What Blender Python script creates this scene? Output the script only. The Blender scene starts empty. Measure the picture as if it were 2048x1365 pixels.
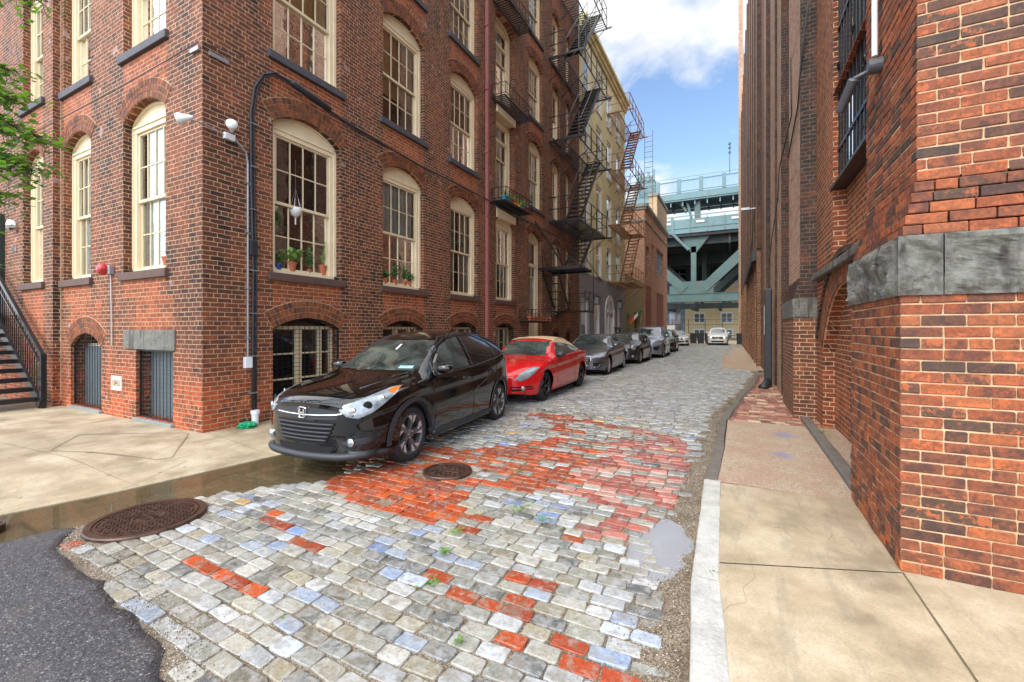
import bpy, bmesh, math, random
from math import sin, cos, pi, sqrt, radians as R
from mathutils import Vector, Matrix
from mathutils.bvhtree import BVHTree
from mathutils import noise as mn
random.seed(7)
S = bpy.context.scene
# ---------------- camera, sky, sun, exposure ----------------
cam = bpy.data.objects.new('camera', bpy.data.cameras.new('camera'))
S.collection.objects.link(cam); S.camera = cam
cam.location = (0, 0, 1.65); cam.rotation_euler = (R(90), 0, R(27.4))
cam.data.sensor_width = 36; cam.data.lens = 36*868/2048; cam.data.shift_y = -23.5/2048
cam.data.clip_start = .05; cam.data.clip_end = 2000
S.render.resolution_x = 1024; S.render.resolution_y = 682
S.view_settings.view_transform = 'Standard'; S.view_settings.look = 'None'
S.view_settings.exposure = 0.75; S.view_settings.gamma = 1
SUN_EL, SUN_AZ = 42, 188     # azimuth the light comes from, clockwise from +Y
W = bpy.data.worlds.new('World'); S.world = W; W.use_nodes = True
wt = W.node_tree; wn = wt.nodes; wl = wt.links; wn.clear()
def wnode(t, **k):
    n = wn.new(t)
    for a, b in k.items(): setattr(n, a, b)
    return n
sky = wnode('ShaderNodeTexSky', sky_type='NISHITA', sun_disc=False, sun_elevation=R(SUN_EL), sun_rotation=R(SUN_AZ), air_density=1.0, dust_density=1.2, ozone_density=1.5)
tcw = wnode('ShaderNodeTexCoord'); sepw = wnode('ShaderNodeSeparateXYZ'); wl.new(tcw.outputs['Generated'], sepw.inputs[0])
addz = wnode('ShaderNodeMath', operation='ADD'); addz.inputs[1].default_value = .25; wl.new(sepw.outputs[2], addz.inputs[0])
dvx = wnode('ShaderNodeMath', operation='DIVIDE'); wl.new(sepw.outputs[0], dvx.inputs[0]); wl.new(addz.outputs[0], dvx.inputs[1])
dvy = wnode('ShaderNodeMath', operation='DIVIDE'); wl.new(sepw.outputs[1], dvy.inputs[0]); wl.new(addz.outputs[0], dvy.inputs[1])
cmb = wnode('ShaderNodeCombineXYZ'); wl.new(dvx.outputs[0], cmb.inputs[0]); wl.new(dvy.outputs[0], cmb.inputs[1])
cmb.inputs[2].default_value = 2.1
n1 = wnode('ShaderNodeTexNoise'); n1.inputs['Scale'].default_value = 1.6; n1.inputs['Detail'].default_value = 9; n1.inputs['Roughness'].default_value = .55; n1.inputs['Distortion'].default_value = .25
wl.new(cmb.outputs[0], n1.inputs['Vector'])
cr = wnode('ShaderNodeValToRGB'); cr.color_ramp.elements[0].position = .435; cr.color_ramp.elements[1].position = .55
wl.new(n1.outputs['Fac'], cr.inputs[0])
n2 = wnode('ShaderNodeTexNoise'); n2.inputs['Scale'].default_value = 5; n2.inputs['Detail'].default_value = 6
wl.new(cmb.outputs[0], n2.inputs['Vector'])
cc = wnode('ShaderNodeValToRGB'); cc.color_ramp.elements[0].color = (4.5, 4.7, 5.0, 1); cc.color_ramp.elements[1].color = (6.0, 6.0, 6.0, 1)
cc.color_ramp.elements[0].position = .35; cc.color_ramp.elements[1].position = .6
wl.new(n2.outputs['Fac'], cc.inputs[0])
skm = wnode('ShaderNodeMixRGB', blend_type='MULTIPLY'); skm.inputs[0].default_value = 1; skm.inputs[2].default_value = (1.3, 1.34, 1.36, 1)
wl.new(sky.outputs[0], skm.inputs[1])
hzn = wnode('ShaderNodeMapRange'); wl.new(sepw.outputs[2], hzn.inputs['Value'])
for q_, v_ in (('From Min', .14), ('From Max', .34), ('To Min', .85), ('To Max', 0.0)): hzn.inputs[q_].default_value = v_
mxf = wnode('ShaderNodeMath', operation='MAXIMUM'); wl.new(cr.outputs[0], mxf.inputs[0]); wl.new(hzn.outputs[0], mxf.inputs[1])
mxw = wnode('ShaderNodeMixRGB'); wl.new(mxf.outputs[0], mxw.inputs[0]); wl.new(skm.outputs[0], mxw.inputs[1]); wl.new(cc.outputs[0], mxw.inputs[2])
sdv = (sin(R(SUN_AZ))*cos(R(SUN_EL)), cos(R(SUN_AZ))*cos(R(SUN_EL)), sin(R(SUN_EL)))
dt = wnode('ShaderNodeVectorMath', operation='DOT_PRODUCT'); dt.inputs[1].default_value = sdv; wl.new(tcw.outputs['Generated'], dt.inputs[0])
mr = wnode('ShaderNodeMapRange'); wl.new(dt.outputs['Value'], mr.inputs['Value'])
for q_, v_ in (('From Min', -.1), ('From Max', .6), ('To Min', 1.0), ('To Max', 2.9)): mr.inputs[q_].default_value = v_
glow = wnode('ShaderNodeVectorMath', operation='SCALE'); wl.new(mxw.outputs[0], glow.inputs[0]); wl.new(mr.outputs[0], glow.inputs['Scale'])  # sky made brighter overhead and toward the sun, added to lift ambient light
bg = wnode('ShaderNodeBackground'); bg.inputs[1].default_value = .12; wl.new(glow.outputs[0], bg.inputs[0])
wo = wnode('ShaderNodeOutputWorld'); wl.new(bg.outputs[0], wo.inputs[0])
sl = bpy.data.lights.new('sun', 'SUN'); sl.energy = 1.15; sl.angle = R(22); sl.color = (1, .92, .80)
so = bpy.data.objects.new('sun', sl); S.collection.objects.link(so)
sd = Vector((sin(R(SUN_AZ))*cos(R(SUN_EL)), cos(R(SUN_AZ))*cos(R(SUN_EL)), sin(R(SUN_EL))))
so.rotation_euler = sd.to_track_quat('Z', 'Y').to_euler()

# ---------------- helpers ----------------
COL = S.collection
def srgb(r, g, b, k=1.0):
    f = lambda c: (c/255/12.92 if c/255 <= .04045 else ((c/255+.055)/1.055)**2.4)*k
    return (f(r), f(g), f(b), 1)
class MB:
    def __init__(s): s.v = []; s.f = []; s.m = []
    def quad(s, a, b, c, d, m=0):
        i = len(s.v); s.v += [tuple(a), tuple(b), tuple(c), tuple(d)]; s.f.append((i, i+1, i+2, i+3)); s.m.append(m)
    def poly(s, pts, m=0):
        i = len(s.v); s.v += [tuple(p) for p in pts]; s.f.append(tuple(range(i, i+len(pts)))); s.m.append(m)
    def box(s, x0, y0, z0, x1, y1, z1, m=0):
        i = len(s.v)
        s.v += [(x0,y0,z0),(x1,y0,z0),(x1,y1,z0),(x0,y1,z0),(x0,y0,z1),(x1,y0,z1),(x1,y1,z1),(x0,y1,z1)]
        s.f += [(i+3,i+2,i+1,i),(i+4,i+5,i+6,i+7),(i,i+1,i+5,i+4),(i+1,i+2,i+6,i+5),(i+2,i+3,i+7,i+6),(i+3,i,i+4,i+7)]; s.m += [m]*6
    def bar(s, p, q, w, h=None, m=0, up=(0,0,1)):
        h = h or w; p = Vector(p); q = Vector(q); d = (q-p).normalized(); u = Vector(up)
        if abs(d.dot(u)) > .99: u = Vector((1,0,0))
        a = d.cross(u).normalized()*w/2; b = a.cross(d).normalized()*h/2
        i = len(s.v)
        for e in (p, q): s.v += [tuple(e-a-b), tuple(e+a-b), tuple(e+a+b), tuple(e-a+b)]
        s.f += [(i+3,i+2,i+1,i),(i+4,i+5,i+6,i+7),(i,i+1,i+5,i+4),(i+1,i+2,i+6,i+5),(i+2,i+3,i+7,i+6),(i+3,i,i+4,i+7)]; s.m += [m]*6
    def tube(s, pts, r, n=8, m=0, caps=True):
        pts = [Vector(p) for p in pts]; rr = r if isinstance(r, (list, tuple)) else [r]*len(pts)
        i0 = len(s.v); pa = None
        for k, p in enumerate(pts):
            d = (pts[min(k+1, len(pts)-1)]-pts[max(k-1, 0)])
            d = d.normalized() if d.length > 1e-9 else Vector((0,0,1))
            if pa is None: pa = d.orthogonal().normalized()
            else:
                pa = pa - d*pa.dot(d); pa = pa.normalized() if pa.length > 1e-6 else d.orthogonal().normalized()
            b = d.cross(pa)
            for j in range(n):
                t = 2*pi*j/n; s.v.append(tuple(p+(pa*cos(t)+b*sin(t))*rr[k]))
        for k in range(len(pts)-1):
            for j in range(n):
                a = i0+k*n+j; b2 = i0+k*n+(j+1) % n; s.f.append((a, b2, b2+n, a+n)); s.m.append(m)
        if caps:
            s.f.append(tuple(i0+j for j in reversed(range(n)))); s.m.append(m)
            e = i0+(len(pts)-1)*n; s.f.append(tuple(e+j for j in range(n))); s.m.append(m)
    def cyl(s, p, q, r, n=16, m=0): s.tube([p, q], r, n, m)
    def lathe(s, prof, c=(0,0,0), axis='z', n=24, m=0):
        i0 = len(s.v); c = Vector(c)
        for (r, h) in prof:
            for j in range(n):
                t = 2*pi*j/n; a, b = r*cos(t), r*sin(t)
                v = (a, b, h) if axis == 'z' else ((h, a, b) if axis == 'x' else (a, h, b))
                s.v.append(tuple(c+Vector(v)))
        for k in range(len(prof)-1):
            for j in range(n):
                a = i0+k*n+j; b = i0+k*n+(j+1) % n; s.f.append((a, b, b+n, a+n)); s.m.append(m)
    def prism(s, pts, dv, m=0):
        pts = [Vector(p) for p in pts]; dv = Vector(dv); n = len(pts); i = len(s.v)
        s.v += [tuple(p) for p in pts]+[tuple(p+dv) for p in pts]
        s.f.append(tuple(i+k for k in range(n))); s.f.append(tuple(i+n+k for k in reversed(range(n)))); s.m += [m, m]
        for k in range(n): s.f.append((i+k, i+n+k, i+n+(k+1) % n, i+(k+1) % n)); s.m.append(m)
    def mesh(s, name, mats, smooth=False, fix=True):
        me = bpy.data.meshes.new(name); me.from_pydata(s.v, [], s.f)
        if not isinstance(mats, (list, tuple)): mats = [mats]
        for x in mats: me.materials.append(x)
        if any(s.m): me.polygons.foreach_set('material_index', s.m)
        if fix:
            bm = bmesh.new(); bm.from_mesh(me); bmesh.ops.recalc_face_normals(bm, faces=bm.faces); bm.to_mesh(me); bm.free()
        if smooth: me.polygons.foreach_set('use_smooth', [True]*len(me.polygons))
        me.update(); return me
    def build(s, name, mats, parent=None, loc=(0,0,0), rot=0, smooth=False, bevel=0, fix=True):
        return obj(name, s.mesh(name, mats, smooth, fix), parent, loc, rot, bevel)
def obj(name, me, parent=None, loc=(0,0,0), rot=0, bevel=0):
    o = bpy.data.objects.new(name, me); COL.objects.link(o); o.parent = parent
    o.location = loc; o.rotation_euler = (0, 0, rot)
    if bevel:
        b = o.modifiers.new('b', 'BEVEL'); b.width = bevel; b.segments = 2; b.limit_method = 'ANGLE'; b.angle_limit = R(40)
    return o
def tag(o, label, cat, group=None, kind=None):
    if label: o['label'] = label
    if cat: o['category'] = cat
    if group: o['group'] = group
    if kind: o['kind'] = kind
    return o
def empty(name, label, cat, loc=(0,0,0), rot=0, group=None):
    o = bpy.data.objects.new(name, None); COL.objects.link(o); o.location = loc; o.rotation_euler = (0,0,rot); o.empty_display_size = .2
    return tag(o, label, cat, group)
def struct(o): o['kind'] = 'structure'; return o
def copy_tree(o, parent=None):
    c = o.copy(); COL.objects.link(c); c.parent = parent
    for ch in list(o.children): copy_tree(ch, c)
    return c

# ---------------- materials ----------------
class NT:
    def __init__(s, name):
        s.mat = bpy.data.materials.new(name); s.mat.use_nodes = True; s.t = s.mat.node_tree; s.n = s.t.nodes; s.l = s.t.links
        s.b = s.n['Principled BSDF']
    def nd(s, t, inp=None, **k):
        n = s.n.new(t)
        for a, b in k.items(): setattr(n, a, b)
        for a, b in (inp or {}).items():
            if isinstance(b, bpy.types.NodeSocket): s.l.new(b, n.inputs[a])
            else: n.inputs[a].default_value = b
        return n
    def noise(s, vec, scale, det=4, rough=.5, dist=0): return s.nd('ShaderNodeTexNoise', {'Vector': vec, 'Scale': scale, 'Detail': det, 'Roughness': rough, 'Distortion': dist}).outputs['Fac']
    def ramp(s, fac, stops, interp='LINEAR'):
        n = s.nd('ShaderNodeValToRGB', {'Fac': fac}); cr = n.color_ramp; cr.interpolation = interp
        while len(cr.elements) < len(stops): cr.elements.new(.5)
        for e, (p, c) in zip(cr.elements, stops):
            e.position = p; e.color = c if isinstance(c, tuple) else (c, c, c, 1)
        return n.outputs[0]
    def mix(s, f, a, b, mode='MIX'): return s.nd('ShaderNodeMixRGB', {0: f, 1: a, 2: b}, blend_type=mode).outputs[0]
    def math(s, op, a, b=0, clamp=False): return s.nd('ShaderNodeMath', {0: a, 1: b}, operation=op, use_clamp=clamp).outputs[0]
    def bump(s, h, st, d=.01, normal=None):
        i = {'Height': h, 'Strength': st, 'Distance': d}
        if normal is not None: i['Normal'] = normal
        return s.nd('ShaderNodeBump', i).outputs[0]
    def coord(s, o='Object'): return s.nd('ShaderNodeTexCoord').outputs[o]
    def set(s, **k):
        for a, b in k.items():
            nm = {'col': 'Base Color', 'rough': 'Roughness', 'metal': 'Metallic', 'nrm': 'Normal', 'coat': 'Coat Weight', 'crough': 'Coat Roughness', 'spec': 'Specular IOR Level', 'alpha': 'Alpha'}[a]
            if isinstance(b, bpy.types.NodeSocket): s.l.new(b, s.b.inputs[nm])
            else: s.b.inputs[nm].default_value = b
        return s.mat
def basic(name, col, rough=.5, metal=0, var=.15, scale=6, bump=.0, coat=0, spec=.5):
    t = NT(name); c = t.coord(); n = t.noise(c, scale, 6, .6)
    n2 = t.noise(c, scale*9, 3)
    k = t.mix(.35, n, n2)
    dark = tuple(x*(1-var) for x in col[:3])+(1,); lite = tuple(min(1, x*(1+var)) for x in col[:3])+(1,)
    cc = t.ramp(k, [(.3, dark), (.7, lite)])
    rr = t.ramp(n2, [(.3, max(0, rough-.08)), (.7, min(1, rough+.08))])
    a = dict(col=cc, rough=rr, metal=metal, coat=coat, spec=spec)
    if bump: a['nrm'] = t.bump(n2, bump, .004)
    return t.set(**a)
def brickmat(name, tones, mortar, bw=.213, bh=.071, ms=.0062, soot=.45, orange=0.0, wob=.005, spots=.0, bumpd=.006, rough=.8, sootc=(.022,.017,.016,1)):
    t = NT(name); c = t.coord(); sp = t.nd('ShaderNodeSeparateXYZ', {0: c})
    xy = t.math('ADD', sp.outputs[0], sp.outputs[1])
    v0 = t.nd('ShaderNodeCombineXYZ', {0: xy, 1: sp.outputs[2]}).outputs[0]
    wn_ = t.nd('ShaderNodeTexNoise', {'Vector': c, 'Scale': 7.0, 'Detail': 4.0}).outputs['Color']
    wv = t.nd('ShaderNodeVectorMath', {0: wn_, 1: (.5, .5, .5)}, operation='SUBTRACT').outputs[0]
    ws = t.nd('ShaderNodeVectorMath', {0: wv, 'Scale': wob*4}, operation='SCALE').outputs[0]
    v = t.nd('ShaderNodeVectorMath', {0: v0, 1: ws}, operation='ADD').outputs[0]
    b = t.nd('ShaderNodeTexBrick', {'Vector': v, 'Color1': (0,0,0,1), 'Color2': (1,1,1,1), 'Mortar': (0,0,0,1), 'Scale': 1.0, 'Mortar Size': ms, 'Mortar Smooth': .15, 'Bias': 0.0, 'Brick Width': bw, 'Row Height': bh}, offset=.5, squash=.5, squash_frequency=6)
    n = len(tones); mean = [sum(q[i] for q in tones)/n for i in range(3)]
    tones = [tuple((q[i]*.62+mean[i]*.38)*(.82,.96,.80)[i] for i in range(3))+(1,) for q in tones]; st = [(i/n, tones[i]) for i in range(n)]
    bc = t.ramp(b.outputs['Color'], st, 'CONSTANT')
    fine = t.noise(c, 38, 6, .7); med = t.noise(c, 5.5, 6, .65); big = t.noise(c, .75, 5, .6)
    f1 = t.ramp(fine, [(.3, .55), (.7, 1.35)])
    bc = t.mix(1, bc, f1, 'MULTIPLY')
    sv_ = t.nd('ShaderNodeMapping', {'Vector': c, 'Scale': (1.5, 1.5, .28)}).outputs[0]; stk = t.noise(sv_, 1.1, 6, .62)
    perb = t.ramp(b.outputs['Color'], [(.0, .25), (.5, .75), (1.0, 1.2)])
    sm = t.math('MULTIPLY', t.ramp(t.mix(.62, t.mix(.4, med, big), stk), [(.42, 0.06), (.575, soot*1.35)]), perb, True)
    pt_ = t.ramp(t.noise(c, 1.9, 5, .65), [(.46, 0.0), (.62, .5)])
    bc = t.mix(t.math('MULTIPLY', pt_, t.ramp(b.outputs['Color'], [(.2, 0.2), (.8, 1.0)])), bc, srgb(160, 84, 50))
    bc = t.mix(sm, bc, sootc)
    if orange:
        om = t.ramp(t.mix(.5, t.noise(c, 2.3, 6, .6), t.noise(c, 9, 4)), [(.44, 0.0), (.56, orange)])
        hz = t.nd('ShaderNodeMapRange', {'Value': t.math('ADD', sp.outputs[2], t.math('MULTIPLY', med, .8)), 'From Min': 1.75, 'From Max': .9, 'To Min': 0.0, 'To Max': 1.0}).outputs[0]
        bc = t.mix(t.math('MULTIPLY', om, hz), bc, srgb(186, 84, 44))
    if spots:
        s1 = t.ramp(t.noise(c, 3.1, 3, .4), [(.69, 0.0), (.71, spots)])
        bc = t.mix(s1, bc, srgb(176, 150, 150))
    mo = t.mix(t.ramp(med, [(.4, 0.0), (.65, .65)]), mortar, tuple(x*.38 for x in mortar[:3])+(1,))
    fac = b.outputs['Fac']
    col = t.mix(fac, bc, mo)
    h = t.math('ADD', t.math('MULTIPLY', t.math('SUBTRACT', 1.0, fac), 1.0), t.math('MULTIPLY', fine, .45))
    return t.set(col=col, rough=t.ramp(med, [(.3, rough-.15), (.7, rough+.08)]), nrm=t.bump(h, .8, bumpd), spec=.35)
BT_PIER = [srgb(126,66,48), srgb(140,72,50), srgb(102,58,46), srgb(154,80,55), srgb(88,54,47), srgb(132,68,48), srgb(168,86,58), srgb(114,62,49)]
BT_RED = [srgb(176,82,52), srgb(160,74,48), srgb(188,92,56), srgb(146,68,46), srgb(196,98,60), srgb(126,64,48), srgb(180,80,48)]
BT_DARK = [srgb(78,58,54), srgb(104,66,58), srgb(66,54,52), srgb(136,78,62), srgb(92,64,58)]
MORT = srgb(190, 154, 120)
M = {}
M['brick'] = brickmat('brick_sooty', BT_PIER, MORT, soot=.7, orange=.85, spots=.55)
M['brick_red'] = brickmat('brick_red', BT_RED, MORT, soot=.3, orange=.6, spots=.2)
M['brick_up'] = brickmat('brick_upper', BT_PIER, MORT, soot=.7, spots=.3)
M['brick_far'] = brickmat('brick_far', [srgb(206,138,112), srgb(188,124,100), srgb(216,152,124), srgb(176,114,94)], srgb(200,172,150), soot=.2)
M['brick_base'] = brickmat('brick_base', [srgb(120,66,50), srgb(96,56,46), srgb(140,74,54), srgb(84,52,46), srgb(150,82,58)], srgb(186,156,120), soot=.5, ms=.007)
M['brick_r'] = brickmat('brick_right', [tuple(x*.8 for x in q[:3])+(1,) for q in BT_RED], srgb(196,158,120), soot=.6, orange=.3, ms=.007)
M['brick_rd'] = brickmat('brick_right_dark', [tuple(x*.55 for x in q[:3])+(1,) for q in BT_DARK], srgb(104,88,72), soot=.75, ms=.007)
def islandbrick(name, tones, rough=.75, k=1.0, orange=0.0):
    t = NT(name); g = t.nd('ShaderNodeNewGeometry').outputs['Random Per Island']; c = t.coord()
    n = len(tones); bc = t.ramp(g, [(i/n, tuple(x*w_ for x, w_ in zip(tones[i][:3], (1.0,1.2,.95)))+(1,)) for i in range(n)], 'CONSTANT')
    fine = t.noise(c, 45, 6, .7); med = t.noise(c, 11, 7, .7)
    bc = t.mix(1, bc, t.ramp(fine, [(.3, .6), (.7, 1.35)]), 'MULTIPLY')
    r1 = t.math('FRACT', t.math('MULTIPLY', g, 17.3))
    sootm = t.math('MULTIPLY', t.ramp(med, [(.46, 0.0), (.56, .8)]), t.ramp(r1, [(.4, 0.1), (.75, .8)]))
    bc = t.mix(sootm, bc, (.03, .022, .022, 1))
    om = t.math('MULTIPLY', t.ramp(t.noise(c, 17, 6, .75), [(.52, 0.0), (.57, orange)]), t.ramp(r1, [(.35, 1.0), (.6, 0.0)]))
    bc = t.mix(om, bc, srgb(182, 96, 52))
    return t.set(col=bc, rough=rough, nrm=t.bump(t.mix(.5, fine, med), .55, .008), spec=.35)
M['voussoir'] = islandbrick('arch_brick', [srgb(128,70,50), srgb(112,62,48), srgb(142,76,52), srgb(100,58,46), srgb(134,70,48)])
M['nearbrick'] = islandbrick('near_brick', [srgb(126,64,46), srgb(108,58,46), srgb(138,70,48), srgb(90,54,46), srgb(144,76,52), srgb(80,54,48), srgb(118,62,47), srgb(132,65,45)], orange=.6)
M['paver'] = islandbrick('paver_brick', [srgb(170,108,98), srgb(190,130,118), srgb(150,92,86), srgb(200,165,155), srgb(160,100,92)], .45)
M['mortar'] = basic('mortar', srgb(186,154,120), .9, var=.4, scale=9, bump=.6)
M['cream'] = basic('cream_paint', srgb(226,208,172), .5, var=.1, scale=3, bump=.1)
M['cream_d'] = basic('cream_sash', srgb(216,198,162), .5, var=.1, scale=3)
M['black'] = basic('black_iron', srgb(24,25,28), .35, var=.4, bump=.2)
M['rust'] = basic('rusty_iron', srgb(132,92,62), .8, var=.45, scale=14, bump=.3)
M['darkin'] = basic('dark_interior', srgb(38,36,34), .9, var=.5, scale=1.4)
M['grayshut'] = basic('grey_board', srgb(92,104,110), .6, var=.15, scale=2)
M['curtain'] = basic('sheer_curtain', srgb(205,210,206), .9, var=.2, scale=2.5)
M['blind'] = basic('bamboo_blind', srgb(196,150,84), .8, var=.25, scale=5)
M['sillst'] = basic('brownstone', srgb(88,66,58), .75, var=.3, scale=4, bump=.4)
M['sillwood'] = basic('grey_sill', srgb(74,72,76), .7, var=.3, scale=4, bump=.3)
t = NT('blue_stone'); c = t.coord(); n_ = t.noise(c, 5.5, 8, .75, .15); f_ = t.noise(c, 22, 8, .8)
sv_ = t.nd('ShaderNodeMapping', {'Vector': c, 'Scale': (6, 6, .6)}).outputs[0]
sc_ = t.ramp(t.mix(.4, n_, f_), [(.34, srgb(66,60,54)), (.46, srgb(94,92,84)), (.56, srgb(116,116,108)), (.70, srgb(140,138,126))])
sc_ = t.mix(t.ramp(t.noise(sv_, 1.6, 5), [(.54, 0.0), (.64, .8)]), sc_, srgb(52,44,42))
M['stone'] = t.set(col=sc_, rough=t.ramp(n_, [(.4, .35), (.6, .8)]), nrm=t.bump(t.mix(.5, n_, f_), 1.0, .03))
M['white'] = basic('white_paint', srgb(225,222,218), .45, var=.06)
M['concrete_g'] = basic('grey_concrete', srgb(130,132,126), .85, var=.3, scale=2, bump=.5)
M['metal'] = basic('galvanised', srgb(165,168,172), .4, .7, var=.1)
M['pipe'] = basic('pink_downspout', srgb(150,88,84), .45, var=.15, scale=3)
M['chrome'] = basic('chrome', srgb(215,218,222), .12, 1, var=.03)
M['rubber'] = basic('tyre_rubber', srgb(28,28,30), .75, var=.3, scale=20, bump=.3)
M['plast'] = basic('black_plastic', srgb(40,42,46), .5, var=.25, scale=10)
def glass(name, tint=(.9,.95,.95,1), base=.12, rough=.015):
    t = NT(name); t.n.remove(t.b); out = t.n['Material Output']
    tr = t.nd('ShaderNodeBsdfTransparent', {0: tint}); gl = t.nd('ShaderNodeBsdfGlossy', {'Color': (1,1,1,1), 'Roughness': rough})
    c = t.coord(); bmp = t.bump(t.noise(c, 1.6, 3), .25, .02); t.l.new(bmp, gl.inputs['Normal'])
    fr = t.nd('ShaderNodeFresnel', {'IOR': 1.5}).outputs[0]
    fac = t.math('ADD', t.math('MULTIPLY', fr, 1.6), base, True)
    ms = t.nd('ShaderNodeMixShader', {0: fac, 1: tr.outputs[0], 2: gl.outputs[0]}); t.l.new(ms.outputs[0], out.inputs[0]); return t.mat
M['glass'] = glass('window_glass')
def water(name, tint, base):
    t = NT(name); t.n.remove(t.b); out = t.n['Material Output']
    tr = t.nd('ShaderNodeBsdfTransparent', {0: tint}); gl = t.nd('ShaderNodeBsdfGlossy', {'Color': (1,1,1,1), 'Roughness': .02})
    c = t.coord(); bmp = t.bump(t.noise(c, 7, 2), .04, .01); t.l.new(bmp, gl.inputs['Normal'])
    fr = t.nd('ShaderNodeFresnel', {'IOR': 1.33}).outputs[0]
    fac = t.math('ADD', t.math('MULTIPLY', fr, 1.5), base, True)
    ms = t.nd('ShaderNodeMixShader', {0: fac, 1: tr.outputs[0], 2: gl.outputs[0]}); t.l.new(ms.outputs[0], out.inputs[0]); return t.mat
def muddy(name, col):
    t = NT(name); c = t.coord(); t.set(col=col, rough=.03, nrm=t.bump(t.noise(c, 7, 2), .04, .01), spec=.7)
    tr = t.nd('ShaderNodeBsdfTransparent', {0: (.8,.7,.5,1)}); ms = t.nd('ShaderNodeMixShader', {0: .62, 1: tr.outputs[0], 2: t.b.outputs[0]}); t.l.new(ms.outputs[0], t.n['Material Output'].inputs[0]); return t.mat
M['water'] = muddy('brown_water', (.13,.10,.055,1))
M['water2'] = muddy('cloud_pale_water', (.42,.42,.43,1))  # pale grey: shallow mud plus bright cloud reflection put into the colour
# ---------------- road ----------------
def sm(a, b, x):
    t = max(0, min(1, (x-a)/(b-a))); return t*t*(3-2*t)
def interp(pts, x):
    if x <= pts[0][0]: return pts[0][1]
    for (a, u), (b, v) in zip(pts, pts[1:]):
        if x <= b: return u+(v-u)*(x-a)/(b-a)
    return pts[-1][1]
SHORE = [(.6,-5.5),(1.2,-5.25),(2.27,-4.95),(3.0,-4.45),(3.4,-3.95),(4.0,-4.3),(4.8,-5.0),(6,-5.6)]
KERB = [(1.0,-.05),(2.1,-.19),(2.3,-.2),(2.85,-.25),(4.9,-.3),(6.3,-.26),(8.3,-.26),(9.8,-.14),(11.45,.03),(14.75,.40),(17.1,.56)]
WATER_Z = -.05
def zroad(x, y):
    z = .05*sm(3, 6.5, y)+.10*max(0, min(1, (y-6)/40))
    xs = interp(SHORE, y)
    if y < 6.5: z -= .12*sm(xs+.45, xs-.55, x)*(1-sm(5, 6.5, y))
    z -= .02*sm(-4.4, -5.5, x)
    dx, dy = (x+.50)/.22, (y-3.62)/.62
    z -= .042*math.exp(-(dx*dx+dy*dy))*(1+.5*mn.noise(Vector((x*7, y*7, 6))))
    z += .012*(mn.noise(Vector((x*.9, y*.9, 1.3))))
    return z
def leftedge(y):
    return interp([(0,-6.4),(1.36,-5.95),(2.14,-5.72),(3.72,-5.47),(50,-5.45)], y)
RED = [(-4.5,3.55),(-3.7,3.12),(-3.2,2.92),(-2.2,2.98),(-1.2,3.1),(-.8,3.5),(-.5,4.3),(-.5,6.1),(-.85,6.9),(-2.3,7.45),(-3.1,7.75),(-3.5,7.4),(-2.7,6.7),(-2.4,6.1),(-2.6,5.5),(-3.3,5.0),(-4.2,4.5)]
GREY = [[(-2.2,3.35),(-1.2,3.35),(-.9,3.9),(-1.4,4.15),(-2.2,3.9)], [(-2.6,6.7),(-1.3,6.35),(-.9,6.6),(-2.4,7.2)], [(-3.0,4.1),(-2.3,4.05),(-2.2,4.2),(-2.9,4.4)]]
def inside(p, poly):
    x, y = p; r = False; n = len(poly)
    for i in range(n):
        x1, y1 = poly[i]; x2, y2 = poly[(i+1) % n]
        if (y1 > y) != (y2 > y) and x < (x2-x1)*(y-y1)/(y2-y1)+x1: r = not r
    return r
REDS = [(-3.26,1.73,.3,.07),(-2.79,1.71,.14,.07),(-3.45,2.35,.2,.07),(-3.65,2.5,.12,.07),(-2.9,2.2,.2,.07),(-1.75,2.3,.12,.07),(-1.45,2.22,.16,.08),(-1.1,2.32,.12,.07),(-1.0,2.05,.1,.07),(-1.35,2.0,.1,.07),(-.75,2.1,.12,.07),(-4.9,1.75,.13,.08),(-4.6,1.45,.1,.08),(-1.25,2.6,.2,.06),(-.45,2.0,.15,.07)]
def asph(x, y):   # true where asphalt of the cross street lies
    e = interp([(-9,1.6),(-4.98,1.56),(-4.53,1.33),(-3.6,1.28),(-2.59,1.17),(-2.34,1.05),(-1,.6),(1,.3)], x)
    return y < e
rc = random.Random(3)
sv, sf, scol = [], [], []
SG = [srgb(158,155,140), srgb(140,140,128), srgb(176,172,156), srgb(118,119,112), srgb(168,163,144), srgb(148,147,136), srgb(190,187,174), srgb(126,122,106), srgb(156,147,122), srgb(182,182,178), srgb(104,106,104)]
SB = [srgb(142,160,188), srgb(172,184,202), srgb(118,144,192), srgb(190,198,206), srgb(158,170,186)]
SWH = [srgb(192,194,190), srgb(180,183,182)]
SR = [srgb(190,76,28), srgb(172,66,26), srgb(200,90,38), srgb(148,60,30), srgb(184,80,36), srgb(164,70,34)]
SP = [srgb(186,98,82), srgb(172,84,72), srgb(200,124,108), srgb(160,80,66), srgb(206,150,136)]
SFR = [srgb(168,166,158), srgb(146,146,140), srgb(186,186,180), srgb(158,152,140), srgb(130,132,130), srgb(172,176,184)]
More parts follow.
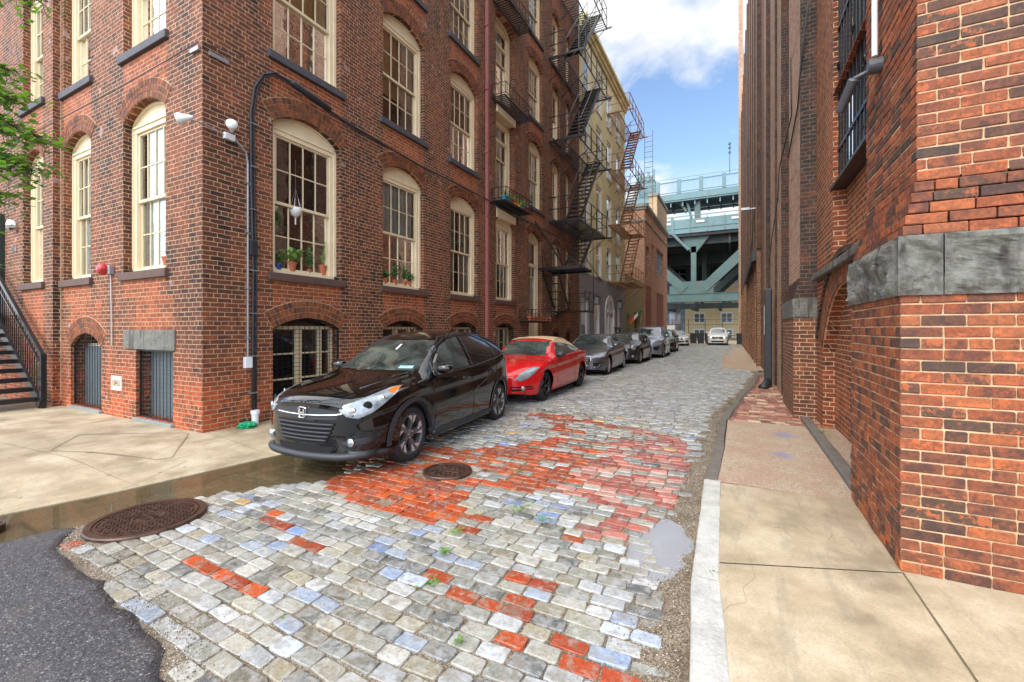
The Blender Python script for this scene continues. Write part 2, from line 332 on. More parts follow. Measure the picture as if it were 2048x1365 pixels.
def stone(cx, cy, l, w, col, ang, zo=0.0, near=True):
    i = len(sv); c, s_ = cos(ang), sin(ang); z0 = zroad(cx, cy)+zo
    tx = rc.uniform(-.03, .03); ty = rc.uniform(-.035, .035)
    hl, hw = l/2, w/2; k = min(hl, hw)*rc.uniform(.12, .34)
    out = [(-hl+k,-hw),(hl-k,-hw),(hl,-hw+k),(hl,hw-k),(hl-k,hw),(-hl+k,hw),(-hl,hw-k),(-hl,-hw+k)]
    j = .006 if near else .004
    out = [(a+rc.uniform(-j, j), b+rc.uniform(-j, j)) for a, b in out]
    for sc, dz in ((1.0,-.05),(1.0,-.006),(.965,-.001),(.90,.0005)):
        for a, b in out:
            a2, b2 = a-(1-sc)*math.copysign(min(hl,hw), a)*1.0 if abs(a) > 1e-4 else a, b*sc
            sv.append((cx+a2*c-b2*s_, cy+a2*s_+b2*c, z0+dz+tx*a2+ty*b2))
    for r_ in range(3):
        for q in range(8):
            a = i+r_*8+q; b = i+r_*8+(q+1) % 8; sf.append((a, b, b+8, a+8))
    sf.append(tuple(i+24+q for q in range(8)))
    scol.extend([col]*25)
y = .5; row = 0
while y < 46.5:
    rh = .110 if y < 18 else .16
    ln0 = .205
    x = -5.6+rc.uniform(0, .2)
    while x < 1.0:
        l = rc.uniform(.14, .21) if y < 18 else rc.uniform(.18, .3)
        cx = x+l/2; cy = y+.03*sin(cx*1.3+y*.6)+.02*mn.noise(Vector((cx*1.5, y*1.5, 0)))
        x += l+rc.uniform(.006, .015)
        kx = interp(KERB, cy)-.05 if cy < 17 else .6
        if cx-l/2 < leftedge(cy)+.02 or cx+l/2 > kx or asph(cx, cy): continue
        if (cx+4.55)**2/.44**2+(cy-1.9)**2/.44**2 < 1 or (cx+2.96)**2+(cy-4.1)**2 < .3**2: continue
        gut = sm(kx-.22, kx+.03, cx)*(1-sm(9, 12, cy))*(.5+.5*sm(1.5, 3, cy))
        zo = rc.uniform(-.006, .006)-.022*gut*(rc.random() < .9)
        wear = mn.noise(Vector((cx*1.1+9, cy*1.1, 4)))
        if wear > .5 and y < 10: zo -= rc.uniform(.0, .012)
        red = inside((cx, cy), RED) and not any(inside((cx, cy), g) for g in GREY)
        nz = mn.noise(Vector((cx*.8, cy*4.5, 2)))
        h = rc.random()
        if red and (nz > -.22 or h < .2) and h < .94: 
            col = rc.choice(SP if (cx > -1.6+.5*mn.noise(Vector((cx*3, cy*3, 0))) and cy > 3.3) else SR)
        elif any(((cx-a)/c_)**2+((cy-b)/d_)**2 < 1 for a, b, c_, d_ in REDS): col = rc.choice(SR)
        elif cy < 8 and h < .13: col = rc.choice(SB)
        elif cy < 8 and h < .22: col = rc.choice(SWH)
        elif cy < 8 and h > .994: col = srgb(222,186,120)
        elif cy >= 8: col = rc.choice(SFR)
        else: col = rc.choice(SG)
        v_ = rc.uniform(.66, 1.05)*.88
        stone(cx, cy, l, rh-rc.uniform(.008, .018), (col[0]*v_, col[1]*v_, col[2]*v_, 1), rc.uniform(-.035, .035)+.04*cos(cx*1.3), zo, y < 10)
    y += rh; row += 1
me = bpy.data.meshes.new('cobblestones'); me.from_pydata(sv, [], sf)
ca = me.color_attributes.new('tone', 'FLOAT_COLOR', 'CORNER')
fc = []
for fi, f in enumerate(sf): fc += list(scol[fi])*len(f)
ca.data.foreach_set('color', fc)
me.polygons.foreach_set('use_smooth', [len(f) == 4 for f in sf])
t = NT('cobble_stone'); c = t.coord()
at = t.nd('ShaderNodeAttribute', attribute_name='tone').outputs['Color']
fn = t.noise(c, 60, 6, .7); md = t.noise(c, 9, 6, .65)
col = t.mix(1, at, t.ramp(fn, [(.3, .62), (.7, 1.3)]), 'MULTIPLY')
lt = t.mix(.5, at, (.50,.51,.52,1)); sc3 = t.nd('ShaderNodeSeparateColor', {0: at}); nr = t.ramp(t.math('SUBTRACT', sc3.outputs[0], sc3.outputs[2]), [(.12, 1.0), (.24, 0.0)])
col = t.mix(t.math('MULTIPLY', nr, t.ramp(t.noise(c, 9, 6, .7, .6), [(.46, 0.0), (.55, .7)])), col, lt)
col = t.mix(t.ramp(t.noise(c, 14, 5, .65), [(.52, 0.0), (.60, .5)]), col, srgb(140,136,124))
col = t.mix(t.ramp(md, [(.5, 0.0), (.64, .55)]), col, srgb(112,100,80))
col = t.mix(t.ramp(t.noise(c, 17, 5, .6), [(.58, 0.0), (.68, .22)]), col, srgb(190,188,180))
wet = t.noise(c, 1.4, 5, .6)
M['cobble'] = t.set(col=col, rough=t.ramp(t.mix(.5, wet, fn), [(.38, .20), (.62, .55)]), nrm=t.bump(t.mix(.4, fn, md), .5, .008), spec=.6)
me.materials.append(M['cobble'])
road = obj('cobblestone_street', me); struct(road)
# bedding between the stones
t = NT('joint_gravel'); c = t.coord()
vo = t.nd('ShaderNodeTexVoronoi', {'Vector': c, 'Scale': 120.0}); n_ = t.noise(c, 3, 6, .6)
g1 = t.ramp(vo.outputs['Color'], [(.0, srgb(62,54,44)), (.35, srgb(112,98,80)), (.7, srgb(166,150,128)), (1, srgb(84,74,62))])
g1 = t.mix(t.ramp(n_, [(.45, 0.0), (.65, .6)]), g1, srgb(80,68,52))
M['gravel'] = t.set(col=g1, rough=t.ramp(n_, [(.4, .3), (.6, .8)]), nrm=t.bump(vo.outputs['Distance'], .8, .01))
mb = MB(); nx = 66; ys = [.3+i*.1 for i in range(120)]+[12.3+i*.35 for i in range(100)]
for yy in ys:
    for i in range(nx):
        x = -5.95+i*(6.9/(nx-1)); kx = interp(KERB, yy)
        gut = sm(kx-.26, kx-.02, x)*(1-sm(8, 12, yy))
        z = zroad(x, yy)-.010+.008*gut+.006*mn.noise(Vector((x*6, yy*6, 0)))+.005*mn.noise(Vector((x*14, yy*14, 3)))
        mb.v.append((x, yy, z))
for j in range(len(ys)-1):
    for i in range(nx-1): a = j*nx+i; mb.f.append((a, a+1, a+nx+1, a+nx)); mb.m.append(0)
struct(mb.build('street_bedding', M['gravel'], smooth=True, fix=False))
# ground to the horizon
M['ground'] = basic('ground_asphalt', srgb(96,94,92), .85, var=.3, scale=.6, bump=.4)
mb = MB(); mb.quad((-900,-900,-.2),(900,-900,-.2),(900,1500,-.2),(-900,1500,-.2)); struct(mb.build('ground', M['ground']))
# asphalt of the cross street
t = NT('wet_asphalt'); c = t.coord(); vo = t.nd('ShaderNodeTexVoronoi', {'Vector': c, 'Scale': 160.0}); n_ = t.noise(c, 1.2, 6, .6)
ac = t.ramp(vo.outputs['Color'], [(.0, srgb(24,24,26)), (.45, srgb(48,48,52)), (.78, srgb(80,80,84)), (1, srgb(170,166,160))])
M['asphalt'] = t.set(col=t.mix(t.ramp(n_, [(.55, 0.0), (.7, .3)]), ac, srgb(120,96,72)), rough=t.ramp(t.mix(.5, vo.outputs['Color'], n_), [(.3, .22), (.6, .6)]), nrm=t.bump(vo.outputs['Distance'], .5, .006), spec=.6)
mb = MB(); N = 120
for j in range(13):
    for i in range(N):
        x = -9+i*(11.5/(N-1)); e = interp([(-9,1.45),(-5.6,1.5),(-4.98,1.56),(-4.53,1.33),(-3.6,1.28),(-2.59,1.17),(-2.34,1.05),(-1,.6),(1,.3),(3,.2)], x)+.05*mn.noise(Vector((x*5, 0, 0)))+.03*mn.noise(Vector((x*15, 0, 0)))
        yy = e-(j/12)**2*3; z = min(zroad(x, yy), .02)+.006*(j > 0)-(.03 if j == 0 else 0)
        mb.v.append((x, yy, z))
for j in range(12):
    for i in range(N-1): a = j*N+i; mb.f.append((a, a+1, a+N+1, a+N)); mb.m.append(0)
struct(mb.build('cross_street', M['asphalt'], smooth=True))
mb = MB(); mb.quad((-60,-12,-.012),(60,-12,-.012),(60,-1.3,-.012),(-60,-1.3,-.012)); struct(mb.build('asphalt_road', M['asphalt']))
# puddles
mb = MB(); P_ = [(y_, interp(SHORE, y_)+.35) for y_ in [.6+.2*k for k in range(32)]]
for (a, xa), (b, xb) in zip(P_, P_[1:]): mb.quad((leftedge(a)-.03, a, WATER_Z), (xa, a, WATER_Z), (xb, b, WATER_Z), (leftedge(b)-.03, b, WATER_Z))
struct(mb.build('puddle_water', M['water']))
mb = MB(); mb.poly([(-.47+.42*cos(2*pi*k/28)+.0*sin(k*2.3), 3.55+1.15*sin(2*pi*k/28)+.06*cos(k*1.7), -.022) for k in range(28)])
struct(mb.build('puddle_water', M['water2']))
# left pavement
t = NT('concrete_pavement'); c = t.coord(); n_ = t.noise(c, 2.2, 6, .65); f_ = t.noise(c, 60, 5, .7)
cc_ = t.ramp(n_, [(.32, srgb(138,124,100)), (.5, srgb(168,152,124)), (.68, srgb(186,172,146))])
cc_ = t.mix(1, cc_, t.ramp(f_, [(.3, .84), (.7, 1.12)]), 'MULTIPLY')
spk = t.nd('ShaderNodeTexVoronoi', {'Vector': c, 'Scale': 45.0}).outputs['Distance']
cc_ = t.mix(t.ramp(spk, [(.10, .5), (.16, 0.0)]), cc_, srgb(110,96,78))
blot = t.ramp(t.noise(c, .9, 6, .7), [(.5, 0.0), (.64, .45)])
cc_ = t.mix(blot, cc_, srgb(146,126,98))
gv = t.nd('ShaderNodeTexVoronoi', {'Vector': c, 'Scale': 3.2}).outputs['Distance']
cc_ = t.mix(t.ramp(gv, [(.055, .55), (.075, 0.0)]), cc_, srgb(84,76,66))
st_ = t.nd('ShaderNodeMapping', {'Vector': c, 'Scale': (3, .6, 1)}).outputs[0]
cc_ = t.mix(t.ramp(t.noise(st_, 2.2, 6, .7), [(.53, 0.0), (.62, .35)]), cc_, srgb(128,116,98))
M['pave'] = t.set(col=cc_, rough=t.ramp(n_, [(.3, .45), (.7, .85)]), nrm=t.bump(f_, .4, .004))
mb = MB()
ysl = [-1.2, 0, .6, 1.36, 2.14, 3.0, 3.72]+[4.5+k*1.5 for k in range(31)]
def zleft(x, y): 
    e = leftedge(y) if y > 0 else -6.4+.6*y*-1-.0
    return -.038+.138*sm(0, 1, (e-x)/1.6)+max(0, (y-6)/40)*.1
cols = [0, .15, .5, 1.0, 1.62, 3.5, 8, 22]
for a in ysl:
    for k in cols:
        x = leftedge(max(a, 0))-k-(0 if a >= 0 else .4); mb.v.append((x, a, zleft(x, max(a, 0))))
n = len(cols)
for j in range(len(ysl)-1):
    for i in range(n-1): a = j*n+i; mb.f.append((a, a+1, a+n+1, a+n)); mb.m.append(0)
e = [(leftedge(max(a, 0))-(0 if a >= 0 else .4), a) for a in ysl]
for (x0, y0), (x1, y1) in zip(e, e[1:]): mb.quad((x0, y0, -.14), (x1, y1, -.14), (x1, y1, zleft(x1, max(y1,0))), (x0, y0, zleft(x0, max(y0,0))))
pv = struct(mb.build('left_pavement', M['pave'], smooth=False))
M['joint'] = basic('joint_dirt', srgb(138,122,96), .95, var=.3, scale=20)
mb = MB()
def joint(pts, w=.007):
    for p, q in zip(pts, pts[1:]):
        n_ = max(1, int((Vector(q)-Vector(p)).length/.25))
        for k in range(n_):
            a = Vector(p).lerp(Vector(q), k/n_); b = Vector(p).lerp(Vector(q), (k+1)/n_)
            d = (b-a).normalized(); o = Vector((-d.y, d.x))*w/2
            f = lambda v: (v.x, v.y, zleft(v.x, v.y)+.004)
            mb.quad(f(a-o), f(b-o), f(b+o), f(a+o))
joint([(-5.74,2.16),(-6.12,2.95)]); joint([(-5.72,2.3),(-9.6,2.0),(-14,1.9)]); joint([(-8.0,2.1),(-8.0,3.55)])
joint([(-7.9,2.28),(-7.75,2.2),(-6.4,2.75),(-6.35,2.9),(-7.2,3.5),(-7.35,3.5),(-8.6,2.75),(-7.9,2.28)], .018)
joint([(-5.5,3.7),(-7.0,3.66)]); joint([(-5.5,5.5),(-7.05,5.5)]); joint([(-6.1,1.4),(-8,.9),(-14,.8)]); joint([(-10.5,2.0),(-10.5,3.6)])
mb.build('pavement_joint', M['joint'], pv)
# right pavement: slabs, rough patch, brick pavers
def kx(y): return interp(KERB, y)
def strip(name, y0, y1, z, mat, xr, step=.25, off=.17):
    mb = MB(); n = max(1, int((y1-y0)/step)); ps = [y0+(y1-y0)*k/n for k in range(n+1)]
    for a, b in zip(ps, ps[1:]): mb.quad((kx(a)+off, a, z), (xr, a, z), (xr, b, z), (kx(b)+off, b, z))
    return struct(mb.build(name, mat))
# two slabs and the front apron
mb = MB()
mb.quad((-.13,3.19,.1),(.935,3.6,.1),(.935,4.9,.1),(-.14,4.87,.1)); mb.quad((-.02,1.2,.1),(.93,2.2,.1),(.93,3.585,.1),(-.13,3.175,.1))
mb.quad((.2,.2,.1),(1.2,.4,.1),(1.2,.4,.1),(.93,2.19,.1)) if False else None
mb.poly([(.0,1.19,.1),(-.4,-.6,.1),(.6,-.6,.1),(.93,2.19,.1)])
mb.poly([(.945,-.6,.098),(9,-.6,.098),(9,3.75,.098),(.945,3.75,.098)]); mb.poly([(.62,-.6,.099),(.944,-.6,.099),(.944,2.15,.099)])
rp = struct(mb.build('right_pavement', M['pave']))
mb = MB(); mb.poly([(.05,1.25,.088),(-.08,2.1,.088),(-.14,3.0,.088),(-.16,4.93,.088),(1.5,4.93,.088),(9,4.3,.088),(9,-.7,.088),(.2,-.7,.088)]); mb.build('pavement_joint', M['joint'], rp)
mb = MB()
crk = [(.08,3.33),(.1,3.1),(.03,2.95),(.05,2.8),(-.04,2.72),(-.08,2.6)]
for p, q in zip(crk, crk[1:]): mb.bar((p[0], p[1], .1), (q[0], q[1], .1), .003, .002)
for k in range(7):
    a = .25+.07*k; b = 3.85+rc.uniform(-.2, .25); mb.bar((a, b, .1), (a+.05, b+rc.uniform(-.12, .12), .1), .004, .002)
mb.build('pavement_crack', M['joint'], rp)
t = NT('aggregate_pavement'); c = t.coord(); vo = t.nd('ShaderNodeTexVoronoi', {'Vector': c, 'Scale': 80.0}); n_ = t.noise(c, 2.5, 6, .6)
gc = t.ramp(vo.outputs['Color'], [(0, srgb(140,118,98)), (.4, srgb(174,154,130)), (.8, srgb(194,178,154)), (1, srgb(120,96,84))])
gc = t.mix(t.ramp(n_, [(.4, 0.0), (.6, .45)]), gc, srgb(168,128,104))
def blob(cx, cy, rx, ry):
    sp = t.nd('ShaderNodeSeparateXYZ', {0: c}); a = t.math('DIVIDE', t.math('SUBTRACT', sp.outputs[0], cx), rx); b = t.math('DIVIDE', t.math('SUBTRACT', sp.outputs[1], cy), ry)
    d = t.math('ADD', t.math('MULTIPLY', a, a), t.math('MULTIPLY', b, b)); d = t.math('ADD', d, t.math('MULTIPLY', t.noise(c, 30, 6, .8), 4.2))
    return t.ramp(t.math('SUBTRACT', 2.75, d, True), [(0.0, 0.0), (1.0, .7)])
gc = t.mix(blob(.62, 7.5, .2, .28), gc, srgb(86,120,190)); gc = t.mix(blob(.5, 6.3, .17, .22), gc, srgb(96,126,190))
M['aggr'] = t.set(col=gc, rough=.8, nrm=t.bump(vo.outputs['Distance'], .9, .012))
tag(strip('rough_pavement', 4.9, 8.3, .096, M['aggr'], 1.75, off=.12), None, None)
M['dirt'] = basic('wet_dirt', srgb(104,78,66), .5, var=.4, scale=8, bump=.6)
strip('paver_bed', 8.3, 17.2, .082, M['dirt'], 1.75, off=.1)
mb = MB(); rq = random.Random(5); y = 8.35
while y < 16.5:
    x = kx(y)+.14+rq.uniform(0, .1)
    while x < 1.3:
        l = .195; dz = rq.uniform(-.004, .007)+.01*mn.noise(Vector((x*3, y*3, 0)))
        if rq.random() > .03:
            cx, cy = x+l/2, y+.05; a = rq.uniform(-.05, .05)+.15*sin(y*1.1); hl, hw = l/2, .045
            pts = [(cx+u*cos(a)-w_*sin(a), cy+u*sin(a)+w_*cos(a)) for u, w_ in ((-hl,-hw),(hl,-hw),(hl,hw),(-hl,hw))]
            i = len(mb.v); mb.v += [(p[0], p[1], .06) for p in pts]+[(p[0], p[1], .095+dz+rq.uniform(-.003, .003)) for p in pts]
            mb.f += [(i+4,i+5,i+6,i+7),(i,i+1,i+5,i+4),(i+1,i+2,i+6,i+5),(i+2,i+3,i+7,i+6),(i+3,i,i+4,i+7)]; mb.m += [0]*5
        x += l+.012
    y += .104
struct(mb.build('brick_pavement', M['paver']))
M['granite'] = basic('pale_granite', srgb(172,170,162), .75, var=.3, scale=6, bump=1.0)
M['kerbdark'] = basic('dark_kerb_stone', srgb(104,98,90), .7, var=.35, scale=5, bump=.8)
def kerb(y0, y1, mat, w=.15, h=.104, left=0.0):
    mb = MB(); n = max(2, int((y1-y0)/.12)); sec = []
    for k in range(n+1):
        yy = y0+(y1-y0)*k/n; x = kx(yy)+left; j = .006*mn.noise(Vector((0, yy*5, y0)))
        e = .012
        sec.append([(x+j-.01, yy, -.1), (x+j, yy, h-e), (x+j+e, yy, h), (x+w-e+j, yy, h), (x+w+j, yy, h-e), (x+w+j, yy, -.1)])
    i = 0
    for s_ in sec: mb.v += s_
    for k in range(n):
        for q in range(5): a = k*6+q; mb.f.append((a, a+1, a+7, a+6)); mb.m.append(0)
    mb.f += [tuple(range(6)), tuple(n*6+q for q in range(6))]; mb.m += [0, 0]
    return struct(mb.build('kerb', mat))
kerb(1.2, 2.94, M['granite'], .17); kerb(2.96, 4.9, M['granite'], .16)
yy = 4.93
for L_ in (.75,.95,.8,1.1,.9,1.2,1.0,1.3,1.2,1.6,1.4): kerb(yy, yy+L_-.03, M['kerbdark'], .1+.03*rc.random(), .085+.02*rc.random()); yy += L_
# far end: broken concrete apron and lot
mb = MB(); mb.poly([(-.55,20,.1),(-.5,19.4,.1),(.7,18.6,.1),(1.6,18.5,.1),(1.6,47,.14),(-.5,47,.14),(-.3,33,.13),(-.75,26,.12)])
mb.poly([(-.55,20,-.1),(-.55,20,.1),(-.75,26,.12),(-.75,26,-.1)]); mb.poly([(-.55,20,-.1),(-.55,20,.1),(-.5,19.4,.1),(-.5,19.4,-.1)]); mb.poly([(-.5,19.4,-.1),(-.5,19.4,.1),(.7,18.6,.1),(.7,18.6,-.1)])
struct(mb.build('concrete_apron', M['aggr']))
mb = MB(); mb.quad((-30,46.3,.15),(30,46.3,.15),(30,140,.15),(-30,140,.15)); struct(mb.build('parking_lot', basic('lot_dirt', srgb(168,150,126), .85, var=.25, scale=1, bump=.4)))

# loose grit swept into the gutter, along the asphalt edge and over the joints
gr = MB(); rg = random.Random(77)
def grit(x, y, z, s_):
    i = len(gr.v); r = lambda: rg.uniform(.6, 1.2)*s_
    gr.v += [(x+r(), y, z), (x-r(), y, z), (x, y+r(), z), (x, y-r(), z), (x, y, z+r()*.8), (x, y, z-s_)]
    for a_, b_ in ((0,2),(2,1),(1,3),(3,0)): gr.f += [(i+a_, i+b_, i+4), (i+b_, i+a_, i+5)]; gr.m += [0, 0]
for k in range(5200):
    y = rg.uniform(1.6, 9.0); x = kx(y)-.04-abs(rg.gauss(0, .15)); grit(x, y, zroad(x, y)-.002+.004*rg.random(), rg.uniform(.002, .006))
for k in range(2600):
    x = rg.uniform(-5.0, -1.6); e = interp([(-9,1.45),(-5.6,1.5),(-4.98,1.56),(-4.53,1.33),(-3.6,1.28),(-2.59,1.17),(-2.34,1.05),(-1,.6)], x); y = e+rg.gauss(.05, .07); grit(x, y, zroad(x, y)+.003, rg.uniform(.002, .006))
for k in range(5000):
    x = rg.uniform(-5, -.4); y = rg.uniform(1.3, 6)
    if mn.noise(Vector((x*1.6, y*1.6, 8))) > .12: grit(x, y, zroad(x, y)+.0, rg.uniform(.0015, .0045))
t = NT('grit'); g_ = t.nd('ShaderNodeNewGeometry').outputs['Random Per Island']
M['grit'] = t.set(col=t.ramp(g_, [(0, srgb(70,62,54)), (.4, srgb(120,108,94)), (.75, srgb(160,150,134)), (1, srgb(196,190,178))]), rough=.7)
o = gr.build('loose_gravel', M['grit'], fix=False); tag(o, 'loose gravel and grit lying in the gutter and between the cobbles', 'gravel', kind='stuff')
# ---------------- facades ----------------
def arcz(u, u0, u1, zs, rise):
    if rise <= 0: return zs
    a = (u1-u0)/2; Rr = (a*a+rise*rise)/(2*rise); d = u-(u0+u1)/2
    return zs+rise-Rr+sqrt(max(0, Rr*Rr-d*d))
def facade(name, parent, L0, L1, z0, z1, cols, depth, mats, loc, rot, NA=12):
    """cols: list of (u0,u1,[(za,zs,rise),...]); local x along the wall, +y goes inward"""
    mb = MB(); x = L0
    for (u0, u1, ops) in sorted(cols):
        mb.quad((x,0,z0),(u0,0,z0),(u0,0,z1),(x,0,z1), 0); x = u1
        us = [u0+(u1-u0)*k/NA for k in range(NA+1)]
        low = None
        for (za, zs, rise) in sorted(ops)+[(z1, None, None)]:
            for a, b in zip(us, us[1:]):
                la = z0 if low is None else arcz(a, u0, u1, *low); lb = z0 if low is None else arcz(b, u0, u1, *low)
                if za > z0+1e-4: mb.quad((a,0,la),(b,0,lb),(b,0,za),(a,0,za), 1)
            if zs is not None:
                mb.quad((u0,0,za),(u0,depth,za),(u0,depth,zs),(u0,0,zs), 0); mb.quad((u1,0,za),(u1,depth,za),(u1,depth,zs),(u1,0,zs), 0)
                mb.quad((u0,0,za),(u1,0,za),(u1,depth,za),(u0,depth,za), 0)
                for a, b in zip(us, us[1:]):
                    mb.quad((a,0,arcz(a,u0,u1,zs,rise)),(b,0,arcz(b,u0,u1,zs,rise)),(b,depth,arcz(b,u0,u1,zs,rise)),(a,depth,arcz(a,u0,u1,zs,rise)), 0)
                low = (zs, rise)
    mb.quad((x,0,z0),(L1,0,z0),(L1,0,z1),(x,0,z1), 0)
    return mb.build(name, mats, parent, loc, rot)
def arch_mesh(w, rise, rings=3, th=.105, pr=.012):
    a = w/2; Rr = (a*a+rise*rise)/(2*rise); zc = rise-Rr; th0 = math.asin(a/Rr); mb = MB()
    nseg = 16
    def pt(r, t_, y_): return (r*sin(t_), y_, zc+r*cos(t_))
    ext = .012/Rr
    for k in range(nseg):
        t0 = -th0+2*th0*k/nseg; t1 = -th0+2*th0*(k+1)/nseg; r0, r1 = Rr+.0, Rr+rings*th+.005
        mb.prism([pt(r0,t0,-.004),pt(r1,t0,-.004),pt(r1,t1,-.004),pt(r0,t1,-.004)], (0,.02,0), 1)
    for q in range(rings):
        r0 = Rr+q*th+.004; r1 = Rr+(q+1)*th-.006; step = .074/Rr; n = int(2*th0/step); step = 2*th0/n; g = .009/Rr
        off = (q % 2)*.5
        for k in range(n):
            t0 = -th0+step*(k+off*0)+g/2; t1 = t0+step-g
            mb.prism([pt(r0,t0,-pr),pt(r1,t0,-pr),pt(r1,t1,-pr),pt(r0,t1,-pr)], (0,.02,0), 0)
    return mb.mesh('arch', [M['voussoir'], M['mortar']])
_wc = {}
def window_meshes(w, h, rise, rows=(2,2), colsn=4, fr=.13, low=0.0, trans=0.0, fmat='cream', style='sash'):
    key = (round(w,2), round(h,2), round(rise,2), rows, colsn, low, trans, fmat, style)
    if key in _wc: return _wc[key]
    F = MB(); a = w/2
    # outer frame, y=.0 front
    F.box(-a,.0,0,-a+.05,.14,h); F.box(a-.05,.0,0,a,.14,h); F.box(-a+.05,.02,0,-a+fr,.14,h); F.box(a-fr,.02,0,a-.05,.14,h)
    F.box(-a,.0,-.0,a,.14,.075); hh = h-.10
    F.box(-a+.05,.012,hh-.05,a-.05,.14,hh+.03); F.box(-a+.05,-.008,hh+.03,a-.05,.14,hh+.065)
    if rise > 0:   # tympanum panel with arched top
        n = 12; us = [-a+2*a*k/n for k in range(n+1)]
        for p, q in zip(us, us[1:]):
            zp, zq = arcz(p,-a,a,h,rise)-.002, arcz(q,-a,a,h,rise)-.002
            F.prism([(p,.03,hh+.06),(q,.03,hh+.06),(q,.03,zq),(p,.03,zp)], (0,.08,0))
            F.prism([(p,.0,zp-.045),(q,.0,zq-.045),(q,.0,zq),(p,.0,zp)], (0,.03,0))
    else: F.box(-a+.05,.03,hh+.06,a-.05,.11,h)
    zt = hh-.05; z0 = .075+low; x0, x1 = -a+fr, a-fr
    if low: F.box(x0,.05,.075,x1,.12,z0)
    if trans: F.box(x0,.02,zt-trans-.04,x1,.12,zt-trans+.04)
    frame = F.mesh('frame', M[fmat])
    Sx = MB()
    def sash(za, zb, yy, nr, rail=.05, st=.045):
        Sx.box(x0,yy,za,x0+st,yy+.035,zb); Sx.box(x1-st,yy,za,x1,yy+.035,zb); Sx.box(x0+st,yy,za,x1-st,yy+.035,za+rail); Sx.box(x0+st,yy,zb-rail*.8,x1-st,yy+.035,zb)
        for k in range(1, colsn): xx = x0+st+(x1-x0-2*st)*k/colsn; Sx.box(xx-.009,yy+.004,za+rail,xx+.009,yy+.03,zb-rail*.8)
        for k in range(1, nr): zz = za+rail+(zb-za-rail*1.8)*k/nr; Sx.box(x0+st,yy+.006,zz-.009,x1-st,yy+.028,zz+.009)
    P_ = MB()
    if trans: sash(zt-trans+.04, zt, .06, 1); zz1 = zt-trans-.04
    else: zz1 = zt
    mid = z0+(zz1-z0)*(.5 if rows[0] == rows[1] else rows[1]/(rows[0]+rows[1]))
    sash(mid-.025, zz1, .045, rows[0]); sash(z0, mid+.025, .085, rows[1])
    P_.quad((x0,.065,mid),(x1,.065,mid),(x1,.065,zt),(x0,.065,zt)); P_.quad((x0,.103,z0),(x1,.103,z0),(x1,.103,mid+.02),(x0,.103,mid+.02))
    sashm = Sx.mesh('sash', M['cream_d' if fmat == 'cream' else fmat]); pane = P_.mesh('pane', M['glass'])
    _wc[key] = (frame, sashm, pane, zt, z0, x0, x1); return _wc[key]
def window(parent, u, z, w, h, rise, loc, rot, back='dark', inset=.12, sill='sillst', sw=.1, sh=.14, name='window', **k):
    fr, sa, pa, zt, z0, x0, x1 = window_meshes(w, h, rise, **k)
    ca, sa_ = cos(rot), sin(rot)
    L = lambda x, y, zz: (loc[0]+x*ca-y*sa_, loc[1]+x*sa_+y*ca, zz)
    f = obj(name, fr, parent, L(u, inset, z), rot)
    obj('sash', sa, f); obj('pane', pa, f)
    B = MB(); rr = random.Random(int(u*100+z*31))
    if back == 'dark': B.box(x0-.05,.6,z0-.05,x1+.05,.63,zt+.05)
    elif back == 'board': B.box(x0-.02,.16,z0-.05,x1+.02,.2,zt+.05)
    else:
        n = 26; zb = z0+(rr.choice([0, 0, .4, .7]) if back == 'blind' else 0)
        for q in range(n):
            p0, p1 = x0+(x1-x0)*q/n, x0+(x1-x0)*(q+1)/n; y0_, y1_ = .17+.012*sin(q*2.2), .17+.012*sin((q+1)*2.2)
            if back == 'part' and .28 < q/n < .52: continue
            B.quad((p0,y0_,zb),(p1,y1_,zb),(p1,y1_,zt+.05),(p0,y0_,zt+.05), 1 if back != 'blind' else 2)
        if back in ('part', 'blind'): B.box(x0-.05,.7,z0-.05,x1+.05,.73,zt+.05)
    if B.v: B.build('curtain' if back in ('curtain','part','blind') else 'backing', [M['grayshut'] if back == 'board' else M['darkin'], M['curtain'], M['blind']], f)
    if sill:
        s = MB(); s.box(-w/2-sw,-inset-.06,-sh,w/2+sw,.1,0); s.build('sill', M[sill], f, bevel=.012)
    return f
def wire_grille(name, parent, u0, u1, z0, zs, rise, loc, rot, y=.06, px=.105, pz=.075):
    mb = MB(); n = int((u1-u0)/px); 
    for k in range(n+1):
        u = u0+(u1-u0)*k/n; mb.box(u-.004,y-.004,z0,u+.004,y+.004,arcz(u,u0,u1,zs,rise)-.005)
    z = z0
    while z < zs+rise-.02:
        if z <= zs: a, b = u0, u1
        else:
            aa = (u1-u0)/2; Rr = (aa*aa+rise*rise)/(2*rise); d = sqrt(max(0, Rr*Rr-(z-(zs+rise-Rr))**2)); c_ = (u0+u1)/2; a, b = c_-d, c_+d
        mb.box(a,y-.003,z-.004,b,y+.003,z+.004); z += pz
    for a in (u0+.012, u1-.012): mb.box(a-.014,y-.012,z0,a+.014,y+.012,zs-.01)
    n = 12; us = [u0+(u1-u0)*k/n for k in range(n+1)]
    for a, b in zip(us, us[1:]): mb.bar((a,y,arcz(a,u0,u1,zs,rise)-.02),(b,y,arcz(b,u0,u1,zs,rise)-.02),.022)
    mb.box(u0,y-.012,z0,u1,y+.012,z0+.024)
    return mb.build(name, M['black'], parent, loc, rot)
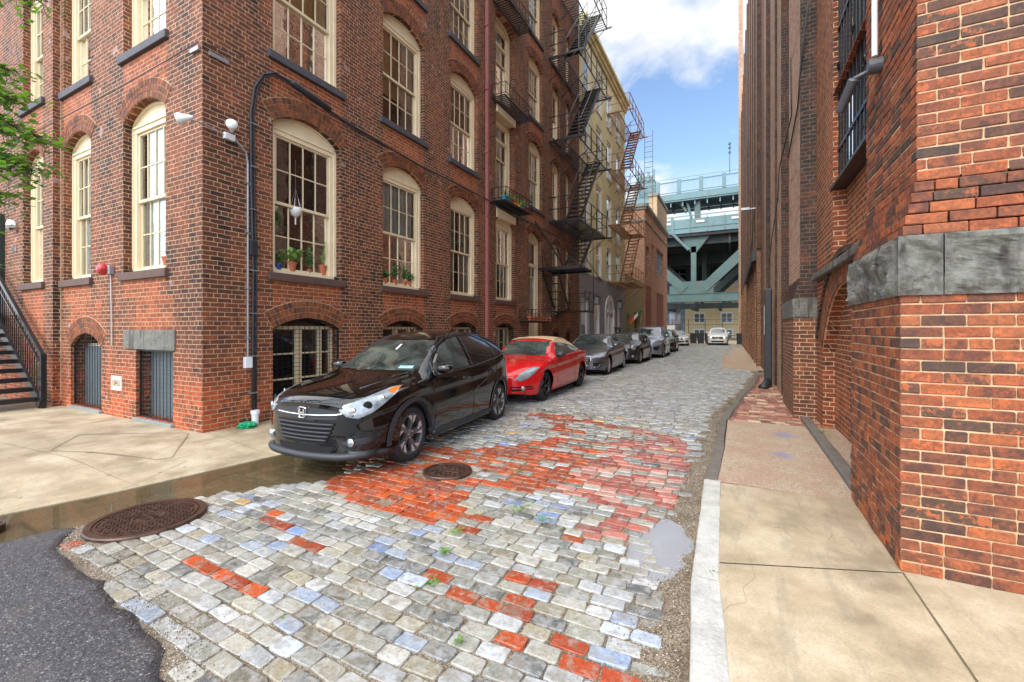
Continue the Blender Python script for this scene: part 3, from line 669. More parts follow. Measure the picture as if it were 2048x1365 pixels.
def basement(parent, u0, u1, z0, zs, rise, loc, rot, style=0):
    ca, s_ = cos(rot), sin(rot); w = u1-u0; u = (u0+u1)/2; L = (loc[0]+u*ca, loc[1]+u*s_, 0)
    f = MB(); a = w/2; y0, y1 = .24, .30
    f.box(-a,y0,z0,-a+.05,y1,zs+rise); f.box(a-.05,y0,z0,a,y1,zs+rise); f.box(-a+.05,y0,zs-.02,a-.05,y1,zs+.05)
    f.box(-a+.05,y0,z0,a-.05,y1,z0+.06)
    if style: f.box(a-.36,y0,z0,a-.27,y1,zs-.02)
    else: f.box(-.1,y0,z0,0.02,y1,zs-.02) ; f.box(a-.32,y0,z0,a-.25,y1,zs-.02)
    for k in () if style else (.36, .68): f.box(-a+.05,y0+.01,z0+(zs-z0)*k-.015,a-.05,y1-.01,z0+(zs-z0)*k+.015)
    o = f.build('basement_window', M['cream_d'], parent, L, rot)
    p = MB(); p.quad((-a+.02,.29,z0),(a-.02,.29,z0),(a-.02,.29,zs+.2),(-a+.02,.29,zs+.2)); p.build('pane', M['glass'], o)
    b = MB(); b.box(-a,.5,z0-.05,a,.53,zs+rise); 
    if style: b.box(-a+.02,.21,z0,a-.36,.235,zs,1)
    b.build('backing', [M['darkin'], M['grayshut']], o)
    wire_grille('wire_grille', o, -a, a, z0, zs, rise, (0,0,0), 0)
    s = MB(); s.box(-a-.03,-.05,z0-.1,a+.03,.2,z0-.005); s.build('sill', M['concrete_g'], o, bevel=.01)
    return o
# =============== the red brick corner building ===============
CX, CY = -7.08, 3.62
bld = empty('brick_building', 'tall sooty red brick mill building on the left corner with cream arched sash windows', 'building', (CX, CY, 0))
def rel(x, y, z=0): return (x-CX, y-CY, z)
wins = [(4.73,6.16),(7.34,8.79),(9.94,11.36),(12.49,13.85),(15.05,16.35),(17.45,18.35),(19.1,19.75)]
SL = rel(CX, 0); SR_ = R(90)
cols = []; RS = .26
fl = [(2.63,5.25),(6.42,8.8),(9.9,12.1),(13.2,15.3)]
for i, (a, b) in enumerate(wins):
    ops = [(.22 if i < 4 else 1.0, 1.66, .2)] if i < 4 or i >= 5 else []
    if i >= 5: ops = [(.9, 1.35, .18)]
    for j, (z0, zs) in enumerate(fl):
        zz = z0
        if i == 3 and j in (1, 2): zz = z0-.75
        if i == 4 and j == 0: zz = 1.05
        if i == 5 and j == 0: zz = 2.3
        ops.append((zz, zs-.0, RS if i < 5 else .18))
    cols.append((a, b, ops))
facade('front_wall', bld, 3.62, 21.05, -.2, 18.2, cols, .26, [M['brick'], M['brick_red']], SL, SR_)
am = arch_mesh(1.43, RS, 3); am2 = arch_mesh(.8, .18, 2); amb = arch_mesh(1.43, .2, 3)
backs = {(0,0):'dark',(0,1):'blind',(1,0):'curtain',(1,1):'blind',(2,0):'part',(3,0):'part',(1,2):'curtain'}
for i, (a, b) in enumerate(wins):
    u = (a+b)/2; w = b-a
    for (z0, zs, rise) in cols[i][2]:
        wl_ = rel(CX, u)
        if zs < 2:
            if i < 5: basement(bld, a, b, z0, zs, rise, rel(CX, 0), SR_)
            else: wire_grille('basement_grille', bld, a, b, z0, zs, rise, rel(CX, 0), SR_)
            if i >= 5: q = MB(); q.box(a,.28,z0,b,.3,zs+rise); q.build('backing', M['darkin'], bld, rel(CX,0), SR_)
            obj('brick_arch', amb if i < 5 else arch_mesh(w, rise, 2), bld, rel(CX, u, zs), SR_); continue
        j = [k for k in range(4) if abs(fl[k][1]-zs) < .01][0]
        obj('brick_arch', am if i < 5 else am2, bld, rel(CX, u, zs), SR_)
        bk = backs.get((i, j), ['curtain','part','blind','curtain','curtain'][(i*3+j) % 5])
        if i < 5:
            if i == 3 and j in (1, 2): window(bld, u, z0, w, zs-z0, rise, rel(CX,0), SR_, back=bk, inset=.2, sill='cream', sw=0, sh=.3, colsn=3, rows=(1,3), trans=.5, fr=.2)
            elif i == 4 and j == 0: window(bld, u, z0, w, zs-z0, rise, rel(CX,0), SR_, back='curtain', inset=.2, sill='cream', sw=0, sh=.3, colsn=3, rows=(1,4), trans=.9, low=.9, fr=.2)
            else: window(bld, u, z0, w, zs-z0, rise, rel(CX,0), SR_, back=bk, sill='sillst' if j == 0 else 'sillwood')
        else: window(bld, u, z0, w, zs-z0, rise, rel(CX,0), SR_, back='curtain', sill='sillst', colsn=2, sw=.04, sh=.1, fr=.08)
# left wing facade
lc = [(-9.5,-8.13,[(.22,1.3,0),(2.63,5.25,RS),(6.42,8.8,RS),(9.9,12.1,RS)]), (-12.12,-10.85,[(6.42,8.8,RS),(2.63,5.25,RS),(9.9,12.1,RS)])]
facade('side_wall', bld, -12.22, CX, -.2, 18.2, [(lc[0]), (-12.12,-10.85,[(2.63,5.25,RS),(6.42,8.8,RS),(9.9,12.1,RS)])], .26, [M['brick'], M['brick_red']], rel(0, CY), 0) if False else None
facade('side_wall', bld, -12.42, -9.6, -.2, 18.2, [(-12.12,-10.85,[(2.63,5.25,RS),(6.42,8.8,RS),(9.9,12.1,RS)])], .26, [M['brick'], M['brick_red']], rel(0, CY, 0), 0) if False else None
# one sheet whose basement openings differ from the windows above: split at z = 2.2
facade('side_wall', bld, -12.22, CX, 2.2, 18.2, [(-9.55,-8.13,lc[0][2][1:]), (-12.08,-10.85,[(2.63,5.25,RS),(6.42,8.8,RS),(9.9,12.1,RS)])], .26, [M['brick'], M['brick_red']], rel(0, CY, 0), 0)
facade('side_wall', bld, -12.22, CX, -.2, 2.2, [(-9.1,-7.9,[(.16,1.31,0)]), (-11.75,-10.4,[(.16,1.32,.26)])], .26, [M['brick'], M['brick_red']], rel(0, CY, 0), 0)
facade('wing_wall', bld, -24, -12.22, -.2, 18.2, [(-13.85,-12.72,[(2.63,5.2,RS),(6.42,8.8,RS),(9.9,12.1,RS)]), (-17.3,-16.1,[(2.63,5.2,RS),(6.42,8.8,RS)])], .26, [M['brick'], M['brick_red']], rel(0, 3.5, 0), 0)
mb = MB(); mb.quad((-12.22,3.5,-.2),(-12.22,3.62,-.2),(-12.22,3.62,18.2),(-12.22,3.5,18.2)); mb.build('wall_return', M['brick'], bld, rel(0,0))
mb = MB(); mb.box(-12.218,3.607,.2,-12.195,3.62,14); mb.build('lime_joint', M['mortar'], bld, rel(0,0))
mb = MB(); mb.box(-24,3.9,17.9,-7.4,21,18.2); mb.build('roof', M['concrete_g'], bld, rel(0,0))
mb = MB(); mb.quad((CX-.01,21.04,-.2),(-14,21.04,-.2),(-14,21.04,18.2),(CX-.01,21.04,18.2)); mb.build('party_wall', M['brick_up'], bld, rel(0,0))
am3 = arch_mesh(1.42, RS, 3); am4 = arch_mesh(1.23, RS, 3); am5 = arch_mesh(1.13, RS, 3)
for (a, b, am_, y) in ((-9.55,-8.13,am3,CY),(-12.08,-10.85,am4,CY),(-13.85,-12.72,am5,3.5),(-17.3,-16.1,am5,3.5)):
    for j in range(3 if a > -17 else 2):
        z0, zs = fl[j]
        if y < 3.55 and j == 0: zs = 5.2
        window(bld, (a+b)/2, z0, b-a, zs-z0, RS, rel(0, y), 0, back=['curtain','part','curtain'][j], sill='sillst' if j == 0 else 'sillwood')
        obj('brick_arch', am_, bld, rel((a+b)/2, y, zs), 0)
basement(bld, -9.1, -7.9, .16, 1.31, .0001, rel(0, CY), 0, style=1)
basement(bld, -11.75, -10.4, .16, 1.32, .26, rel(0, CY), 0, style=1)
obj('brick_arch', arch_mesh(1.35, .26, 3), bld, rel(-11.075, CY, 1.32), 0)
mb = MB(); mb.box(-9.5,3.595,1.31,-7.82,3.66,1.64); mb.build('stone_lintel', M['stone'], bld, rel(0,0), bevel=.01)
# date stone and house number
def text(body, size, loc, rot, mat, name, parent=None, ext=.004, center=True):
    cu = bpy.data.curves.new(name, 'FONT'); cu.body = body; cu.size = size; cu.extrude = ext
    if center: cu.align_x = 'CENTER'; cu.align_y = 'CENTER'
    o = bpy.data.objects.new('tmp', cu); COL.objects.link(o); bpy.context.view_layer.update()
    me = bpy.data.meshes.new_from_object(o.evaluated_get(bpy.context.evaluated_depsgraph_get())); me.name = name
    bpy.data.objects.remove(o); me.materials.clear(); me.materials.append(mat)
    o = bpy.data.objects.new(name, me); COL.objects.link(o); o.parent = parent; o.location = loc; o.rotation_euler = rot; return o
ds = MB(); ds.box(-.2,-.012,-.13,.2,.03,.13); d = ds.build('date_stone', basic('pale_stone', srgb(205,186,166), .8, bump=.5), bld, rel(-9.8,CY,.69), 0, bevel=.008)
text('1843', .15, (0,-.013,0), (R(90),0,0), basic('carved_letter', srgb(120,98,84), .9), 'lettering', d)
text('214', .24, rel(-14.4,3.495,3.44), (R(90),0,0), basic('number_metal', srgb(120,125,132), .4, .6), 'house_number', bld)
# dark doorway with its hood at the top of the iron stairs
dw = MB(); dw.box(-16.4,3.42,1.75,-14.97,3.52,4.3); dw.build('door', basic('green_door', srgb(34,48,42), .45), bld, rel(0,0))
mb = MB(); mb.quad((CX-1.4,5.0,.0),(CX-1.4,20.9,.0),(CX-1.4,20.9,18),(CX-1.4,5.0,18)); mb.quad((-24,5.0,0),(CX-1.4,5.0,0),(CX-1.4,5.0,18),(-24,5.0,18))
for z in (2.1,5.95,9.5,12.8): mb.quad((CX-1.39,4.0,z),(CX-.3,4.0,z),(CX-.3,20.9,z),(CX-1.39,20.9,z)); mb.quad((-23,3.95,z),(-7.5,3.95,z),(-7.5,4.99,z),(-23,4.99,z))
mb.build('interior', M['darkin'], bld, rel(0,0))
# downspout
mb = MB(); mb.box(CX+.02,11.76,.1,CX+.12,11.88,15); 
for z in (1.2,3.2,5.2,7.2,9.2,11.2): mb.box(CX+.0,11.73,z,CX+.13,11.91,z+.05)
mb.build('downspout', M['pipe'], bld, rel(0,0), bevel=.01)
# =============== yellow building ===============
M['plaster'] = basic('yellow_plaster', srgb(218,210,162), .8, var=.3, scale=1.1, bump=.2)
M['greypl'] = basic('grey_render', srgb(140,140,142), .7, var=.12, scale=1.5)
yb = empty('rendered_building', 'yellow rendered row building over a grey ground floor with white windows', 'building', (CX, 21.06, 0))
ry = lambda x, y, z=0: (x-CX, y-21.06, z)
yc = [(21.8,22.8),(24.0,25.15),(26.25,27.35),(28.6,29.7)]; yf = [(4.7,6.65),(7.35,9.9),(10.95,13.3),(14.1,16.2)]
facade('upper_wall', yb, 21.06, 31.1, 4.6, 17.0, [(a,b,[(z0,z1,0) for z0,z1 in yf]) for a,b in yc], .2, [M['plaster'], M['plaster']], ry(CX,0), SR_, NA=1)
facade('ground_wall', yb, 21.06, 31.1, -.2, 4.6, [(21.3,22.75,[(.12,3.35,0)]),(23.6,24.75,[(1.25,3.3,0)]),(25.85,28.1,[(.12,2.75,.95)]),(28.9,29.9,[(.12,3.3,0)])], .3, [M['greypl'], M['greypl']], ry(CX,0), SR_, NA=14)
for a, b in yc:
    for z0, z1 in yf: window(yb, (a+b)/2, z0, b-a, z1-z0, 0, ry(CX,0), SR_, back='curtain' if z0 > 7 else 'part', inset=.03, sill='white', fmat='white', colsn=1, rows=(1,1), sw=.05, sh=.08, fr=.09)
window(yb, 24.175, 1.25, 1.15, 2.05, 0, ry(CX,0), SR_, back='curtain', inset=.03, sill='white', fmat='white', colsn=2, rows=(2,2), sw=.05, sh=.08, fr=.09)
def door(parent, a, b, z0, z1, loc, name='door', glassd=False):
    mb = MB(); mb.box(a,.1,z0,a+.12,.26,z1); mb.box(b-.12,.1,z0,b,.26,z1); mb.box(a,.1,z1-.12,b,.26,z1); mb.box(a+.12,.2,z0,b-.12,.25,z1-.12)
    for q in range(2):
        for r_ in range(3): 
            w = (b-a-.24)/2; mb.box(a+.2+q*w,.185,z0+.2+r_*(z1-z0-.5)/3,a+.04+(q+1)*w,.2,z0+.1+(r_+1)*(z1-z0-.5)/3)
    return mb.build(name, M['white'], parent, loc, SR_)
door(yb, 21.3, 22.75, .12, 3.35, ry(CX,0)); door(yb, 28.9, 29.9, .12, 3.3, ry(CX,0))
mb = MB(); a, b = 25.85, 28.1; n = 14; us = [a+(b-a)*k/n for k in range(n+1)]
for p, q in zip(us, us[1:]):
    f1 = lambda u: arcz(u,a,b,2.75,.95); mb.prism([(p,-.04,f1(p)-.25),(q,-.04,f1(q)-.25),(q,-.04,f1(q)+.06),(p,-.04,f1(p)+.06)], (0,.3,0))
mb.box(a-.05,-.04,.12,a+.22,.25,2.8); mb.box(b-.22,-.04,.12,b+.05,.25,2.8); mb.box(a+.2,.0,2.62,b-.2,.25,2.8)
c0 = (a+b)/2; mb.box(c0-.09,.02,.12,c0+.09,.25,2.62)
for sgn in (-1, 1):
    x0, x1 = (a+.22, c0-.09) if sgn < 0 else (c0+.09, b-.22)
    mb.box(x0,.05,1.05,x1,.2,1.2); mb.box(x0,.05,.12,x1,.2,.25); mb.box(x0,.05,2.5,x1,.2,2.62); mb.box(x0,.05,.2,x0+.1,.2,2.6); mb.box(x1-.1,.05,.2,x1,.2,2.6)
    mb.bar((x0+.05,.1,.2),(x1-.05,.1,1.1),.1,.06,up=(0,1,0)); mb.bar((x0+.05,.1,1.1),(x1-.05,.1,.2),.1,.06,up=(0,1,0))
    mb.bar((c0+sgn*.05,.1,3.45),(c0+sgn*.8,.1,2.8),.1,.06,up=(0,1,0))
mb.box(c0-.06,.02,2.8,c0+.06,.2,3.6)
dd = mb.build('arched_door', M['white'], yb, ry(CX,0), SR_)
mb = MB(); mb.box(a+.1,.24,.12,b-.1,.27,3.6); mb.build('door_backing', basic('dark_glazing', srgb(52,58,62), .2), yb, ry(CX,0), SR_)
mb = MB(); mb.box(21.9,.16,1.3,22.5,.198,1.9); mb.build('letterbox', M['metal'], yb, ry(CX,0), SR_)
mb = MB()
for k, (o, h0, h1) in enumerate(((.12,17.0,17.2),(.22,17.2,17.45),(.36,17.45,17.65))): mb.box(21.06,-o,h0,31.2,.1,h1)
mb.build('cornice', M['plaster'], yb, ry(CX,0), SR_, bevel=.02)
mb = MB(); mb.box(21.08,.05,-.2,31.08,7,17.2); 
mb = MB(); mb.quad((CX,31.1,-.2),(-14,31.1,-.2),(-14,31.1,17.2),(CX,31.1,17.2)); mb.quad((CX-.02,21.1,17.2),(-14,21.1,17.2),(-14,31.1,17.2),(CX-.02,31.1,17.2)); mb.build('gable_wall', M['plaster'], yb, ry(0,0))
# =============== low garage and brick warehouse on the left ===============
gb = empty('garage_building', 'low weathered olive garage wall between the yellow building and the brick warehouse', 'building', (CX, 31.12, 0))
M['olive'] = basic('olive_wall', srgb(150,138,98), .85, var=.35, scale=1.3, bump=.4)
facade('front_wall', gb, 31.12, 38.0, -.2, 5.6, [(31.8,32.7,[(.15,2.8,0)]),(34.2,37.0,[(.15,3.0,0)])], .5, [M['olive'], M['olive']], (0,-31.12,0), SR_, NA=1)
mb = MB(); mb.quad((31.12,0,5.6),(38,0,5.6),(38,7,5.6),(31.12,7,5.6)); mb.build('roof', M['concrete_g'], gb, (0,-31.12,0), SR_)
mb = MB(); mb.box(34.2,.4,.1,37,.44,3.0)
for k in range(9): mb.box(34.2,.385,.3+k*.3,37,.4,.32+k*.3)
mb.build('garage_door', basic('grey_shutter', srgb(90,86,80), .6), gb, (0,-31.12,0), SR_)
mb = MB(); mb.box(31.8,.3,.1,32.7,.34,2.8); mb.build('door', basic('wood_door', srgb(120,76,48), .6), gb, (0,-31.12,0), SR_)
XB = -6.95
wb = empty('brick_warehouse', 'orange brick warehouse with a flat cornice and large grid window beside the bridge', 'building', (XB, 38.0, 0))
rw = lambda x, y, z=0: (x-XB, y-38.0, z)
facade('front_wall', wb, 38.0, 51.2, -.2, 12.2, [(38.5,39.9,[(.2,1.2,0),(6.4,8.9,0)]),(41.2,42.7,[(1.6,2.3,0),(7.0,9.5,0)]),(44.0,48.4,[(7.0,9.6,0)])], .25, [M['brick_far'], M['brick_far']], rw(XB,0), SR_, NA=1)
mb = MB(); mb.quad((-15,38,-.2),(XB,38,-.2),(XB,38,12.2),(-15,38,12.2)); mb.quad((-15,38,12.2),(XB,38,12.2),(XB,51.2,12.2),(-15,51.2,12.2)); mb.build('side_wall', M['brick_far'], wb, rw(0,0))
M['tan'] = basic('tan_stone', srgb(176,154,120), .8, var=.2, scale=1.5)
mb = MB()
for o, h0, h1 in ((.08,10.9,11.05),(.1,11.9,12.1),(.2,12.1,12.35)): mb.box(-15,38-o,h0,XB+o,51.2+o,h1)
mb.build('cornice', M['concrete_g'], wb, rw(0,0))
mb = MB(); mb.box(-7.75,44.5,12.36,XB-.02,51.1,14.8); mb.build('parapet', M['tan'], wb, rw(0,0), bevel=.03)
mb = MB(); mb.box(-15,44.7,12.3,-7.76,51,13.9); mb.build('rear_parapet', basic('brown_render', srgb(128,112,94), .9, var=.25, bump=.3), wb, rw(0,0))
mb = MB(); mb.box(-7.85,44.4,14.8,XB+.1,51.3,15.1); mb.build('coping', M['concrete_g'], wb, rw(0,0), bevel=.02)
for (a, b, z0, z1, nc, nr) in ((38.5,39.9,6.4,8.9,2,3),(41.2,42.7,7.0,9.5,3,4),(44.0,48.4,7.0,9.6,7,5)):
    mb = MB(); mb.box(a,.2,z0,b,.22,z1,1)
    for k in range(nc+1): u = a+(b-a)*k/nc; mb.box(u-.03,.16,z0,u+.03,.19,z1)
    for k in range(nr+1): z = z0+(z1-z0)*k/nr; mb.box(a,.165,z-.03,b,.195,z+.03)
    mb.build('grid_window', [M['metal'], basic('dark_pane', srgb(60,72,80), .15)], wb, rw(XB,0), SR_)
for (a, b, z1) in ((38.3,40.9,5.3),(44.0,48.4,5.1)):
    mb = MB(); mb.box(a,-.01,.15,b,.02,z1); mb.box(a,-.04,z1,b,.05,z1+.15); mb.build('bricked_doorway', basic('red_boards', srgb(128,62,50), .7), wb, rw(XB,0), SR_)
# =============== fire escapes ===============
def fire_escape(label, Y0, Y1, levels, mat, X0=-7.06, Wd=1.32, stairs=True, cat='fire escape', land=None):
    fe = empty('fire_escape', label, cat, (X0, Y0, levels[0]), group='iron fire escapes on the left side')
    o = Vector((X0, Y0, levels[0])); T = lambda mb_, n_: mb_.build(n_, M[mat], fe, tuple(-o))
    for i, z in enumerate(levels):
        mb = MB(); X1 = X0+Wd; sx0 = X1-.72
        n = int((Y1-Y0)/.15)
        for k in range(n+1):
            yy = Y0+(Y1-Y0)*k/n
            x1 = X1 if (not stairs or i == 0 or yy > Y1-1.1 or yy < Y0+.0) else sx0
            mb.box(X0+.03,yy-.015,z-.012,x1,yy+.015,z+.012)
        for x in (X0+.03, X0+Wd*.5, X1): mb.box(x-.02,Y0-.03,z-.06,x+.02,Y1+.03,z-.014)
        for yy in (Y0, Y1): mb.box(X0,yy-.02,z-.06,X1+.25,yy+.02,z+.02)
        T(mb, 'platform')
        for k in range(4):
            mb = MB(); yy = Y0+(Y1-Y0)*k/3; mb.bar((X0,yy,z-1.0),(X1-.1,yy,z-.05),.025); T(mb, 'bracket')
        mb = MB()
        for h in (.5, 1.0):
            mb.tube([(X0,Y0,z+h),(X1,Y0,z+h),(X1,Y1,z+h),(X0,Y1,z+h)], .02, 5)
        for k in range(6): yy = Y0+(Y1-Y0)*k/5; mb.box(X1-.02,yy-.02,z,X1+.02,yy+.02,z+1.0)
        mb.box(X0+Wd*.5-.012,Y0-.012,z,X0+Wd*.5+.012,Y0+.012,z+1.0)
        T(mb, 'railing')
        if stairs and i < len(levels)-1:
            z2 = levels[i+1]; a = Vector((0,Y0+.35,z)); b = Vector((0,Y1-1.0,z2)); xs = (X1-.68, X1-.06)
            mb = MB()
            for x in xs: mb.bar((x,a.y,a.z),(x,b.y,b.z),.03,.16)
            n = 14
            for k in range(1, n+1):
                f = k/n; yy = a.y+(b.y-a.y)*f; zz = a.z+(b.z-a.z)*f; mb.box(xs[0],yy-.11,zz-.02,xs[1],yy+.09,zz+.01)
            for x in xs:
                mb.tube([(x,a.y,a.z+.85),(x,b.y,b.z+.85)], .019, 5)
                for k in range(0, 5): f = k/4; mb.bar((x,a.y+(b.y-a.y)*f,a.z+(b.z-a.z)*f),(x,a.y+(b.y-a.y)*f,a.z+(b.z-a.z)*f+.85),.016)
            T(mb, 'stair')
    return fe
fe = fire_escape('black iron fire escape with zigzag stairs and slatted landings above the drop stair', 17.0, 21.3, [6.19, 9.58, 13.1, 16.6], 'black')
# lower landing and drop stair
T = lambda mb_, n_: mb_.build(n_, M['black'], fe, (7.06,-17.0,-6.19))
mb = MB()
for k in range(16): mb.box(-7.03,15.9+k*.09,4.06,-5.35,15.94+k*.09,4.09)
mb.box(-7.05,15.85,3.98,-5.3,15.9,4.1); mb.box(-7.05,17.3,3.98,-5.3,17.35,4.1); T(mb, 'lower_landing')
mb = MB()
for x in (-6.45,-5.75): mb.bar((x,17.1,4.1),(x,19.4,6.19),.03,.16); mb.tube([(x,17.1,4.95),(x,19.4,7.0)], .014, 5)
for k in range(9): f = (k+1)/10; mb.box(-6.45,17.0+2.3*f,4.08+2.1*f,-5.75,17.2+2.3*f,4.11+2.1*f)
T(mb, 'stair')
mb = MB()
for x in (-6.95,-6.3): mb.bar((x,16.1,4.0),(x,17.4,2.5),.03,.14); mb.tube([(x,16.0,4.95),(x,17.5,3.3)], .014, 5); mb.bar((x,16.1,4.0),(x,16.0,4.95),.02); mb.bar((x,17.4,2.5),(x,17.5,3.3),.02)
for k in range(5): f = (k+.7)/5; mb.box(-6.95,16.0+1.3*f,4.0-1.5*f,-6.3,16.18+1.3*f,4.03-1.5*f)
for k in range(12): mb.box(-7.0,17.4+k*.1,2.4,-5.6,17.45+k*.1,2.43)
for x in (-7.0,-5.6): mb.box(x-.02,17.4,2.36,x+.02,18.6,2.44)
for h in (.45,.85): mb.tube([(-5.6,17.4,2.4+h),(-5.6,18.6,2.4+h),(-7.0,18.6,2.4+h)], .014, 5)
for yy in (17.4,18.0,18.6): mb.box(-5.615,yy-.015,2.4,-5.585,yy+.015,3.25)
T(mb, 'drop_stair')
mb = MB(); mb.tube([(-7.06,15.6,5.9),(-6.0,16.0,4.1)], .03, 6); T(mb, 'brace'); mb = MB(); mb.tube([(-7.06,17.3,5.2),(-5.4,17.3,4.1)], .02, 6); T(mb, 'brace'); mb = MB(); mb.tube([(-5.75,19.0,6.1),(-5.6,18.6,2.5)], .015, 6); T(mb, 'brace')
f2 = fire_escape('rusty tan iron fire escape on the far end of the yellow building', 26.5, 30.9, [4.55, 8.05, 11.4, 14.95], 'rust', stairs=True)
mb = MB()
for x in (-5.75,-5.2): mb.bar((x,31.3,3.4),(x,31.3,15.5),.03)
z = 3.6
while z < 15.4: mb.bar((-5.75,31.3,z),(-5.2,31.3,z),.022); z += .36
mb.build('ladder', M['rust'], f2, (7.06,-26.5,-4.55))
# =============== right-hand brick warehouse ===============
rb = empty('pilastered_warehouse', 'dark red brick warehouse on the right with tall pilasters and blue stone band', 'building', (.93, 3.62, 0))
rr_ = lambda x, y, z=0: (x-.93, y-3.62, z)
RR = R(-90)   # local x -> -Y, y -> +X
H = 23
XW = 1.22
# bays between piers; local u = -Y
facade('bay_wall', rb, -9.04, -4.95, -.2, H, [(-8.45,-5.2,[(-.1,1.30,1.15)]),], .14, [M['brick_r'], M['brick_r']], rr_(XW,0), RR, NA=24) if False else None
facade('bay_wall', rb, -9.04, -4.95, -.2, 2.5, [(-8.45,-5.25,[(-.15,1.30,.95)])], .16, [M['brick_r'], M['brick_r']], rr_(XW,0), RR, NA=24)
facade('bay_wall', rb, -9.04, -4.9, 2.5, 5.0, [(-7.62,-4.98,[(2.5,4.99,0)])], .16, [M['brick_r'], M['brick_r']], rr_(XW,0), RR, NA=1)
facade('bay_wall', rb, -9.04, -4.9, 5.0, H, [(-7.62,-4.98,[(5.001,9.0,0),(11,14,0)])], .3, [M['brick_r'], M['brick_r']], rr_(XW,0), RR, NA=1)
mb = MB(); mb.quad((XW+.16,5.1,-.2),(XW+.16,8.6,-.2),(XW+.16,8.6,2.5),(XW+.16,5.1,2.5)); mb.quad((XW+.158,4.9,2.5),(XW+.158,7.7,2.5),(XW+.158,7.7,3.66),(XW+.158,4.9,3.66)); mb.build('infill', M['brick_r'], rb, rr_(0,0))
ar = arch_mesh(3.2, .95, 3, .12, .02); obj('brick_arch', ar, rb, rr_(XW, 6.85, 1.30), RR)
mb = MB()
n = 20; a, b = -8.45-.3, -5.25+.3; Rr0 = (1.6**2+.95**2)/(1.9); zc = 1.3+.95-Rr0
for k in range(n):
    t0, t1 = [(-1.0+2.0*q/n)*math.asin(1.6/Rr0) for q in (k, k+1)]; r1, r2 = Rr0+.375, Rr0+.45
    p = lambda r, t_: (XW-.05, 6.85-r*sin(t_), zc+r*cos(t_)); mb.prism([p(r1,t0),p(r2,t0),p(r2,t1),p(r1,t1)], (.07,0,0))
mb.build('arch_moulding', M['brick_rd'], rb, rr_(0,0))
mb = MB(); mb.box(XW-.1,4.95,2.46,XW+.1,8.9,2.56); mb.build('ledge', M['stone'], rb, rr_(0,0), bevel=.015)
mb = MB(); mb.box(.97,5.0,-.05,1.1,8.9,.16); mb.build('plinth_kerb', M['kerbdark'], rb, rr_(0,0), bevel=.02)
# barred window in bay
mb = MB(); y0, y1, z0, z1 = 5.0, 7.6, 3.66, 9.0; xx = XW+.24
mb.box(xx,y0,z0,xx+.06,y0+.1,z1); mb.box(xx,y1-.1,z0,xx+.06,y1,z1); mb.box(xx,y0,z0,xx+.06,y1,z0+.1); mb.box(xx,6.25,z0,xx+.06,6.35,z1)
for k in range(1, 8): mb.box(xx+.01,y0,z0+k*.66,xx+.05,y1,z0+k*.66+.05)
w_ = mb.build('window', basic('green_grey_frame', srgb(86,96,90), .6), rb, rr_(0,0))
mb = MB(); mb.quad((xx+.03,y0,z0),(xx+.03,y1,z0),(xx+.03,y1,z1),(xx+.03,y0,z1)); mb.build('pane', basic('dirty_pane', srgb(110,120,116), .25, var=.3), w_)
mb = MB(); mb.box(XW-.03,y0,z0-.02,XW+.3,y1+.1,z0+.02); mb.build('sill', M['black'], w_)
mb = MB()
for k in range(15): yy = y0+.1+k*.175; mb.bar((XW+.06,yy,z0+.05),(XW+.06,yy,z1),.022)
for z in (z0+.5,z0+2.2,z0+4.2): mb.box(XW+.045,y0,z,XW+.075,y1,z+.05)
for k in range(9): yy = y0+.3+k*.28; zz = z0+1.0+.35*(k % 3); mb.lathe([(.05,-.012),(.065,0),(.05,.012),(.035,0),(.05,-.012)], (XW+.05,yy,zz), 'x', 10)
mb.build('window_bars', M['black'], rb, rr_(0,0))
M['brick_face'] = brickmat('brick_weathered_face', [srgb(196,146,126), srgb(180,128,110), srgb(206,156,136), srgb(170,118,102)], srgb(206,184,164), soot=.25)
# piers: (near y, far y, face x)
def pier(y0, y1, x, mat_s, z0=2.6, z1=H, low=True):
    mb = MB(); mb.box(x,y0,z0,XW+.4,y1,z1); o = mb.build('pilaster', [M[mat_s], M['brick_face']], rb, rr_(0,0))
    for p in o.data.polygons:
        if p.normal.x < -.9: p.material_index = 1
pl = [(9.04,11.2,.88)]
mb = MB(); mb.box(.88,9.04,-.2,XW+.1,11.0,1.84); mb.build('pier_base', M['brick_base'], rb, rr_(0,0))
mb = MB(); mb.box(.865,9.025,1.84,XW+.1,11.02,2.19); mb.build('pier_stone', M['stone'], rb, rr_(0,0), bevel=.03)
mb = MB()
for k in range(5): mb.box(.885+.02*k,9.045+.01*k,2.19+.071*k,XW+.1,11.0-.01*k,2.19+.071*(k+1)-.001)
mb.build('water_table', M['brick_rd'], rb, rr_(0,0))
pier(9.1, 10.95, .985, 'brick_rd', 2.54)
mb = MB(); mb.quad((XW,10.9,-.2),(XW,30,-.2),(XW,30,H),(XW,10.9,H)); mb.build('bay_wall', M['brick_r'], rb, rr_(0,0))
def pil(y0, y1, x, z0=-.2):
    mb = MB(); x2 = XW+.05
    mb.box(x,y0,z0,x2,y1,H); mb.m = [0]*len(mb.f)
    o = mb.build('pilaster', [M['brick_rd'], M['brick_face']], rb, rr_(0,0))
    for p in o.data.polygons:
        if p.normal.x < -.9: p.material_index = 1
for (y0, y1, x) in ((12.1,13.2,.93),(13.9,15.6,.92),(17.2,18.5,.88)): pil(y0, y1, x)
mb = MB(); mb.box(.98,11.02,-.1,1.25,13.9,1.0); mb.build('concrete_plinth', M['concrete_g'], rb, rr_(0,0), bevel=.02)
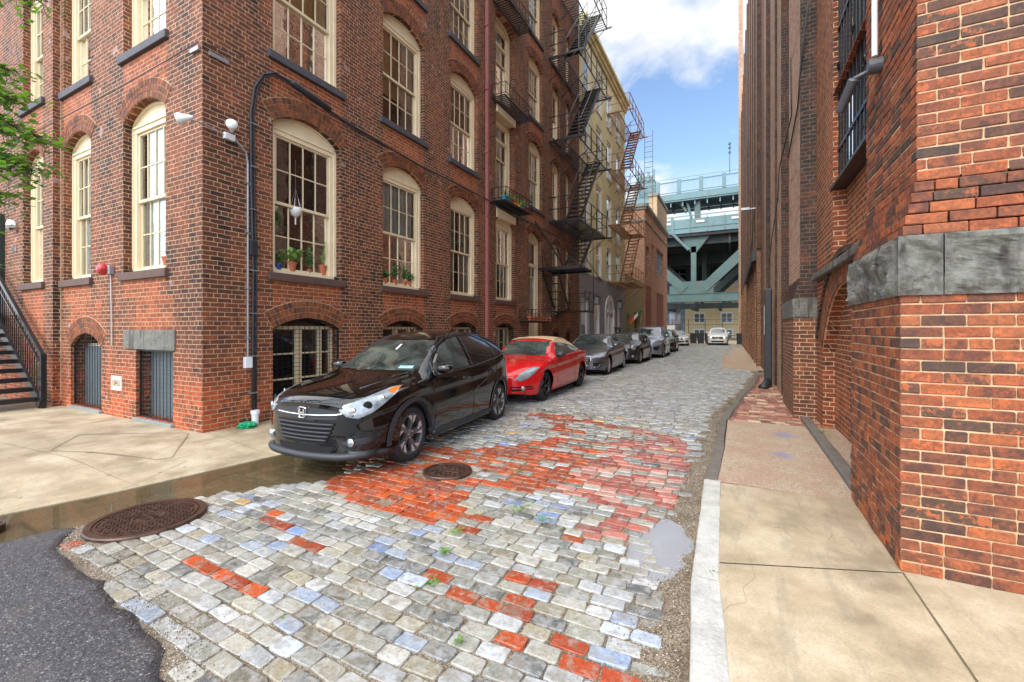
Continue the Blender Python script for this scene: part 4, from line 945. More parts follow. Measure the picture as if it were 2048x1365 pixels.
# the farther range leans in a little toward the street
x_at = lambda y: .84-.0135*(y-19)
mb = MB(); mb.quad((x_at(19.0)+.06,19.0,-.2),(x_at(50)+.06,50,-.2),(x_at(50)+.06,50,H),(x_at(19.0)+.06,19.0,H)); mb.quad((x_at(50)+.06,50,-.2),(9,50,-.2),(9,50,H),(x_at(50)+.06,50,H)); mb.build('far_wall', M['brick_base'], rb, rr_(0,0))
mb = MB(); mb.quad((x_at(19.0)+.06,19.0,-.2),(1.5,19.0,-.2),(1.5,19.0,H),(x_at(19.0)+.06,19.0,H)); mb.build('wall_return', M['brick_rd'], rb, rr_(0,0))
y = 20.6
while y < 49:
    for_z = 5.0
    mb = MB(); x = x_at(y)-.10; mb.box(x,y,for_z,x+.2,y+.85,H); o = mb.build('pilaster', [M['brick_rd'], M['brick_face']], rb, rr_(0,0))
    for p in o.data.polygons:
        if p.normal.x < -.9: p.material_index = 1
    mb = MB(); mb.box(x+.01,y+.1,-.2,x+.2,y+.75,5.0); mb.build('pier_base', M['brick_base'], rb, rr_(0,0))
    if y < 30:
        mb = MB(); mb.prism([(x-.16,y+1.0,5.05),(x+.14,y+1.0,5.15),(x+.14,y+1.0,4.7),(x-.16,y+1.0,4.6)], (0,1.9,0)); mb.build('canopy', M['plast'], rb, rr_(0,0))
    y += 2.05+.06*(y-20)
mb = MB(); mb.box(x_at(50)-.28,49.2,-.2,x_at(50)+.1,50.2,38); mb.build('chimney', M['brick_face'], rb, rr_(0,0))
mb = MB(); mb.quad((2.2,3.9,H),(9,3.9,H),(9,50,H),(1.3,50,H)); mb.quad((XW+.3,4.9,H),(9,4.9,H),(9,50,H),(XW+.3,50,H)) if False else None; mb.build('roof', M['concrete_g'], rb, rr_(0,0))
# near corner pier laid brick by brick
rn = random.Random(11); nb = MB()
def nbrick(x0, y0, z0, x1, y1, z1, j=.0025):
    i = len(nb.v); e = .004; jj = lambda: rn.uniform(-j, j)
    cx, cy = (x0+x1)/2, (y0+y1)/2
    for (z, s_) in ((z0, e), (z0+e*1.3, 0), (z1-e*1.3, 0), (z1, e)):
        for (x, y) in ((x0+s_,y0+s_),(x1-s_,y0+s_),(x1-s_,y1-s_),(x0+s_,y1-s_)): nb.v.append((x+jj(), y+jj(), z+jj()*.6))
    for r_ in range(3):
        for q in range(4): a = i+r_*4+q; b = i+r_*4+(q+1) % 4; nb.f.append((a,b,b+4,a+4)); nb.m.append(0)
    nb.f += [(i+3,i+2,i+1,i),(i+12,i+13,i+14,i+15)]; nb.m += [0,0]
CH, g = .0715, .0095
def course(z, k, x, y, y1, x1):
    # front face from x to x1 at y ; side face from y to y1 at x
    px = x; off = [.0, .11][k % 2]; L_ = .213
    first = L_ if k % 2 else .105
    u = x; l = first
    while u < x1:
        l2 = l
        if rn.random() < .12: l2 = l*.52
        p = rn.uniform(-.002, .003); nbrick(u, y+p, z, min(u+l2-g, x1), y+.1, z+CH-g); u += l2; l = L_
    u = y+.1+g*.8
    header = (z < 1.85)
    while u < y1:
        l2 = (.112 if header else L_)*rn.uniform(.96, 1.04); p = rn.uniform(-.002, .003); e = min(u+l2-g, y1)
        if e-u > .03: nbrick(x+p, u, z, x+.1, e, z+CH-g)
        u += l2
z = .1; k = 0
while z < 1.86-.04: course(z, k, .93, 3.62, 4.99, 4.0); z += CH; k += 1
z = 2.25; k = 0
while k < 5: course(z, k, .945+.018*k, 3.635+.012*k, 4.97, 4.0); z += CH; k += 1
while z < 5.2: course(z, k, 1.03, 3.69, 4.93, 4.0); z += CH; k += 1
np_ = nb.build('pier_brickwork', M['nearbrick'], rb, rr_(0,0), fix=False)
mb = MB(); mb.box(.938,3.628,-.1,4.2,4.982,1.86); mb.box(1.05,3.72,2.2,4.2,4.92,2.62); mb.box(1.037,3.697,2.62,4.2,4.922,5.4); mb.build('pier_mortar', M['mortar'], rb, rr_(0,0))
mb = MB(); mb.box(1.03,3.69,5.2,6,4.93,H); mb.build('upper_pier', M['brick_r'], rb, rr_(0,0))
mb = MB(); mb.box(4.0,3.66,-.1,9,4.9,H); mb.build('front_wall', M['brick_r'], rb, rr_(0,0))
# rough-faced stones of the band
def rough_block(x0, y0, z0, x1, y1, z1, seed, amp=.02, n=10):
    bm = bmesh.new(); bmesh.ops.create_cube(bm, size=1)
    bmesh.ops.subdivide_edges(bm, edges=bm.edges[:], cuts=n, use_grid_fill=True)
    for v in bm.verts:
        p = Vector(((x0+x1)/2+v.co.x*(x1-x0), (y0+y1)/2+v.co.y*(y1-y0), (z0+z1)/2+v.co.z*(z1-z0)))
        e = min(min(.5-abs(c) for c in (v.co.x, v.co.z)) if abs(v.co.y) > .499 else min(.5-abs(c) for c in (v.co.y, v.co.z)), .12)/.12
        d = (mn.fractal(p*5+Vector((seed, 0, 0)), 1, 2, 4)*1.3+.3)*amp
        if abs(v.co.z) < .499:
            if v.co.x < -.499: p.x -= d*max(0, e)
            if v.co.y < -.499: p.y -= d*max(0, e)
        v.co = p
    me = bpy.data.meshes.new('stone'); bm.to_mesh(me); bm.free(); return me
for i, (a, b) in enumerate(((.915, 1.13), (1.137, 2.0), (2.007, 3.0), (3.007, 4.0))):
    obj('stone_block', rough_block(a, 3.6, 1.865, b, 5.0 if i == 0 else 4.2, 2.245, i*3.7, .05 if i else .04, 18), rb, rr_(0,0)).data.materials.append(M['stone'])
# downpipe with shoe
# ---------------- vehicles ----------------
def paint(name, col, metal=.3, rough=.28, wetness=True):
    t = NT(name); c = t.coord(); n_ = t.noise(c, 26, 5, .7)
    a = dict(col=col, metal=metal, rough=rough, coat=1.0, crough=.03, spec=.2)
    if wetness: a['nrm'] = t.bump(t.ramp(t.noise(c, 90, 2), [(.66, 0.0), (.72, 1.0)]), .10, .002)
    return t.set(**a)
P_BLACK = paint('black_paint', (.002,.002,.0025,1), 0, .08, False)
P_RED = paint('red_paint', (.55,.006,.010,1), 0, .25, False)
P_GREY = paint('grey_metallic', (.10,.105,.12,1), .6, .32)
P_DK = paint('dark_metallic', (.035,.035,.04,1), .5, .3)
P_BLUEG = paint('bluegrey_metallic', (.20,.23,.28,1), .6, .32)
P_WHITE = paint('white_paint_car', (.72,.71,.68,1), 0, .35)
P_BK2 = paint('deep_black_paint', (.012,.012,.016,1), .3)
def cglass(name, col, rough=.04):
    t = NT(name); c = t.coord(); n_ = t.noise(c, 2.2, 4, .6, .6)
    cc = t.ramp(n_, [(.38, tuple(x*.25 for x in col[:3])+(1,)), (.62, col)])
    return t.set(col=cc, rough=rough, spec=.9, coat=.6, crough=.02, nrm=t.bump(t.noise(c, 70, 3, .7), .06, .002))
G_WS = cglass('windscreen_glass', (.055,.075,.068,1)); G_SIDE = cglass('side_glass', (.05,.07,.065,1)); G_DARK = cglass('privacy_glass', (.012,.013,.015,1))
LAMP = basic('lamp_glass', srgb(140,148,154), .12, .35, var=.6, scale=9); AMBER = basic('amber_lamp', srgb(190,96,24), .2); REDL = basic('red_lamp', srgb(200,20,24), .15)
SOFT = basic('tan_canvas', srgb(176,150,116), .85, var=.12, scale=12, bump=.3)
RIMD = basic('dark_alloy', srgb(84,80,80), .35, .25); RIML = basic('bright_alloy', srgb(178,170,164), .3, .3); RIMB = basic('gloss_black_alloy', srgb(16,16,18), .2, .3)
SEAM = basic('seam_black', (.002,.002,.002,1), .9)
def ip(pts, x):
    if x <= pts[0][0]: return pts[0][1]
    n = len(pts)
    for k in range(n-1):
        (a, u), (b, v) = pts[k], pts[k+1]
        if x <= b:
            h = b-a; t = (x-a)/h
            sl = (v-u)/h
            m0 = sl if k == 0 else (0 if (u-pts[k-1][1])*(v-u) <= 0 else 2/(1/((u-pts[k-1][1])/(a-pts[k-1][0]))+1/sl)) if abs(sl) > 1e-9 else 0
            m1 = sl if k == n-2 else (0 if (pts[k+2][1]-v)*(v-u) <= 0 else 2/(1/((pts[k+2][1]-v)/(pts[k+2][0]-b))+1/sl)) if abs(sl) > 1e-9 else 0
            t2, t3 = t*t, t*t*t
            return (2*t3-3*t2+1)*u+(t3-2*t2+t)*h*m0+(-2*t3+3*t2)*v+(t3-t2)*h*m1
    return pts[-1][1]
PROF = [(0,.93),(.10,.975),(.3,.995),(.5,1.0),(.68,.985),(.80,.975),(.9,.985),(1,.95)]
class Car:
    def __init__(s, name, label, L, w, top, belt, wid, roofw, zs, axles, Rw, bow, paintm, loc, yaw, group='cars parked along the alley', archR=None, sill=.2, nose_z=None, crown=.05, prof=PROF):
        s.root = empty(name, label, 'car', loc, yaw, group); s.L, s.w = L, w; s.axles = axles; s.Rw = Rw; s.AR = archR or Rw+.055
        s.paint = paintm; Rz = Rw
        st = sorted(set([round(L*k/46, 3) for k in range(47)]+[round(a+s.AR*cos(pi*k/12), 4) for a in axles for k in range(13)]+[.03,.07,.12]))
        def bottom(y):
            z = ip(zs, y)
            for a in axles:
                if abs(y-a) < s.AR: z = max(z, Rz+sqrt(max(0, s.AR**2-(y-a)**2)))
            return z
        s.bottom = bottom
        def bowf(x, y, z):
            f0 = sm(1.1, 0, y); f1 = sm(L-1.0, L, y)
            q = (abs(x)/w)**2.6
            return y+bow[0]*q*f0-bow[1]*q*f1
        rows = 11; secs = []
        for y in st:
            zb, zl, zt = bottom(y), ip(belt, y), ip(top, y); wm = ip(wid, y)*w; rw_ = min(ip(roofw, y)*w, wm*.97); zs0 = ip(zs, y)
            if zb > zl-.03: zb = zl-.03
            sec = []
            for k in range(rows):
                z = zb+(zl-zb)*k/(rows-1); p = ip(prof, (z-zs0)/(zl-zs0)); sec.append((wm*p, z))
            xb = sec[-1][0]; ze = zt-crown*min(1, .3+(zt-zl)/.3) if zt-zl > .05 else zt-(zt-zl)*.6
            for k in range(1, 6):
                t_ = k/5; sec.append((xb+(rw_-xb)*t_+.02*sin(pi*t_)*(zt-zl > .1), zl+(ze-zl)*t_))
            for k in range(1, 8):
                a = k/7; sec.append((rw_*(1-a), ze+(zt-ze)*(1-(1-a)**2.4)))
            secs.append((y, sec))
        mb = MB(); n = len(secs[0][1])
        for sg in (1, -1):
            i0 = len(mb.v)
            for y, sec in secs:
                for x, z in sec: mb.v.append((sg*x, bowf(x, y, z), z))
            for a in range(len(secs)-1):
                for b in range(n-1):
                    i = i0+a*n+b; mb.f.append((i, i+1, i+n+1, i+n) if sg < 0 else (i, i+n, i+n+1, i+1)); mb.m.append(0)
        for e in (0, -1):
            y, sec = secs[e]; m_ = 10; i0 = len(mb.v)
            for x, z in sec:
                for j in range(m_+1): xx = x*(2*j/m_-1); mb.v.append((xx, bowf(xx, y, z), z))
            for a in range(n-1):
                for j in range(m_): i = i0+a*(m_+1)+j; mb.f.append((i, i+1, i+m_+2, i+m_+1)); mb.m.append(0)
        me = mb.mesh('body', paintm, True)
        bm = bmesh.new(); bm.from_mesh(me); bmesh.ops.remove_doubles(bm, verts=bm.verts, dist=.0006); bmesh.ops.recalc_face_normals(bm, faces=bm.faces)
        bm.normal_update(); s.bvh = BVHTree.FromBMesh(bm); bm.to_mesh(me); bm.free(); me.polygons.foreach_set('use_smooth', [True]*len(me.polygons))
        s.body = obj('body', me, s.root)
        mod = s.body.modifiers.new('e', 'EDGE_SPLIT'); mod.split_angle = R(38)
        # dark underside and wheel wells
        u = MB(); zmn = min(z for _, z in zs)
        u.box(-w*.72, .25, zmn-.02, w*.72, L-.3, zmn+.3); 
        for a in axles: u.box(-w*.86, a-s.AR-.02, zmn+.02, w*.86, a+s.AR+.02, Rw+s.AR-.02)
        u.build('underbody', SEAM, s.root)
    def hit(s, a, b, az, off):
        d = Vector((-sin(R(az)), cos(R(az)), 0)); r = Vector((cos(R(az)), sin(R(az)), 0))
        o = r*a+Vector((0,0,b))-d*20 if az not in ('top',) else None
        # keep rays centred on the car
        h = s.bvh.ray_cast(o, d)
        if h[0] is None: return None
        return h[0]-d*off
    def patch(s, name, poly, az, mat, off=.006, parent=None, rings=5, both=False, smooth=True, thick=.012):
        for sg in ((1, -1) if both else (1,)):
            a_z = az*sg; pl = [(a*sg, b) for a, b in poly] if (sg < 0) else poly
            if sg < 0 and az == 90: pl = [(-a, b) for a, b in poly]
            d = Vector((-sin(R(a_z)), cos(R(a_z)), 0))
            pts = []
            for (p, q) in zip(pl, pl[1:]+pl[:1]):
                m_ = max(1, int(sqrt((p[0]-q[0])**2+(p[1]-q[1])**2)/.05))
                for k in range(m_): pts.append((p[0]+(q[0]-p[0])*k/m_, p[1]+(q[1]-p[1])*k/m_))
            cx = sum(p[0] for p in pts)/len(pts); cy = sum(p[1] for p in pts)/len(pts)
            mb = MB(); ok = True; N_ = len(pts); last = None
            for r_ in range(rings, -1, -1):
                f = r_/rings
                for p in (pts if r_ else [(cx, cy)]):
                    h = s.hit(cx+(p[0]-cx)*f, cy+(p[1]-cy)*f, a_z, off)
                    if h is None: h = last or Vector((0,0,0)); 
                    last = h; mb.v.append(tuple(h))
            for r_ in range(rings-1):
                for j in range(N_): mb.f.append((r_*N_+j, r_*N_+(j+1) % N_, (r_+1)*N_+(j+1) % N_, (r_+1)*N_+j)); mb.m.append(0)
            c_ = rings*N_
            for j in range(N_): mb.f.append(((rings-1)*N_+j, (rings-1)*N_+(j+1) % N_, c_)); mb.m.append(0)
            k0 = len(mb.v)
            for j in range(N_): mb.v.append(tuple(Vector(mb.v[j])+d*thick))
            for j in range(N_): mb.f.append((j, k0+j, k0+(j+1) % N_, (j+1) % N_)); mb.m.append(0)
            o = mb.build(name, mat, parent or s.root, smooth=smooth)
            mod = o.modifiers.new('e', 'EDGE_SPLIT'); mod.split_angle = R(50)
        return o
    def line(s, name, pts, az, mat, r=.004, off=.0, both=True, parent=None, closed=False, n=6):
        for sg in ((1, -1) if both else (1,)):
            a_z = az*sg; out = []
            for p, q in zip(pts, pts[1:]):
                m_ = max(1, int(sqrt((p[0]-q[0])**2+(p[1]-q[1])**2)/.06))
                for k in range(m_+(q is pts[-1])):
                    h = s.hit((p[0]+(q[0]-p[0])*k/m_)*sg, p[1]+(q[1]-p[1])*k/m_, a_z, off)
                    if h is not None: out.append(h)
            if len(out) > 1:
                mb = MB(); mb.tube(out, r, n); mb.build(name, mat, parent or s.body, smooth=True)
    def cladding(s, mat, band=.07, sillh=.1):
        for a in s.axles:
            for sg in (1, -1):
                mb = MB(); prev = None
                for k in range(25):
                    t_ = -.12+(pi+.24)*k/24; row = []
                    for r_ in (s.AR-.004, s.AR+band*.5, s.AR+band):
                        yy, zz = a+r_*cos(t_), s.Rw+r_*sin(t_); zz = max(zz, .15)
                        h = s.hit(yy*sg, zz, 90*sg, .012)
                        if h is None: h = Vector((sg*s.w*.97, yy, zz))
                        row.append(h)
                    row.insert(0, row[0]-Vector((sg*.05, 0, 0)))
                    if prev:
                        for q in range(3): mb.quad(prev[q], prev[q+1], row[q+1], row[q])
                    prev = row
                mb.build('wheel_arch', mat, s.root, smooth=True)
    def wheels(s, spokes=5, rim=None, rimf=None, twist=.25, wd=.21, tyrein=.74, style='blade'):
        rim = rim or RIMD; Rw = s.Rw
        tb = MB(); h = wd/2; ri = Rw*tyrein
        tb.lathe([(ri,-h*.75),(ri+.01,-h*.9),(Rw-.05,-h),(Rw-.015,-h*.86),(Rw,-h*.6),(Rw,-h*.3),(Rw-.006,-h*.28),(Rw-.006,-h*.22),(Rw,-h*.2),(Rw,h*.2),(Rw-.006,h*.22),(Rw-.006,h*.28),(Rw,h*.3),(Rw,h*.6),(Rw-.015,h*.86),(Rw-.05,h),(ri+.01,h*.9),(ri,h*.75)], (0,0,0), 'x', 40)
        tme = tb.mesh('tyre', M['rubber'], True)
        rb_ = MB(); ro = h*.86
        rb_.lathe([(ri+.004,ro),(ri-.012,ro+.004),(ri-.02,ro-.02),(ri-.035,-h*.7),(.05,-h*.7)], (0,0,0), 'x', 40, 0)
        rb_.lathe([(.0,ro-.004),(.03,ro-.004),(.034,ro-.012),(.065,ro-.03),(.07,-.02)], (0,0,0), 'x', 20, 0)
        rb_.lathe([(.15,-.01),(.15,-.03),(.0,-.03)], (0,0,0), 'x', 24, 1)
        for k in range(spokes):
            t0 = 2*pi*k/spokes
            def pt(r_, dt, xx): return (xx, r_*cos(t0+dt), r_*sin(t0+dt))
            w0, w1 = .30*5/spokes, .34*5/spokes
            if style == 'blade':
                rb_.prism([pt(.05,-w0*1.6,ro-.03),pt(ri-.02,-w1+twist,ro-.012),pt(ri-.02,w1*.2+twist,ro-.006),pt(.05,w0*1.2,ro-.024)], (-.04,0,0), 0)
                rb_.prism([pt(ri*.62,w1*.1+twist*.6,ro-.004),pt(ri-.016,w1*.2+twist,ro+.002),pt(ri-.016,w1*.95+twist,ro+.002)], (-.02,0,0), 2)
                rb_.prism([pt(ri*.55,-w1*.9+twist*.8,ro-.006),pt(ri-.018,-w1*1.1+twist,ro+.0),pt(ri-.018,-w1*.55+twist,ro+.0)], (-.02,0,0), 2)
            else:
                for sg in (-1, 1): rb_.prism([pt(.05,-.1,ro-.03),pt(ri-.02,sg*.17-.05,ro-.008),pt(ri-.02,sg*.17+.06,ro-.008),pt(.05,.16,ro-.026)], (-.03,0,0), 2 if style == 'split' else 0)
            for q in range(1): rb_.cyl((ro-.016,.045*cos(t0+.6),.045*sin(t0+.6)),(ro-.004,.045*cos(t0+.6),.045*sin(t0+.6)),.008,6,2)
        rme = rb_.mesh('rim', [rim, SEAM, rimf or rim], False)
        for a in s.axles:
            for sg in (1, -1):
                wo = bpy.data.objects.new('wheel', tme); COL.objects.link(wo); wo.parent = s.root; wo.location = (sg*(s.w-.04-h), a, Rw); 
                if sg < 0: wo.rotation_euler = (0, 0, pi)
                r_ = bpy.data.objects.new('rim', rme); COL.objects.link(r_); r_.parent = wo
    def mirror(s, y, z, x=None, mat=None):
        x = x or s.w*.93
        for sg in (1, -1):
            bm = bmesh.new(); bmesh.ops.create_uvsphere(bm, u_segments=16, v_segments=10, radius=1)
            for v in bm.verts:
                c = v.co; f = 1.0 if c.y < 0 else .75
                v.co = Vector((sg*(x+.13+.125*math.copysign(abs(c.x)**.8, c.x)), y+(.11 if c.y < 0 else .035)*c.y, z+.075*math.copysign(abs(c.z)**.75, c.z)*(1-.25*(c.x > 0)*abs(c.x))))
            bmesh.ops.recalc_face_normals(bm, faces=bm.faces)
            me = bpy.data.meshes.new('mirror'); bm.to_mesh(me); bm.free(); me.materials.append(mat or s.paint); me.polygons.foreach_set('use_smooth', [True]*len(me.polygons)); o = obj('mirror', me, s.root)
            mb = MB(); mb.prism([(sg*(x-.04),y-.05,z-.08),(sg*(x+.1),y-.03,z-.05),(sg*(x+.1),y+.03,z-.03),(sg*(x-.04),y+.06,z-.03)], (0,0,-.025)); mb.build('stalk', M['plast'], o)
    def handles(s, ys, z, mat=None, ln=.19):
        for y in ys:
            for sg in (1, -1):
                h = s.hit(sg*y, z, 90*sg, .0)
                if h is None: continue
                mb = MB(); o = Vector((sg, 0, 0))
                mb.tube([h-o*.01, h+o*.028+Vector((0,.03,0)), h+o*.034+Vector((0,ln*.5,.004)), h+o*.028+Vector((0,ln-.03,.004)), h-o*.01+Vector((0,ln,0))], [.012,.014,.015,.014,.012], 8)
                mb.build('door_handle', mat or s.paint, s.root, smooth=True)
    def plate_front(s, z, mat=None): pass

def place(xo, yo, xr, yr, a0, a1, w):
    """car origin (nose centre) from the outer (right-hand side) front and rear wheel positions"""
    d = Vector((xr-xo, yr-yo, 0)).normalized(); n_ = Vector((-d.y, d.x, 0))
    mid = Vector(((xo+xr)/2, (yo+yr)/2, 0)); c = mid+n_*(w-.1); o = c-d*((a0+a1)/2)
    return (o.x, o.y), math.atan2(-d.x, d.y)
def zcar(o, yaw, a, w):
    z = [zroad(o[0]-sin(yaw)*q+cos(yaw)*w*.8, o[1]+cos(yaw)*q) for q in a]
    return sum(z)/2-.004

# ---- black compact suv ----
(ox, oy), yw = place(-3.60, 4.15, -3.82, 6.78, .86, 3.47, .885)
c = Car('suv', 'glossy black compact suv with rain drops at the front of the parked row', 4.28, .885,
  top=[(0,.80),(.06,.865),(.16,.905),(.5,.975),(.9,1.03),(1.08,1.06),(1.25,1.14),(1.95,1.50),(2.2,1.565),(2.6,1.60),(3.1,1.585),(3.6,1.52),(3.78,1.47),(4.1,1.16),(4.2,1.02),(4.28,.9)],
  belt=[(0,.72),(.15,.80),(.6,.885),(1.1,.955),(1.6,.985),(2.6,1.035),(3.3,1.11),(3.7,1.20),(4.0,1.10),(4.28,.86)],
  wid=[(0,.72),(.08,.84),(.25,.93),(.6,.985),(1.0,1.0),(3.4,1.0),(3.9,.96),(4.15,.88),(4.28,.78)],
  roofw=[(0,.5),(.3,.66),(1.08,.74),(1.3,.72),(1.9,.635),(3.0,.62),(3.7,.60),(4.28,.6)],
  zs=[(0,.19),(.25,.17),(.5,.17),(4.0,.22),(4.28,.34)], axles=(.86, 3.47), Rw=.334, bow=(.24, .22), paintm=P_BLACK, loc=(ox, oy, zcar((ox,oy), yw, (.86,3.47), .885)), yaw=yw)
hrv = c
c.cladding(M['plast'], .065)
c.wheels(5, RIMD, RIML, .22)
c.patch('windscreen', [(-.66,1.075),(.66,1.075),(.60,1.25),(.50,1.455),(-.50,1.455),(-.60,1.25)], 0, G_WS, .006, rings=6)
c.patch('side_window', [(1.42,1.03),(1.55,1.17),(1.85,1.37),(2.1,1.465),(2.36,1.50),(2.36,1.055)], 90, G_SIDE, .006, both=True)
c.patch('side_window', [(2.47,1.065),(2.47,1.505),(2.9,1.485),(3.22,1.40),(3.27,1.14)], 90, G_DARK, .006, both=True)
c.patch('side_window', [(3.34,1.16),(3.32,1.36),(3.56,1.20)], 90, G_DARK, .006, both=True, rings=3)
c.line('window_trim', [(1.40,1.0),(2.36,1.035),(3.27,1.115),(3.6,1.18),(3.3,1.40),(2.9,1.515),(2.4,1.53),(2.05,1.485),(1.80,1.38),(1.5,1.18),(1.40,1.0)], 90, P_BLACK, .012, .002)
c.line('rail_trim', [(1.40,1.06),(1.72,1.36),(2.05,1.505),(2.5,1.555),(3.0,1.54),(3.5,1.42)], 90, M['plast'], .008, .004)
c.line('door_seam', [(1.33,.32),(1.31,.7),(1.34,.96)], 90, SEAM, .004); c.line('door_seam', [(2.40,.30),(2.42,.7),(2.41,1.04)], 90, SEAM, .004); c.line('door_seam', [(3.10,.52),(3.28,.85),(3.33,1.12)], 90, SEAM, .004)
c.line('sill_trim', [(1.28,.26),(2.2,.26),(3.05,.27)], 90, M['plast'], .045, -.012)
c.line('body_crease', [(1.3,.50),(2.2,.60),(2.9,.80),(3.2,.98)], 90, P_BLACK, .010, -.004)
c.patch('headlight', [(.70-.02,.70),(.80,.84),(.98,.93),(1.20,.975),(1.16,.90),(1.06,.82),(.94,.74)], 45, LAMP, .010, both=True, rings=4) if False else None
c.patch('headlight', [(.36,.735),(.44,.665),(.56,.645),(.72,.70),(.88,.80),(1.02,.89),(1.10,.945),(.95,.935),(.75,.885),(.55,.83),(.42,.79)], 45, LAMP, .008, both=True, rings=5)
c.patch('indicator', [(.96,.87),(1.08,.938),(.97,.93),(.90,.90)], 45, AMBER, .013, both=True, rings=3)
for sg in (1, -1):
    for a_, z_, r_ in ((.50,.725,.042),(.66,.775,.050),(.82,.835,.04)):
        h = c.hit(a_*sg, z_, 45*sg, .002)
        if h:
            bm = bmesh.new(); bmesh.ops.create_uvsphere(bm, u_segments=16, v_segments=8, radius=r_); me = bpy.data.meshes.new('lens'); bm.to_mesh(me); bm.free(); me.materials.append(M['chrome'] if a_ != .66 else SEAM); me.polygons.foreach_set('use_smooth', [True]*len(me.polygons)); o_ = obj('lamp_lens', me, c.root, tuple(h)); o_.scale = (1, .35, 1); o_.rotation_euler = (0, 0, R(45*sg))
c.patch('grille', [(-.43,.60),(.43,.60),(.34,.40),(.28,.355),(-.28,.355),(-.34,.40)], 0, SEAM, .004, rings=4)
for z, w_ in ((.575,.42),(.53,.40),(.485,.38),(.44,.355),(.40,.33)): c.line('grille_bar', [(-w_,z),(0,z-.004),(w_,z)], 0, M['plast'], .013, .014, both=False)
c.patch('grille_panel', [(-.50,.715),(-.30,.74),(0,.748),(.30,.74),(.50,.715),(.44,.635),(.2,.62),(-.2,.62),(-.44,.635)], 0, M['plast'], .008, rings=4)
c.line('grille_chrome', [(-.44,.685),(-.2,.672),(0,.668),(.2,.672),(.44,.685),(.52,.70)], 0, M['chrome'], .011, .016, both=False)
c.patch('lower_intake', [(-.42,.335),(.42,.335),(.36,.255),(-.36,.255)], 0, SEAM, .006, rings=3)
c.line('bumper_lip', [(-.76,.25),(-.5,.225),(0,.215),(.5,.225),(.76,.25)], 0, M['plast'], .045, .0, both=False)
c.line('bumper_lip', [(.0,.0),(.1,.0)], 0, M['plast'], .02, both=False)
c.line('bumper_lip', [(.08,.27),(.3,.24),(.48,.235)], 90, M['plast'], .034, -.004)
c.patch('fog_surround', [(.50,.375),(.60,.345),(.76,.37),(.80,.42),(.70,.43),(.56,.41)], 0, M['plast'], .008, both=True, rings=3)
for sg in (1, -1):
    h = c.hit(sg*.60, .385, 0, .016)
    if h: mb = MB(); mb.lathe([(0,-.012),(.028,-.008),(.034,.0)], tuple(h), 'y', 16, 0); mb.lathe([(.034,-.004),(.044,-.004),(.046,.01)], tuple(h), 'y', 16, 1); mb.build('fog_lamp', [LAMP, M['chrome']], c.root, smooth=True)
c.line('hood_seam', [(.44,.80),(.36,.80),(0,.815),(-.36,.80),(-.44,.80)], 0, SEAM, .004, both=False); c.line('bumper_seam', [(.36,.66),(.5,.58),(.55,.45)], 90, SEAM, .003)
c.line('hood_crease', [(.46,.93),(.52,1.0),(.60,1.06)], 0, P_BLACK, .01, -.004)
# emblem: rounded trapezoid ring with an H
h = c.hit(0, .69, 0, .02)
E_ = MB(); ex = [(-.058,.05),(-.04,.058),(.04,.058),(.058,.05),(.045,-.045),(.03,-.055),(-.03,-.055),(-.045,-.045),(-.058,.05)]
E_.tube([(a, 0, b) for a, b in ex], .006, 6)
for sg in (-1, 1): E_.prism([(sg*.04,-.008,.045),(sg*.022,-.008,.045),(sg*.016,-.008,-.042),(sg*.032,-.008,-.042)], (0,.012,0))
E_.box(-.022,-.008,-.008,.022,.004,.010); E_.build('emblem', M['chrome'], c.root, tuple(h))
c.mirror(1.50, 1.09, .80, P_BLACK); c.handles((2.08, 3.02), .90, P_BLACK)
for x0, x1 in ((-.62,.0),(-.02,.56)):
    a = c.hit(x0, 1.085, 0, .02); b = c.hit(x0+.1, 1.13, 0, .03); d_ = c.hit(x1, 1.12, 0, .012); e_ = c.hit((x0+x1)/2-.02, 1.17, 0, .02)
    if a and d_ and b: mb = MB(); mb.tube([a, b], .009, 6); mb.tube([c.hit(x0-.05,1.2,0,.016) or b, c.hit(x0+.25,1.105,0,.016)], .008, 6); mb.build('wiper', M['plast'], c.root)
c.patch('tag', [(.03,1.33),(.06,1.33),(.06,1.40),(.03,1.40)], 0, M['white'], .012, rings=2); c.patch('sticker', [(.38,1.10),(.58,1.10),(.57,1.13),(.38,1.13)], 0, basic('sticker_blue', srgb(140,180,190), .5), .012, rings=2)
c.patch('tail_light', [(4.0,.98),(4.1,1.08),(4.26,1.0),(4.2,.92)], 90, REDL, .014, both=True, rings=3)

# ---- red convertible ----
(ox, oy), yw = place(-3.84, 8.95, -3.93, 11.67, .95, 3.67, .90)
c = Car('convertible', 'bright red convertible with tan soft top and black wheels', 4.85, .90,
  top=[(0,.60),(.08,.68),(.4,.80),(.9,.90),(1.35,.955),(1.5,1.0),(2.1,1.34),(2.3,1.385),(2.8,1.40),(3.3,1.33),(3.75,1.13),(3.95,1.03),(4.4,1.0),(4.75,.95),(4.85,.85)],
  belt=[(0,.55),(.2,.66),(.6,.78),(1.3,.875),(2.5,.935),(3.4,.99),(4.0,1.0),(4.6,.95),(4.85,.8)],
  wid=[(0,.60),(.08,.74),(.3,.88),(.7,.97),(1.1,1.0),(3.9,1.0),(4.4,.93),(4.75,.8),(4.85,.7)],
  roofw=[(0,.45),(.5,.6),(1.4,.72),(2.1,.62),(2.4,.60),(3.3,.6),(3.9,.62),(4.85,.6)],
  zs=[(0,.24),(.3,.18),(4.4,.22),(4.85,.36)], axles=(.95, 3.67), Rw=.328, bow=(.40, .3), paintm=P_RED, loc=(ox, oy, zcar((ox,oy), yw, (.95,3.67), .9)), yaw=yw)
c.wheels(5, RIMB, M['plast'], .12, style='blade')
